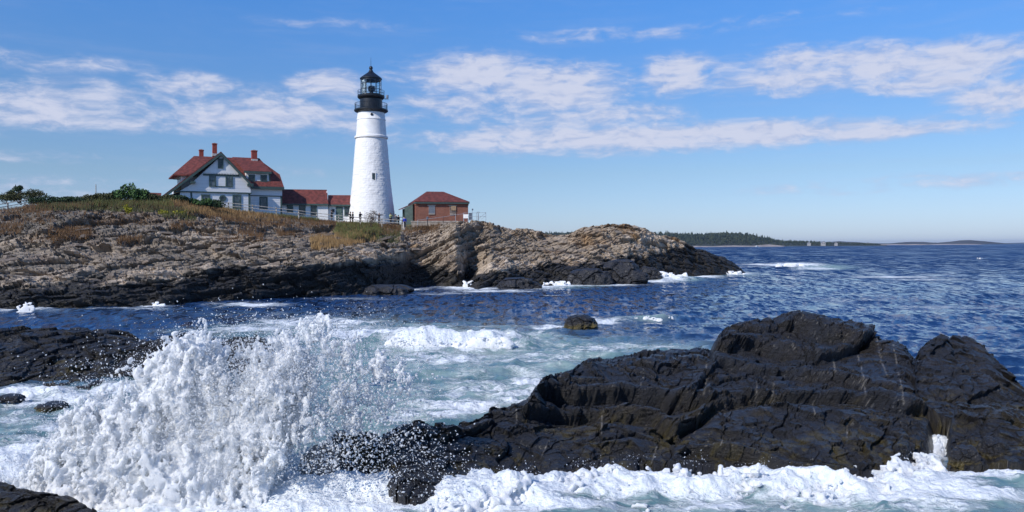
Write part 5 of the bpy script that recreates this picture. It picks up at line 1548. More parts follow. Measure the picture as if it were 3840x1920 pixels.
def S(px, py, Y): return W(px, py, Y)


# left stretch on the crest
pl = [(-60, 808, 97), (29, 792, 99), (140, 771, 101), (250, 770, 103.5), (360, 768, 106), (470, 768, 108), (560, 768, 110)]
pts = [S(x, y, Y) for x, y, Y in pl]
rail_fence(pts, 'three rail fence climbing to the brush at the far left of the hill', post=1.12, rails=(1.0, .62, .24), group='rail fences along the crest')
pl = [(770, 778, 113), (857, 787, 114.5), (947, 796, 115.5), (1036, 806, 116.5), (1120, 815, 117.5), (1188, 824, 118.5), (1270, 833, 119.5), (1351, 841, 120.5), (1432, 846, 121), (1508, 851, 121.5)]
pts2 = [S(x, y, Y) for x, y, Y in pl]
rail_fence(pts2, 'weathered rail fence sloping down past the house to the lighthouse foot', rails=(1.0, .58), post=1.12, group='rail fences along the crest')
# end post pair
ep = props(empty('fence_gatepost', tuple(S(1514, 858, 121))), 'tall pale post ending the fence before the brick building', 'post')
MB().box(-.09, -.01, -.05, .05, -.4, 1.75).build('post_plank', M_SIGN, ep); MB().box(.06, .14, -.05, .05, -.4, 1.75).build('post_plank', M_SIGN, ep)
# plain pole behind the brush
po = props(MB().tube((0, 0, -1), (0, 0, 2.2), .06).build('wooden_pole', M_POST), 'thin bare pole standing up out of the brush', 'pole'); po.location = S(360, 752, 108)
# short railing between tower and shed
pts = [S(x, y, Y) for x, y, Y in ((1498, 838, 126), (1505, 838, 126), (1512, 838, 126.5))]
rail_fence([S(1496, 838, 126), S(1513, 838, 126.6)], 'short dark green barrier between the lighthouse and the shed', rails=(1.0, .5, .1), post=1.1, mats=(M_GREEN, M_GREEN), name='barrier', cat='barrier')
# mesh fence on thin posts in front of the brick wall
ft = []
for x, y in ((1566, 850), (1662, 838), (1708, 830), (1739, 826), (1753, 826)): ft.append(S(x, y, 121))
rail_fence(ft[:2] + ft[1:4], 'thin steel railing in front of the brick wall', rails=(1.0,), post=1.0, pr=.03, rail_r=.022, mats=(M_STEEL, M_STEEL), name='steel_railing', cat='railing', group=None)
ft = [S(1738, 824, 119), S(1787, 823, 119), S(1822, 822, 119)]
o = rail_fence(ft, 'braced steel railing at the cliff edge right of the brick building', rails=(1.0, .45), post=1.05, pr=.03, rail_r=.025, mats=(M_STEEL, M_STEEL), name='steel_railing', cat='railing')
b0 = Vector(ft[0]); a_ = Vector(ft[1]) - b0; b_ = Vector(ft[2]) - b0
MB().tube(a_ + Vector((.2, 0, .05)), b_ + Vector((0, 0, .95)), .025, n=4).build('brace', M_STEEL, o)
MB().tube(a_ + Vector((.7, 0, .05)), b_ + Vector((0, 0, .5)), .02, n=4).build('brace', M_STEEL, o)
# signboard, cabinet, lamp, instrument post
sg = props(empty('signboard', tuple(S(1746.5, 826, 118.8))), 'blank white board on the railing at the right end of the brick building', 'sign')
MB().box(-.36, .36, -.02, .02, .3, .9).build('board', M_SIGN, sg); MB().box(-.36, -.31, .03, .07, -.3, .9).box(.31, .36, .03, .07, -.3, .9).build('leg', M_STEEL, sg)
cb_ = props(empty('equipment_cabinet', tuple(S(1764, 826, 120))), 'dark grey cabinet on a small platform beside the brick building', 'cabinet')
MB().box(-.22, .22, -.2, .2, .12, 1.02).box(-.30, .26, -.24, .24, 1.02, 1.08).build('cabinet_body', M_BOX, cb_); MB().box(-.4, .5, -.3, .3, .0, .1).build('platform', M_STEEL, cb_)
lp = props(empty('lamp_post', tuple(S(1771, 826, 120.2))), 'slim lamp post with a small round head over the cabinet', 'lamp')
MB().tube((0, 0, 0), (0, 0, 1.55), .035).build('pole', M_STEEL, lp); MB().lathe([(.05, 1.5), (.12, 1.55), (.12, 1.72), (.05, 1.78)], 10, cx=.05).build('lamp_head', M_BOX, lp, True)
ip = props(empty('instrument_post', tuple(S(1793.5, 826, 119.5))), 'grey post carrying a small forked instrument', 'post')
MB().tube((0, 0, 0), (0, 0, 1.0), .09, .07).build('pole', M_STEEL, ip)
MB().box(-.2, .2, -.03, .03, 1.22, 1.27).tube((-.15, 0, 1.22), (-.04, 0, 1.0), .025).tube((.15, 0, 1.22), (.04, 0, 1.0), .025).build('fork', M_BOX, ip)
tv = props(empty('coin_viewer', tuple(S(1603, 847, 121.5))), 'binocular viewer on a pillar in front of the brick wall', 'viewer')
MB().tube((0, 0, 0), (0, 0, .95), .07, .05, 8).build('pedestal', M_BLACK, tv)
vh = MB().lathe([(.10, .95), (.17, 1.05), (.19, 1.2), (.15, 1.34), (.06, 1.42)], 12).build('viewer_head', M_BOX, tv, True)
MB().tube((-.06, -.2, 1.25), (-.06, .2, 1.22), .05, .06, 8).tube((.06, -.2, 1.25), (.06, .2, 1.22), .05, .06, 8).build('barrel', M_BLACK, vh)


# ================================================================== PEOPLE
SKIN = simple('skin', (.42, .25, .18), .6, .05)
CLOTH = {}
def cloth(col):
    if col not in CLOTH: CLOTH[col] = simple('cloth', col, .85, .1, 8)
    return CLOTH[col]


def skin_obj(name, joints, edges, radii, mat, parent, sub=1):
    me = bpy.data.meshes.new(name); me.from_pydata([tuple(j) for j in joints], edges, []); me.update()
    o = link(name, me, mat, parent)
    m = o.modifiers.new('skin', 'SKIN'); m.use_smooth_shade = True
    me.skin_vertices.new() if not me.skin_vertices else None
    for i, r_ in enumerate(radii): me.skin_vertices[0].data[i].radius = (r_, r_)
    me.skin_vertices[0].data[0].use_root = True
    s_ = o.modifiers.new('sub', 'SUBSURF'); s_.levels = sub; s_.render_levels = sub
    return o


def person(px, py_feet, py_head, Y, face, label, jacket, trousers, hair=(.03, .02, .015), armL=None, armR=None, extra=None):
    base = S(px, py_feet, Y); H = (py_feet - py_head) * Y / F
    H = min(max(H, 1.15), 1.85)
    o = props(empty('person', tuple(base), face), label, 'person')
    k = H
    J = dict(pel=(0, 0, .53), sp=(0, .005, .66), ch=(0, 0, .77), nk=(0, -.005, .845), hd=(0, -.01, .915), top=(0, -.005, .975),
             hl=(-.05, 0, .51), kl=(-.055, -.015, .28), al=(-.06, .01, .045), tl=(-.065, -.09, .02), hr=(.05, 0, .51), kr=(.055, -.01, .28), ar=(.065, .01, .045), tr_=(.07, -.09, .02),
             sl=(-.105, 0, .80), sr=(.105, 0, .80))
    aL = armL or ((-.13, -.01, .65), (-.12, -.05, .51)); aR = armR or ((.13, -.01, .65), (.12, -.05, .51))
    J['el'], J['wl'] = aL; J['er'], J['wr'] = aR
    def ext(a, b, f=.045):
        v = np.array(b) - np.array(a); v = v / np.linalg.norm(v); return tuple(np.array(b) + v * f)
    J['fl'] = ext(J['el'], J['wl']); J['fr'] = ext(J['er'], J['wr'])
    names = ['pel', 'sp', 'ch', 'nk', 'hd', 'top', 'hl', 'kl', 'al', 'tl', 'hr', 'kr', 'ar', 'tr_', 'sl', 'el', 'wl', 'fl', 'sr', 'er', 'wr', 'fr']
    rad = [.075, .07, .082, .033, .058, .036, .05, .034, .024, .02, .05, .034, .024, .02, .04, .026, .018, .016, .04, .026, .018, .016]
    E_ = [('pel', 'sp'), ('sp', 'ch'), ('ch', 'nk'), ('nk', 'hd'), ('hd', 'top'), ('pel', 'hl'), ('hl', 'kl'), ('kl', 'al'), ('al', 'tl'), ('pel', 'hr'), ('hr', 'kr'), ('kr', 'ar'), ('ar', 'tr_'),
          ('ch', 'sl'), ('sl', 'el'), ('el', 'wl'), ('wl', 'fl'), ('ch', 'sr'), ('sr', 'er'), ('er', 'wr'), ('wr', 'fr')]
    def mk(nm, keep, mat, grow):
        idx = {n_: i for i, n_ in enumerate(keep)}
        return skin_obj(nm, [np.array(J[n_]) * k for n_ in keep], [(idx[a_], idx[b_]) for a_, b_ in E_ if a_ in idx and b_ in idx], [(rad[names.index(n_)] + grow) * k for n_ in keep], mat, o)
    mk('body', names, SKIN, 0)
    mk('jacket', ['pel', 'sp', 'ch', 'sl', 'el', 'wl', 'sr', 'er', 'wr'], cloth(jacket), .014)
    mk('trousers', ['pel', 'hl', 'kl', 'al', 'hr', 'kr', 'ar'], cloth(trousers), .012)
    hv = MB().lathe([(.05 * k, .90 * k), (.066 * k, .93 * k), (.06 * k, .97 * k), (.03 * k, 1.0 * k)], 12, cy=.012 * k).build('hair', cloth(hair), o, True)
    if extra: extra(o, k)
    return o


def camera_prop(o, k):
    MB().box(-.13 * k, -.02 * k, -.26 * k, -.12 * k, .80 * k, .87 * k).tube((-.07 * k, -.36 * k, .83 * k), (-.07 * k, -.26 * k, .83 * k), .035 * k, n=8).build('camera', M_BLACK, o)
def hold(o, k):
    MB().box(-.03 * k, .03 * k, -.20 * k, -.19 * k, .74 * k, .80 * k).build('phone', M_BLACK, o)
def backpack(o, k):
    MB().box(-.09 * k, .09 * k, .06 * k, .15 * k, .60 * k, .80 * k).build('backpack', cloth((.05, .05, .06)), o)
up2 = ((-.13, -.08, .70), (-.05, -.18, .78)), ((.13, -.08, .70), (.05, -.18, .78))
person(1244, 832, 787, 122.5, R(100), 'person in dark clothes before the black plaque holding a phone', (.012, .013, .018), (.015, .015, .018), armL=up2[0], armR=up2[1], extra=hold)
person(1314, 838, 789, 123, R(-75), 'person in black photographing with a big camera by the wing window', (.012, .012, .014), (.012, .012, .014), armL=((-.15, -.1, .74), (-.06, -.16, .83)), armR=((.16, -.08, .74), (.06, -.15, .84)), extra=camera_prop)
person(1323, 838, 793, 124, R(-60), 'person in dark coat close behind the photographer', (.018, .018, .022), (.02, .02, .025))
person(1351, 838, 794, 123, R(60), 'slim person in dark jacket raising one hand at the fence', (.015, .014, .016), (.02, .02, .024), armR=((.12, -.08, .70), (.06, -.16, .80)))
person(1422, 841, 795, 123.5, 0, 'person with both arms stretched wide against the white lighthouse', (.018, .018, .024), (.02, .02, .026), hair=(.55, .53, .5), armL=((-.24, 0, .82), (-.38, -.01, .87)), armR=((.24, 0, .79), (.37, -.01, .80)))
person(1465, 842, 797, 123.5, R(50), 'person in pale yellow-green jacket and dark trousers beside the lighthouse', (.42, .46, .20), (.02, .02, .022), armL=up2[0], armR=up2[1], extra=hold)
person(1484, 846, 803, 122.5, R(20), 'person in black and white clothes at the right edge of the lighthouse', (.10, .10, .11), (.012, .012, .014), extra=backpack)
person(1494, 846, 806, 123, R(-20), 'person in black standing between the lighthouse and the barrier', (.014, .014, .018), (.014, .014, .016))
person(1518, 856, 812, 120.4, R(30), 'person in bright blue jacket at the pale fence end', (.02, .05, .42), (.06, .055, .07))

# ================================================================== BURSTING WAVE
M_FOAM, t, b = material('white_water')
g = t.node('ShaderNodeNewGeometry').outputs['Position']
t.put(b.inputs['Base Color'], t.mix(t.smooth(t.noise(g, 1.6, 5, .6), .3, .75), (.93, .95, .965, 1), (.985, .985, .98, 1)))
b.inputs['Roughness'].default_value = .55
b.inputs['Specular IOR Level'].default_value = .35
b.inputs['Subsurface Weight'].default_value = 1.0; b.inputs['Subsurface Radius'].default_value = (1, 1, 1); b.inputs['Subsurface Scale'].default_value = .10
bn = t.node('ShaderNodeBump'); bn.inputs['Distance'].default_value = .05
t.put(bn.inputs['Height'], t.noise(g, 16.0, 6, .68)); t.l.new(bn.outputs[0], b.inputs['Normal'])
# thin water lets the light through
tl = t.node('ShaderNodeBsdfTranslucent'); tl.inputs['Color'].default_value = (.86, .92, .95, 1)
mx = t.node('ShaderNodeMixShader'); mx.inputs[0].default_value = .15
t.l.new(b.outputs[0], mx.inputs[1]); t.l.new(tl.outputs[0], mx.inputs[2])
t.l.new(mx.outputs[0], t.n['Material Output'].inputs['Surface'])


def lattice(shape, cell, seed):
    """smooth random field on a box of voxels, one random value every `cell` voxels"""
    r = np.random.default_rng(seed)
    n = [int(math.ceil(s_ / c_)) + 3 for s_, c_ in zip(shape, cell)]
    f = r.normal(size=n).astype(np.float32)
    for ax in range(3):
        x = np.arange(shape[ax]) / cell[ax] + r.uniform(0, .99)
        i = np.floor(x).astype(int); t_ = (x - i).astype(np.float32)
        w0 = (1 - t_) ** 3 / 6; w1 = (3 * t_ ** 3 - 6 * t_ ** 2 + 4) / 6; w2 = (-3 * t_ ** 3 + 3 * t_ ** 2 + 3 * t_ + 1) / 6; w3 = t_ ** 3 / 6
        i = np.clip(i, 0, f.shape[ax] - 4)
        sh = [1, 1, 1]; sh[ax] = -1
        f = sum(np.take(f, i + k, axis=ax) * w_.reshape(sh).astype(np.float32) for k, w_ in enumerate((w0, w1, w2, w3)))
    return f / max(f.std(), 1e-6)


def volume_mesh(D_, origin, vox, iso=0.0, adapt=.15):
    gr = vdb.FloatGrid(5.0)
    gr.copyFromArray(np.ascontiguousarray(-D_, np.float32))
    p, tr_, q = gr.convertToPolygons(isovalue=-iso, adaptivity=adapt)
    return p * vox + np.array(origin), tr_, q


def splash_mesh():
    vox = .021
    x0, x1, y0, y1, z0, z1 = -10.6, -1.9, 15.0, 17.6, -.35, 3.75
    nx, ny, nz = int((x1 - x0) / vox), int((y1 - y0) / vox), int((z1 - z0) / vox)
    xs = x0 + np.arange(nx) * vox; ys = y0 + np.arange(ny) * vox; zs = z0 + np.arange(nz) * vox
    YC = 16.3
    # outline of the burst, display px at the distance YC
    out = [(20, 1290), (55, 1240), (120, 1165), (180, 1082), (240, 1025), (300, 985), (380, 950), (448, 925), (475, 915), (530, 902), (560, 918), (600, 914), (640, 905), (700, 894), (745, 884), (790, 854), (850, 858), (900, 878), (960, 893), (1005, 922), (1040, 970), (1060, 1300)]
    lowb = [(20, 1400), (560, 1400), (640, 1330), (700, 1215), (725, 1110), (780, 1010), (860, 985), (960, 965), (1005, 930), (1060, 900)]
    def zx(tab, xs_):
        ux = (xs_ / YC) * F; ux = (ux + 1920) / 1.4907
        yy = np.interp(ux, [p[0] for p in tab], [p[1] for p in tab])
        return np.array([W(a * 1.4907, b_ * 1.4907, YC)[2] for a, b_ in zip(ux, yy)]), ux
    top, ux = zx(out, xs); bot, _ = zx(lowb, xs)
    zt = top[:, None, None]; zb = bot[:, None, None]
    Zg = zs[None, None, :]; Yg = ys[None, :, None]
    # fan leaning back with height
    yc = YC - .35 + .16 * np.clip(Zg, 0, 4)
    hgt = np.clip(Zg / np.maximum(zt, .4), 0, 1.2)
    half = .95 * (1 - .62 * hgt) * np.interp(ux, [20, 120, 500, 720, 800, 1040], [.35, .7, 1.0, .8, .42, .25])[:, None, None]
    ey = half - np.abs(Yg - yc)
    ez = np.minimum(zt - Zg, Zg - zb + .15)
    E = np.minimum(ey, ez * .8).astype(np.float32)
    sh = (nx, ny, nz)
    n1 = lattice(sh, (30, 25, 34), 1)      # ~.7 m lobes
    n2 = lattice(sh, (11, 10, 16), 2)
    n3 = lattice(sh, (4.2, 4.2, 8.5), 3)
    n4 = lattice(sh, (2.2, 2.2, 3.6), 4)
    # webs and strings of water near the edge
    w1 = 1 - np.abs(lattice(sh, (6, 6, 15), 5)) * 1.5
    edge = np.exp(-np.clip(E, 0, 2) / .16) + 0
    solid = np.interp(ux, [20, 560, 700, 790, 1040], [1.0, 1.0, .85, .35, .15])[:, None, None].astype(np.float32)
    n5 = lattice(sh, (1.7, 1.7, 1.8), 6)
    E = E + .10 * n1 + .07 * n2
    edge = np.exp(-np.clip(E, 0, 2) / .13)
    Dn = E / .30 * (.55 + .65 * solid) + .16 * n1 + (.06 + .16 * edge) * n2 + (.09 + .30 * edge) * n3 + (.16 + .26 * edge) * n4 + (.20 + .08 * edge) * n5 + .30 * w1 * edge - .30 - (1 - solid) * .55
    # fewer holes deep in the foot of the burst
    Dn += solid * .7 * np.clip(1 - Zg / 1.7, 0, 1)
    Dn = np.minimum(Dn, (E + .34) * 9)
    for ax in range(3):
        sl = [slice(None)] * 3; sl[ax] = 0; Dn[tuple(sl)] = -3; sl[ax] = -1; Dn[tuple(sl)] = -3
    return volume_mesh(Dn, (x0, y0, z0), vox, 0.0, .2)


p, t3_, q4_ = splash_mesh()
me = fast_mesh('wave_spray', p, Q=q4_ if len(q4_) else None, T=t3_ if len(t3_) else None, smooth=True); me.materials.append(M_FOAM)
props(link('wave_spray', me), 'huge burst of white spray thrown up by a breaking wave', 'spray', kind='stuff')
print('SPLASH', len(p), len(q4_), len(t3_))

# fine mist hanging in and around the burst
def mist_mesh():
    vox = .11
    x0, x1, y0, y1, z0, z1 = -10.4, -2.2, 15.2, 17.8, -.1, 3.6
    nx, ny, nz = int((x1 - x0) / vox), int((y1 - y0) / vox), int((z1 - z0) / vox)
    xs = x0 + np.arange(nx) * vox; ys = y0 + np.arange(ny) * vox; zs = z0 + np.arange(nz) * vox
    ux = (xs / 16.3 * F + 1920) / 1.4907
    top = np.interp(ux, [40, 180, 300, 480, 800, 900, 1000, 1050], [.3, 1.1, 1.75, 2.5, 2.6, -1, -1, -1])[:, None, None]
    yc = 16.1 + .16 * zs[None, None, :]
    E = np.minimum(.75 - np.abs(ys[None, :, None] - yc), (top - zs[None, None, :]) * .8)
    E = E + .12 * lattice((nx, ny, nz), (5, 5, 5), 61)
    for ax in range(3):
        sl = [slice(None)] * 3; sl[ax] = 0; E[tuple(sl)] = -1; sl[ax] = -1; E[tuple(sl)] = -1
    return volume_mesh(E, (x0, y0, z0), vox, 0.0, .3)


p, t3_, q4_ = mist_mesh()
mm_ = bpy.data.materials.new('spray_mist'); mm_.use_nodes = True
t = NT(mm_.node_tree); t.n.clear()
pv = t.node('ShaderNodeVolumePrincipled'); pv.inputs['Color'].default_value = (.97, .98, 1, 1); pv.inputs['Density'].default_value = .12; pv.inputs['Anisotropy'].default_value = .2
mo = t.node('ShaderNodeOutputMaterial'); t.l.new(pv.outputs[0], mo.inputs['Volume'])
me = fast_mesh('spray_mist', p, Q=q4_ if len(q4_) else None, T=t3_ if len(t3_) else None, smooth=True); me.materials.append(mm_)
props(link('spray_mist', me), 'thin white mist hanging in the bursting wave', 'mist', kind='stuff')

# flying drops
ico = [(0, 0, 1), (.894, 0, .447), (.276, .851, .447), (-.724, .526, .447), (-.724, -.526, .447), (.276, -.851, .447), (.724, .526, -.447), (-.276, .851, -.447), (-.894, 0, -.447), (-.276, -.851, -.447), (.724, -.526, -.447), (0, 0, -1)]
icf = [(0, 1, 2), (0, 2, 3), (0, 3, 4), (0, 4, 5), (0, 5, 1), (1, 6, 2), (2, 7, 3), (3, 8, 4), (4, 9, 5), (5, 10, 1), (2, 6, 7), (3, 7, 8), (4, 8, 9), (5, 9, 10), (1, 10, 6), (11, 7, 6), (11, 8, 7), (11, 9, 8), (11, 10, 9), (11, 6, 10)]


def drops(name, P, rad, seed, label):
    r = np.random.default_rng(seed); n = len(P)
    I = np.array(ico); S_ = rad[:, None, None] * I[None]
    S_ = S_ * (1 + .35 * r.uniform(-1, 1, (n, 12, 1)))
    st = np.abs(r.normal(0, .5, n)) + 1; a = r.uniform(0, np.pi, n)
    S_[..., 2] *= st[:, None]
    ca, sa = np.cos(a)[:, None], np.sin(a)[:, None]
    X_, Z_ = S_[..., 0] * ca - S_[..., 2] * sa, S_[..., 0] * sa + S_[..., 2] * ca
    S_[..., 0], S_[..., 2] = X_, Z_
    V = (P[:, None, :] + S_).reshape(-1, 3)
    T = (np.array(icf)[None] + (np.arange(n) * 12)[:, None, None]).reshape(-1, 3)
    me = fast_mesh(name, V, T=T, smooth=True); me.materials.append(M_FOAM)
    return props(link(name, me), label, 'spray', kind='stuff')


r = np.random.default_rng(17)
PD, RD = [], []
def spot(cx, cy, sx, sy, n, Yc, sY, r0, r1, pw=2.5):
    x = r.normal(cx, sx, n); y = r.normal(cy, sy, n); Y = r.normal(Yc, sY, n)
    for a_, b_, c_ in zip(x, y, Y): PD.append(WD(a_, b_, c_))
    RD.append(r0 + (r1 - r0) * r.uniform(0, 1, n) ** pw)
spot(880, 1000, 90, 60, 2600, 16.3, .5, .005, .026); spot(830, 1110, 70, 50, 1200, 16.0, .4, .005, .026); spot(960, 1110, 80, 55, 1300, 16.0, .4, .004, .020)
spot(1050, 1160, 70, 50, 420, 15.6, .4, .004, .016); spot(1000, 980, 50, 60, 900, 16.4, .4, .004, .02); spot(780, 1190, 60, 40, 650, 15.7, .3, .005, .022)
spot(600, 880, 130, 34, 2600, 16.4, .4, .003, .010); spot(850, 880, 110, 45, 2600, 16.4, .4, .003, .010); spot(330, 985, 110, 45, 1800, 16.2, .3, .003, .009); spot(160, 1110, 60, 60, 1200, 16.0, .3, .003, .009)
spot(700, 860, 90, 32, 400, 16.6, .4, .004, .016); spot(880, 850, 90, 34, 700, 16.6, .4, .004, .016); spot(520, 880, 60, 40, 420, 16.5, .4, .004, .018); spot(640, 800, 130, 30, 90, 16.6, .4, .005, .014)
spot(380, 930, 60, 30, 260, 16.4, .3, .004, .014); spot(250, 1010, 50, 40, 260, 16.2, .3, .004, .015); spot(150, 1110, 40, 50, 300, 16, .3, .004, .015); spot(80, 1200, 40, 40, 300, 15.6, .3, .004, .014); spot(940, 1210, 160, 40, 900, 15.2, .3, .004, .016)
spot(440, 900, 30, 30, 200, 16.4, .3, .004, .013); spot(1180, 1190, 120, 30, 160, 15.7, .2, .004, .012)
for (ax_, ay_, aY_) in [(1085, 1240, 15.1), (1200, 1206, 15.7), (1330, 1178, 16.2), (1460, 1156, 16.6), (1600, 1144, 16.9), (1750, 1148, 16.8), (1900, 1160, 16.7), (2040, 1172, 16.6), (2290, 1140, 17.6)]:
    spot(ax_ + 20 * math.sin(ax_), ay_ + 10, 28, 9, int(35 + 45 * abs(math.sin(ax_ * 3.1))), aY_, .15, .003, .012)
# fine froth over the whole face of the burst
for cx_, cy_, sx_, sy_, n_ in ((420, 1100, 150, 90, 9000), (620, 980, 120, 80, 7000), (250, 1180, 110, 60, 4000), (540, 1180, 90, 60, 3500), (780, 900, 110, 50, 3500)):
    spot(cx_, cy_, sx_, sy_, n_, 15.6, .45, .004, .016)
drops('spray_drops', np.array(PD), np.concatenate(RD), 18, 'thousands of white water drops flying off the bursting wave')


# ragged crest of the surge along the ledge
def surge_mesh():
    vox = .03
    path = [(1085, 1262, 15.1), (1200, 1228, 15.7), (1330, 1200, 16.2), (1460, 1178, 16.6), (1600, 1166, 16.9), (1750, 1168, 16.8), (1900, 1180, 16.7), (2040, 1190, 16.6), (2180, 1188, 16.7), (2270, 1165, 17.3), (2320, 1150, 17.9)]
    W_ = np.array([WD(a, b_, c_) for a, b_, c_ in path])
    x0, x1 = W_[:, 0].min() - .6, W_[:, 0].max() + .5
    y0, y1, z0, z1 = 14.2, 18.3, -.25, .85
    nx, ny, nz = int((x1 - x0) / vox), int((y1 - y0) / vox), int((z1 - z0) / vox)
    xs = x0 + np.arange(nx) * vox; ys = y0 + np.arange(ny) * vox; zs = z0 + np.arange(nz) * vox
    yc = np.interp(xs, W_[:, 0], W_[:, 1])[:, None, None] - .42
    Zg = zs[None, None, :]; Yg = ys[None, :, None]
    h_ = (.17 + .08 * np.sin(xs * 1.7) + .07 * np.sin(xs * 3.9 + 1))[:, None, None]
    r_ = np.abs(Yg - yc) / .55
    E = (h_ * np.exp(-r_ ** 2) - Zg * 1.0).astype(np.float32)
    ends = np.minimum(sstep(0, .8, xs - x0), sstep(0, .6, x1 - xs))[:, None, None]
    sh = (nx, ny, nz)
    Dn = (E - .07) / .15 * 1.0 + .30 * lattice(sh, (11, 11, 10), 21) + .32 * lattice(sh, (5, 5, 5), 22) + .42 * lattice(sh, (2.3, 2.3, 2.3), 23) + .25 * lattice(sh, (1.6, 1.6, 1.6), 24) - 3 * (1 - ends) - 1.2 * sstep(.9, 1.8, r_ + 0 * Zg)
    Dn = np.minimum(Dn, (E + .25) * 12)
    for ax in range(3):
        sl = [slice(None)] * 3; sl[ax] = 0; Dn[tuple(sl)] = -3; sl[ax] = -1; Dn[tuple(sl)] = -3
    return volume_mesh(Dn, (x0, y0, z0), vox, 0.0, .2)


p, t3_, q4_ = surge_mesh()
me = fast_mesh('surge_foam', p, Q=q4_ if len(q4_) else None, T=t3_ if len(t3_) else None, smooth=True); me.materials.append(M_FOAM)
props(link('surge_foam', me), 'ragged white crest of the surge breaking along the black ledge', 'foam', kind='stuff')
print('SURGE', len(p))


def burst(name, cx, cy, w_px, h_px, seed, label, Y=None, vox_px=1.0, dens=-.2, dr=.35):
    """small ragged plume of white water standing on the sea"""
    c = GD(cx, cy) if Y is None else WD(cx, cy, Y)
    k = c[1] / 1983.0; wd_, ht = w_px * k, h_px * k
    vox = max(k * 1.3 * vox_px, .02)
    nx, ny, nz = int(wd_ / vox) + 6, int(wd_ * dr / vox) + 8, int(ht / vox) + 6
    x = (np.arange(nx) - nx / 2) * vox / (wd_ / 2); y = (np.arange(ny) - ny / 2) * vox / (wd_ * dr / 2); z = np.arange(nz) * vox / ht
    E = (1 - z[None, None, :]) * np.exp(-(x[:, None, None] * 1.25) ** 2) * 1.25 - .22 - .5 * np.abs(y[None, :, None]) ** 2
    sh = (nx, ny, nz)
    s_ = max(min(nx / 9, nz / 1.6), 3)
    E = E - 1.2 * sstep(.6, 1.0, np.abs(x))[:, None, None] - .8 * sstep(.6, 1.0, np.abs(y))[None, :, None]
    Dn = E * 2.2 + .5 * lattice(sh, (s_,) * 3, seed) + .45 * lattice(sh, (max(s_ / 2.2, 2.2),) * 3, seed + 1) + .3 * lattice(sh, (2.1,) * 3, seed + 2) + dens
    Dn = np.minimum(Dn, (E + .25) * 6)
    for ax in range(3):
        sl = [slice(None)] * 3; sl[ax] = 0; Dn[tuple(sl)] = -3; sl[ax] = -1; Dn[tuple(sl)] = -3
    p, t3, q4 = volume_mesh(Dn, (c[0] - nx / 2 * vox, c[1] - ny / 2 * vox, c[2] - .1), vox, 0, .2)
    if not len(p): return
    me = fast_mesh(name, p, Q=q4 if len(q4) else None, T=t3 if len(t3) else None, smooth=True); me.materials.append(M_FOAM)
    return props(link(name, me), label, 'foam', kind='stuff')


burst('breaking_foam', 1690, 703, 110, 22, 41, 'white surge piling against the dark foot of the point')
burst('breaking_foam', 1830, 690, 110, 10, 42, 'low white wash beside the weedy rocks at the tip')
burst('breaking_foam', 1432, 712, 44, 34, 43, 'small plume of spray between the black boulders')
burst('breaking_foam', 1400, 718, 100, 14, 44, 'white foam heap between the boulders')
burst('breaking_foam', 1190, 722, 80, 18, 45, 'white foam wedge at the mouth of the cleft')
burst('breaking_foam', 1995, 674, 120, 13, 46, 'curling white breaker out beyond the point', dr=.10, dens=-.3)
burst('breaking_foam', 1130, 880, 460, 36, 47, 'long broken wave crest in mid channel', dens=.0, dr=.09)
burst('breaking_foam', 1640, 806, 150, 16, 48, 'little white breaker right of the lone black rock', dens=-.35)
burst('breaking_foam', 400, 768, 50, 12, 49, 'spray where water drains off the cliff foot')
burst('breaking_foam', 2315, 1165, 56, 38, 50, 'tall lick of foam in the gap between ledge and boulder')
burst('breaking_foam', 790, 850, 110, 60, 51, 'spray plume breaking over the sunken reef', Y=27, dens=-.1)

# runnels of white water on the low ledges
def runnel(name, x, y0, y1, Y0, Y1, w_, seed, label):
    r = np.random.default_rng(seed); o = props(empty(name, tuple(WD(x, y0, Y0))), label, 'cascade')
    b_ = np.array(WD(x, y0, Y0))
    for i in range(16):
        xx = x + r.normal(0, w_)
        pts = [WD(xx + r.normal(0, w_ * .25) * t_, y0 + (y1 - y0) * t_, Y0 + (Y1 - Y0) * t_) - b_ for t_ in np.linspace(0, 1, 6)]
        m_ = MB(); k = Y0 / 1983
        for a_, c_ in zip(pts[:-1], pts[1:]): m_.tube(tuple(a_), tuple(c_), k * r.uniform(.25, .8), k * r.uniform(.25, .8), 4)
        m_.build('water_strand', M_FOAM, o)
    return o
_c = burst('cascade', 2360, 1172, 40, 92, 57, 'narrow white water pouring down the cleft between ledge and right boulders', Y=18.4, dens=-.1, dr=.5)
if _c: _c['category'] = 'cascade'; del _c['kind']
_c = burst('cascade', 64, 785, 66, 30, 52, 'little curtain waterfall draining off the low ledge at far left', dens=-.15, dr=.12)
if _c: _c['category'] = 'cascade'; del _c['kind']



# ================================================================== VEGETATION
def leafmat(name, c0, c1, rough=.7, trans=.0):
    m, t, b = material(name)
    g = t.node('ShaderNodeNewGeometry')
    n = t.noise(g.outputs['Position'], .8, 4, .7)
    ri = t.math('ADD', t.math('MULTIPLY', g.outputs['Random Per Island'], .6), t.math('MULTIPLY', n, .5))
    t.put(b.inputs['Base Color'], t.mix(t.smooth(ri, .2, .85), c0, c1))
    b.inputs['Roughness'].default_value = rough
    b.inputs['Specular IOR Level'].default_value = .25
    return m


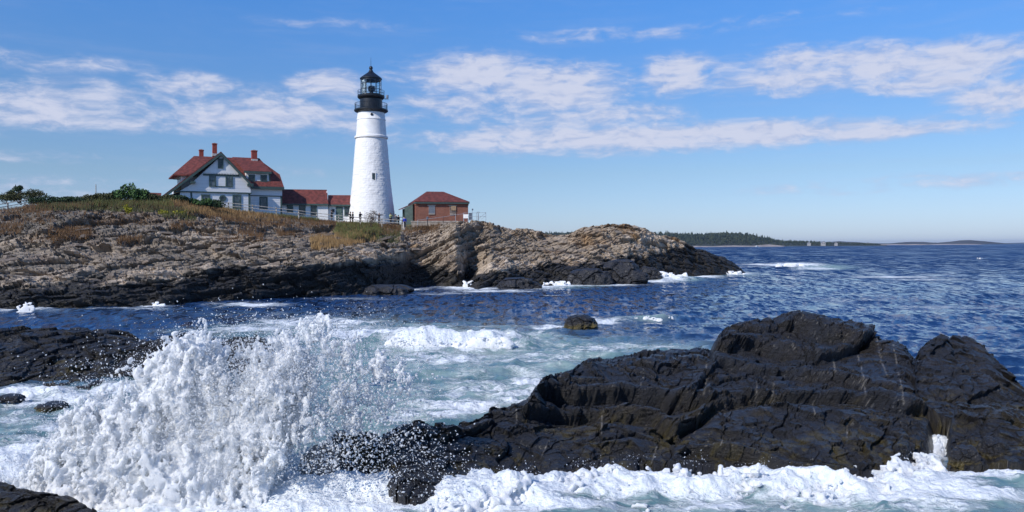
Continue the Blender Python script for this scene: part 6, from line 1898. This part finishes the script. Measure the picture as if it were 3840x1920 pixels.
M_RUST = leafmat('rust_grass', (.060, .030, .014, 1), (.17, .095, .042, 1))
M_GOLD = leafmat('golden_grass', (.15, .085, .035, 1), (.36, .23, .10, 1))
M_GGRASS = leafmat('green_grass_blades', (.045, .060, .018, 1), (.15, .16, .045, 1))
M_OLIVE = leafmat('olive_brush', (.035, .042, .018, 1), (.10, .10, .035, 1))
M_DGREEN = leafmat('dark_leaves', (.012, .026, .014, 1), (.045, .080, .030, 1))
M_LEAF = leafmat('sumac_leaves', (.035, .075, .025, 1), (.09, .17, .045, 1))
M_YELLOW = leafmat('yellow_flowers', (.16, .17, .02, 1), (.42, .38, .03, 1))
M_TWIG = simple('twigs', (.09, .06, .045), .9, .2)
M_PINE = leafmat('pine_needles', (.008, .018, .012, 1), (.022, .042, .024, 1))


def blades(name, P, h0, h1, w0, mat, label, seed, lean=.35):
    """blades of grass as tapering triangles rooted at the points P"""
    r = np.random.default_rng(seed)
    n = len(P)
    if not n: return None
    a = r.uniform(0, 2 * np.pi, n); h = r.uniform(h0, h1, n); w_ = w0 * r.uniform(.6, 1.5, n)
    th = r.uniform(0, 2 * np.pi, n); ln = h * r.uniform(0, lean, n)
    d = np.stack([np.cos(a) * w_, np.sin(a) * w_ * .4, 0 * a], -1)
    P = P + np.stack([0 * a, 0 * a, -.12 + 0 * a], -1)
    tip = P + np.stack([np.cos(th) * ln, np.sin(th) * ln, h], -1)
    V = np.stack([P - d, P + d, tip], 1).reshape(-1, 3)
    T = np.arange(n * 3).reshape(n, 3)
    me = fast_mesh(name, V, T=T, smooth=False); me.materials.append(mat)
    return props(link(name, me), label, 'grass', kind='stuff')


def leaf_cloud(P, size, r, squash=1.0):
    """random small leaf quads at points"""
    n = len(P)
    u = r.normal(size=(n, 3)); u /= np.linalg.norm(u, axis=1)[:, None]
    v = np.cross(u, r.normal(size=(n, 3))); v /= np.linalg.norm(v, axis=1)[:, None]
    s_ = (size * r.uniform(.6, 1.4, n))[:, None]
    u = u * s_; v = v * s_ * .6 * squash
    V = np.stack([P - u, P - v * .9, P + u, P + v * .9], 1).reshape(-1, 3)
    return V, np.arange(n * 4).reshape(n, 4)


def shrub(name, loc, w_, h_, n, mat, label, cat, seed, lobes=7, leaf=.10, depth=None, stems=True, group=None, ragged=.25):
    r = np.random.default_rng(seed)
    o = props(empty(name, tuple(loc)), label, cat, group)
    depth = depth or w_ * .7
    C_ = np.stack([r.uniform(-w_ * .38, w_ * .38, lobes), r.uniform(-depth * .3, depth * .3, lobes), h_ * r.uniform(.35, .72, lobes)], -1)
    R_ = r.uniform(.22, .36, lobes)[:, None] * np.array([w_ * .8, depth, h_ * .9])
    i = r.integers(0, lobes, n)
    d = r.normal(size=(n, 3)); d /= np.linalg.norm(d, axis=1)[:, None]
    P = C_[i] + d * R_[i] * (r.uniform(.35, 1, n) ** .5 + ragged * np.abs(r.normal(size=n)) * .5)[:, None]
    P[:, 2] = np.maximum(P[:, 2], .03)
    V, Q = leaf_cloud(P, leaf, r)
    me = fast_mesh('foliage', V, Q=Q, smooth=False); me.materials.append(mat)
    link('foliage', me, None, o)
    if stems:
        mb = MB()
        for c in C_: mb.tube((c[0] * .3, c[1] * .3, -.3), tuple(c), .035, .015, 5)
        mb.build('stem', M_TWIG, o)
    return o


def SP(poly, n, seed): return surf_points(poly, n, seed)


blades('dry_grass', np.concatenate([
    SP([(60, 520), (300, 512), (560, 512), (600, 538), (600, 560), (520, 548), (430, 532), (300, 524), (160, 528), (60, 538)], 12000, 1),
    SP([(560, 520), (760, 548), (1010, 575), (1000, 592), (930, 588), (800, 580), (640, 566), (560, 556)], 15000, 2),
    SP([(120, 575), (230, 575), (230, 602), (120, 605)], 2200, 3), SP([(0, 520), (130, 515), (140, 560), (0, 565)], 2600, 4),
    SP([(600, 552), (680, 565), (660, 600), (600, 592)], 1500, 5), SP([(430, 560), (480, 560), (480, 580), (430, 582)], 700, 51), SP([(300, 600), (360, 596), (350, 612), (290, 615)], 600, 52), SP([(690, 575), (740, 580), (745, 596), (700, 594)], 700, 53), SP([(0, 560), (60, 566), (50, 590), (0, 590)], 700, 54), SP([(1010, 572), (1110, 566), (1100, 586), (1020, 592)], 1500, 6)]),
    .25, .75, .035, M_RUST, 'rust brown dry grass and brush along the crest of the headland', 1)
blades('golden_grass', np.concatenate([SP([(780, 600), (850, 590), (900, 585), (960, 590), (940, 606), (860, 622), (785, 630)], 6000, 7), SP([(560, 530), (700, 548), (700, 560), (560, 552)], 2500, 8), SP([(430, 510), (560, 512), (600, 545), (480, 545)], 3500, 18)]),
       .35, .9, .035, M_GOLD, 'tall golden grass patch below the lighthouse', 2)
blades('green_grass', np.concatenate([SP([(845, 566), (950, 562), (960, 600), (880, 606), (840, 590)], 9000, 9), SP([(230, 502), (430, 500), (440, 525), (240, 520)], 3500, 10), SP([(560, 520), (800, 552), (800, 558), (560, 530)], 2500, 11)]),
       .3, .85, .035, M_GGRASS, 'green grass tuft in front of the lighthouse foot', 3)
blades('olive_brush', np.concatenate([SP([(90, 502), (230, 498), (400, 498), (400, 535), (200, 530), (90, 530)], 6500, 12), SP([(400, 525), (500, 528), (490, 556), (410, 548)], 2200, 13), SP([(850, 580), (960, 572), (1010, 585), (1000, 612), (900, 606)], 2200, 14)]),
       .3, .8, .05, M_OLIVE, 'low olive brush spreading over the left crest', 4)
_r = np.random.default_rng(77)
_m = (HV[..., 2] > 5.6) & (HU < 1010) & (HRI < 225) & (fbm(HV[..., 0] * .22, HV[..., 1] * .2, HV[..., 2] * .3, 3, .6, seed=90) > .42)
_P = HV[_m]; blades('dry_grass', _P[_r.integers(0, len(_P), 9000)], .15, .5, .035, M_RUST, 'scattered rusty tufts growing in the cracks of the slope', 33)
# plateau turf edge seen between the rocks and the buildings
def near_crest(x0, x1, n, seed, dv=(0, 10)):
    r = np.random.default_rng(seed); m_ = (HU > x0) & (HU < x1) & (HRI > 209) & (HRI < 236)
    P = HV[m_]; return P[r.integers(0, len(P), n)] + r.normal(0, .15, (n, 3)) * [1, 1, 0]
blades('dry_grass', near_crest(440, 1010, 14000, 31), .2, .6, .04, M_RUST, 'dry brown grass on the flat top by the fence', 31)
blades('dry_grass', near_crest(-240, 440, 9000, 32), .2, .6, .05, M_OLIVE, 'dull olive grass on the flat top at the left', 32)

sh_ = [
    ('bush', 112, 520, 100.5, 3.4, 1.25, 2200, M_DGREEN, 'dark green rounded bush where the left fence meets the crest', 'bush'),
    ('bush', 150, 517, 101, 3.8, 1.4, 2400, M_DGREEN, 'broad dark bush second from the left fence post', 'bush'),
    ('bush', 192, 515, 101.5, 3.4, 1.2, 2000, M_DGREEN, 'dark bush just left of the bare pole', 'bush'),
    ('bush', 228, 514, 102, 2.8, 1.3, 1800, M_OLIVE, 'olive bush under the bare pole', 'bush'),
    ('bush', 268, 513, 101.5, 3.0, 1.5, 2200, M_OLIVE, 'olive bush right of the bare pole', 'bush'),
    ('sumac', 300, 510, 101, 2.4, 2.0, 900, M_LEAF, 'leafy green shrub with long drooping leaves left of the tallest weed', 'shrub'),
    ('sumac', 330, 510, 101, 2.0, 2.5, 900, M_LEAF, 'tallest leafy green weed on the crest', 'shrub'),
    ('sumac', 362, 510, 101.5, 2.6, 1.9, 900, M_LEAF, 'leafy green shrub below the small outbuilding roof', 'shrub'),
    ('bush', 400, 512, 102, 3.2, 1.5, 2200, M_OLIVE, 'olive bush hiding the foot of the house roof', 'bush'),
    ('bush', 452, 516, 103, 3.0, 1.3, 2000, M_DGREEN, 'dark bush below the porch arch', 'bush'),
    ('bush', 500, 521, 104, 3.0, 1.4, 2200, M_LEAF, 'bright green bush left of the round window', 'bush'),
    ('bush', 537, 525, 105, 2.9, 1.2, 2200, M_DGREEN, 'dark vine like bush at the start of the sloping fence', 'bush'),
    ('goldenrod', 325, 545, 97, 1.1, 1.6, 600, M_YELLOW, 'single upright yellow flowering clump among grey rocks', 'flowers'),
    ('goldenrod', 413, 545, 97, 1.2, .9, 500, M_YELLOW, 'small yellow flower clump in the dry grass', 'flowers'),
    ('goldenrod', 452, 552, 96.5, 1.7, 1.1, 800, M_YELLOW, 'widest yellow flower clump in the dry grass', 'flowers'),
    ('goldenrod', 482, 552, 97, 1.4, 1.3, 700, M_YELLOW, 'yellow flower clump nearest the brown slope on the right', 'flowers'),
    ('dry_bush', 930, 570, 118, 2.0, 2.6, 900, M_TWIG, 'tall dry twiggy bush in front of the lighthouse base', 'bush'),
    ('dry_bush', 985, 590, 115, 2.2, 1.8, 900, M_RUST, 'rusty bush below the fence corner', 'bush'),
    ('dry_bush', 955, 604, 112, 2.2, 1.8, 900, M_OLIVE, 'grey olive bush among the rocks under the lighthouse', 'bush'),
    ('dry_bush', 1060, 583, 116, 3.2, 1.1, 1200, M_RUST, 'low rust coloured bush under the concrete wall', 'bush'),
]
for k_, (nm, x, y, Y, w_, hh_, n, mt, lb, ct) in enumerate(sh_):
    lf = {'sumac': .16, 'goldenrod': .09, 'dry_bush': .07}.get(nm, .11)
    P = WD(x, y, Y)
    shrub(nm, P, w_, hh_, n, mt, lb, ct, 700 + k_, lobes=5 if nm == 'goldenrod' else 8, leaf=lf)


def wind_tree(name, x, y, Y, parts, label):
    """small windswept pine: trunk with limbs and separate needle clumps"""
    P = WD(x, y, Y); o = props(empty(name, tuple(P)), label, 'tree')
    k = Y / 1983.0
    mb = MB(); r = np.random.default_rng(int(x))
    VV, QQ, off = [], [], 0
    for (cx, cy, rw, rh, n) in parts:
        c = np.array([(cx - x) * k, r.uniform(-.3, .3), (y - cy) * k])
        mb.tube((c[0] * .25, 0, -.3), (c[0] * .6, 0, c[2] * .55), .09, .06, 5).tube((c[0] * .6, 0, c[2] * .55), tuple(c), .06, .02, 5)
        d = r.normal(size=(n, 3)); d /= np.linalg.norm(d, axis=1)[:, None]
        Q_ = c + d * np.array([rw * k, rw * k * .8, rh * k]) * (r.uniform(.2, 1, n) ** .5)[:, None] * (1 + .25 * r.normal(size=(n, 1)))
        V, Q = leaf_cloud(Q_, .11, r); VV.append(V); QQ.append(Q + off); off += len(V)
    mb.build('trunk', M_TWIG, o)
    me = fast_mesh('crown', np.concatenate(VV), Q=np.concatenate(QQ), smooth=False); me.materials.append(M_DGREEN); link('crown', me, None, o)
    return o


wind_tree('pine_tree', 52, 505, 104, [(45, 474, 11, 6, 500), (53, 472, 7, 5, 260), (29, 490, 9, 11, 600), (33, 497, 10, 8, 400)], 'small windswept pine with two dark tufts at the left edge of the hill')
shrub('bush', WD(62, 510, 104), 4.6, 1.9, 2600, M_OLIVE, 'brown green brush mound behind the windswept pine', 'bush', 820, leaf=.1)
shrub('bush', WD(78, 508, 106), 3.2, 1.6, 1200, M_TWIG, 'bare twiggy brush right of the windswept pine', 'bush', 821, leaf=.07)
shrub('bush', WD(10, 508, 108), 2.6, 1.2, 1400, M_DGREEN, 'dark bush at the very left edge of the hill', 'bush', 822, leaf=.1)

# ================================================================== FAR SHORE
def ridge_land(name, prof, Y0, depth, label, col, seed, base=-1.0, mat=None):
    """long low land: prof = display (x, y of the top), front foot at distance Y0"""
    xs = np.array([p[0] for p in prof], float); ys = np.array([p[1] for p in prof], float)
    u = np.linspace(xs[0], xs[-1], 260)
    yt = np.interp(u, xs, ys)
    rows = [];
    ft = [0, .06, .16, .32, .5, .7, .9, 1.0]; fh = [0, .12, .35, .75, 1.0, .9, .4, 0]
    for f_, h_ in zip(ft, fh):
        Y = Y0 + depth * f_
        top = np.array([W(a * 1.4907, b * 1.4907, Y0 + depth * .5)[2] for a, b in zip(u, yt)])
        X = (u * 1.4907 - 1920) / F * Y
        z = base + (top - base) * h_ * (1 + .12 * fbm(X * .012, X * 0 + f_ * 9, X * 0, 3, seed=seed))
        rows.append(np.stack([X, np.full_like(X, Y) + 18 * fbm(X * .01, X * 0, X * 0 + f_ * 5, 3, seed=seed + 1), z], -1))
    V = np.array(rows)
    me = fast_mesh(name, V.reshape(-1, 3), Q=grid_quads(len(ft), len(u)), smooth=True)
    me.materials.append(mat or simple(name + '_ground', col, .9, .25, .02))
    return props(link(name, me), label, kind='structure'), V


P_NEAR = [(1330, 596), (1352, 592), (1400, 589), (1440, 588), (1500, 588), (1600, 588), (1640, 589), (1700, 591), (1740, 593), (1790, 593), (1830, 591), (1870, 593), (1905, 598), (1945, 606), (1960, 609.5), (2010, 610), (2070, 612), (2110, 613), (2190, 615.2), (2230, 616.5)]
hill, HVv = ridge_land('wooded_headland', [(a, b + 3.6 * min(1, max(0, (611 - b) / 10))) for a, b in P_NEAR], 1700, 420, 'long low wooded headland across the bay', (.020, .026, .018), 401)
hill['kind'] = 'structure'
# trees of the far wood: the ones that stand out on the skyline are single things, the mass is one object
TV, TT, off = [], [], 0
r = np.random.default_rng(55)


def crown_pts(cx, cy, cz, w_, h_, conif, r, nring=7):
    V = []; T = []
    if conif:
        lv = [(0, .9), (.35, .75), (.7, .38)]
    else:
        lv = [(0, .55), (.3, 1.0), (.65, .92), (.9, .5)]
    for f_, q in lv:
        for i in range(nring):
            a = 2 * math.pi * i / nring + f_ * 2
            rr_ = w_ * q * r.uniform(.72, 1.2)
            V.append((cx + rr_ * math.cos(a), cy + rr_ * math.sin(a), cz + h_ * (f_ + r.uniform(-.06, .06))))
    V.append((cx + r.uniform(-.1, .1) * w_, cy, cz + h_ * (1.05 if not conif else 1.12)))
    n = len(lv)
    for k in range(n - 1):
        for i in range(nring):
            j = (i + 1) % nring
            T += [(k * nring + i, k * nring + j, (k + 1) * nring + j), (k * nring + i, (k + 1) * nring + j, (k + 1) * nring + i)]
    for i in range(nring): T.append(((n - 1) * nring + i, (n - 1) * nring + (i + 1) % nring, len(V) - 1))
    return V, T


single = 0
sky_row = HVv[4]
order = []
for k in range(3600):
    c = r.integers(0, HVv.shape[1] - 1); fr_ = r.uniform(0, 1); row = r.uniform(1.3, 5.2); r0 = int(row); t_ = row - r0
    P = (HVv[r0, c] * (1 - t_) + HVv[r0 + 1, c] * t_) * (1 - fr_) + (HVv[r0, c + 1] * (1 - t_) + HVv[r0 + 1, c + 1] * t_) * fr_
    if P[2] < 2.0: continue
    conif = r.random() < .45; h_ = r.uniform(6, 11) * (1.15 if conif else .9) * np.clip((P[2]) / 14, .35, 1); w_ = h_ * (r.uniform(.22, .32) if conif else r.uniform(.38, .55))
    V, T = crown_pts(P[0], P[1], P[2] + h_ * .05, w_, h_, conif, r)
    if 3.5 < row < 4.4 and single < 60 and r.random() < .25:
        order.append((P, V, T, conif, h_)); single += 1; continue
    TV += V; TT += [tuple(i + off for i in t) for t in T]; off += len(V)
me = fast_mesh('far_forest', np.array(TV), T=np.array(TT), smooth=False)
M_FAR = leafmat('far_wood_leaves', (.010, .020, .012, 1), (.040, .052, .026, 1))
me.materials.append(M_FAR)
props(link('far_forest', me), 'dark mixed wood covering the headland across the bay', 'forest', kind='stuff')
for (P, V, T, conif, h_) in order:
    o = props(empty('conifer_tree' if conif else 'broadleaf_tree', tuple(P)), 'dark pointed tree standing out of the far wood skyline' if conif else 'dark rounded tree standing out of the far wood skyline', 'tree', 'trees on the skyline of the far wood')
    me = fast_mesh('crown', np.array(V) - P, T=np.array(T), smooth=False); me.materials.append(M_FAR); link('crown', me, None, o)
    MB().tube((0, 0, -.6), (0, 0, h_ * .3), .25, .15, 5).build('trunk', M_TWIG, o)
# pale rocky strip along the far shore
P_SH = [(1700, 621), (1750, 618.5), (1790, 619.3), (1850, 617.2), (1900, 618.4), (1935, 614.5), (1955, 616.5), (1975, 619.5)]
M_SHORE = simple('far_shore_rock', (.30, .25, .22), .9, .3, .08)
ridge_land('shore_rocks', P_SH, 1560, 120, 'pale rocky strip at the foot of the wooded headland', (.3, .25, .2), 402, mat=M_SHORE)
M_BLUE = simple('distant_land', (.045, .045, .045), .9, .2, .002)
ridge_land('distant_shore', [(2060, 611), (2110, 607.5), (2150, 609), (2200, 612), (2240, 612), (2280, 608.8), (2330, 609), (2380, 612), (2440, 614.5), (2470, 616)], 3300, 500, 'low bluish shore far across the bay', (.05, .05, .05), 403, mat=M_BLUE)
ridge_land('beach', [(2160, 616), (2200, 615.2), (2260, 614.8), (2330, 614.6), (2400, 613.8), (2460, 614.0), (2500, 615.5), (2520, 616)], 3000, 80, 'pale sand beach strip on the distant shore', (.5, .42, .35), 404, mat=simple('sand', (.50, .40, .34), .9, .15, .02))
isl, _ = ridge_land('wooded_island', [(2362, 616), (2364, 610.5), (2385, 608.5), (2410, 605.5), (2440, 604.5), (2470, 607), (2500, 609.5), (2530, 611.5), (2555, 614.5)], 3600, 300, 'low wooded island on the horizon', (.04, .05, .04), 405, mat=M_BLUE)
ridge_land('distant_shore', [(2500, 613), (2560, 610.5), (2620, 609.5), (2700, 609), (2800, 611), (2950, 613)], 6500, 500, 'faint line of land at the right horizon', (.05, .05, .05), 406, mat=M_BLUE)
ridge_land('distant_shore', [(-900, 612), (-500, 600), (-200, 604), (0, 610), (200, 614)], 3000, 500, 'low land far behind the headland', (.05, .05, .05), 407, mat=M_BLUE)


def cottage(x, y, Y, w_, label, roofc):
    o = props(empty('cottage', tuple(WD(x, y, Y))), label, 'house')
    d = w_ * .7; hh_ = w_ * .42
    MB().box(-w_ / 2, w_ / 2, 0, d, -3, hh_).prism([(-w_ / 2, hh_), (w_ / 2, hh_), (0, hh_ * 1.8)], .01, d - .01).build('wall', M_COT, o)
    rf = MB().slab([(-w_ / 2 - .4, -.4, hh_ - .2), (0, -.4, hh_ * 1.85), (0, d + .4, hh_ * 1.85), (-w_ / 2 - .4, d + .4, hh_ - .2)], (0, 0, .3)).slab([(0, -.4, hh_ * 1.85), (w_ / 2 + .4, -.4, hh_ - .2), (w_ / 2 + .4, d + .4, hh_ - .2), (0, d + .4, hh_ * 1.85)], (0, 0, .3)).build('roof', roofc, o)
    MB().box(-w_ * .3, -w_ * .1, -.1, 0, 1, hh_ * .75).build('window', M_GLASS, o); MB().box(w_ * .1, w_ * .3, -.1, 0, 1, hh_ * .75).build('window', M_GLASS, o)


M_COT = simple('cottage_wall', (.40, .38, .36), .8, .1)
M_SLATE = simple('grey_roof', (.22, .22, .24), .8, .1)
cottage(2036, 614.8, 1660, 6, 'small pale cottage nearest the wooded headland point', M_SLATE)
cottage(2072, 614.8, 1660, 8, 'widest pale house on the distant low shore', M_SLATE)
cottage(2104, 614.8, 1660, 5.5, 'small white cottage third along the distant low shore', M_SLATE)
cottage(2184, 614.6, 2950, 9, 'tiny white cottage beside the distant beach', M_SLATE)

# boat
B = GD(1904, 621.0); bo = props(empty('motor_boat', tuple(B), R(20)), 'tiny white motor boat off the wooded headland', 'boat')
hl = MB(); st_ = [(-3.2, 1.1, .1), (-1.5, 1.25, .0), (.8, 1.15, .0), (2.4, .7, .1), (3.6, .05, .35)]
vs_ = []; fs = []
for (x, w_, z0) in st_: vs_ += [(x, -w_, 1.1 + z0), (x, -w_ * .6, -.3 + z0), (x, w_ * .6, -.3 + z0), (x, w_, 1.1 + z0)]
for i in range(4):
    for j in range(3): fs.append((i * 4 + j, i * 4 + j + 1, i * 4 + j + 5, i * 4 + j + 4))
    fs.append((i * 4 + 3, i * 4, i * 4 + 4, i * 4 + 7))
fs.append((0, 3, 2, 1)); fs.append((16, 17, 18, 19))
hl.add(vs_, fs); hl.build('hull', M_WHITE, bo)
MB().box(-1.2, .9, -.75, .75, 1.05, 2.3).box(-1.5, 1.1, -.85, .85, 2.3, 2.4).build('cabin', M_WHITE, bo); MB().box(.9, .95, -.6, .6, 1.6, 2.1).box(-1.0, .7, -.78, -.755, 1.6, 2.1).build('cabin_window', M_GLASS, bo)

# gull over the water
gp = WD(2464, 651, 150); gu = props(empty('gull', tuple(gp), R(25)), 'white gull flying low over the open water', 'bird')
bm_ = []
def wing_strip(s_):
    m_ = MB()
    pts = [(0, .06, .0, .16), (.28 * s_, .10, .16, .17), (.50 * s_, .03, .13, .13), (.72 * s_, -.10, .04, .04)]
    v_ = []; f_ = []
    for (x, y, z, c) in pts: v_ += [(x, y - c / 2, z), (x, y + c / 2, z), (x, y, z + .025)]
    for i in range(3):
        a_ = i * 3; b_ = a_ + 3
        f_ += [(a_, b_, b_ + 2, a_ + 2), (a_ + 2, b_ + 2, b_ + 1, a_ + 1), (a_ + 1, b_ + 1, b_, a_)]
    return m_.add(v_, f_)
bl = MB(); ring = [(-.30, .01), (-.22, .045), (-.05, .085), (.12, .075), (.20, .045), (.27, .05), (.33, .03), (.40, .006)]
v_ = []; f_ = []
for (y, rr_) in ring:
    for i in range(8): v_.append((rr_ * math.cos(i * math.pi / 4), y, rr_ * .85 * math.sin(i * math.pi / 4)))
for k in range(7):
    for i in range(8): f_.append((k * 8 + i, k * 8 + (i + 1) % 8, (k + 1) * 8 + (i + 1) % 8, (k + 1) * 8 + i))
bl.add(v_, f_); gb = bl.build('body', M_SIGN, gu, True)
gu.scale = (1.25,) * 3
wing_strip(1).build('wing', M_SIGN, gu); wing_strip(-1).build('wing', M_SIGN, gu)
MB().slab([(-.02, -.28, 0), (.02, -.28, 0), (.08, -.42, 0), (-.08, -.42, 0)], (0, 0, .015)).build('tail', M_SIGN, gu)

# ================================================================== AIR
hz = bpy.data.materials.new('sea_haze'); hz.use_nodes = True
t = NT(hz.node_tree); t.n.clear()
pv = t.node('ShaderNodeVolumePrincipled'); pv.inputs['Color'].default_value = (.72, .83, .97, 1); pv.inputs['Density'].default_value = .000055; pv.inputs['Anisotropy'].default_value = .3
mo = t.node('ShaderNodeOutputMaterial'); t.l.new(pv.outputs[0], mo.inputs['Volume'])
hb = MB().box(-11500, 11500, -60, 12500, -10, 46).build('haze', hz)
props(hb, 'thin sea haze over the whole bay', kind='stuff')
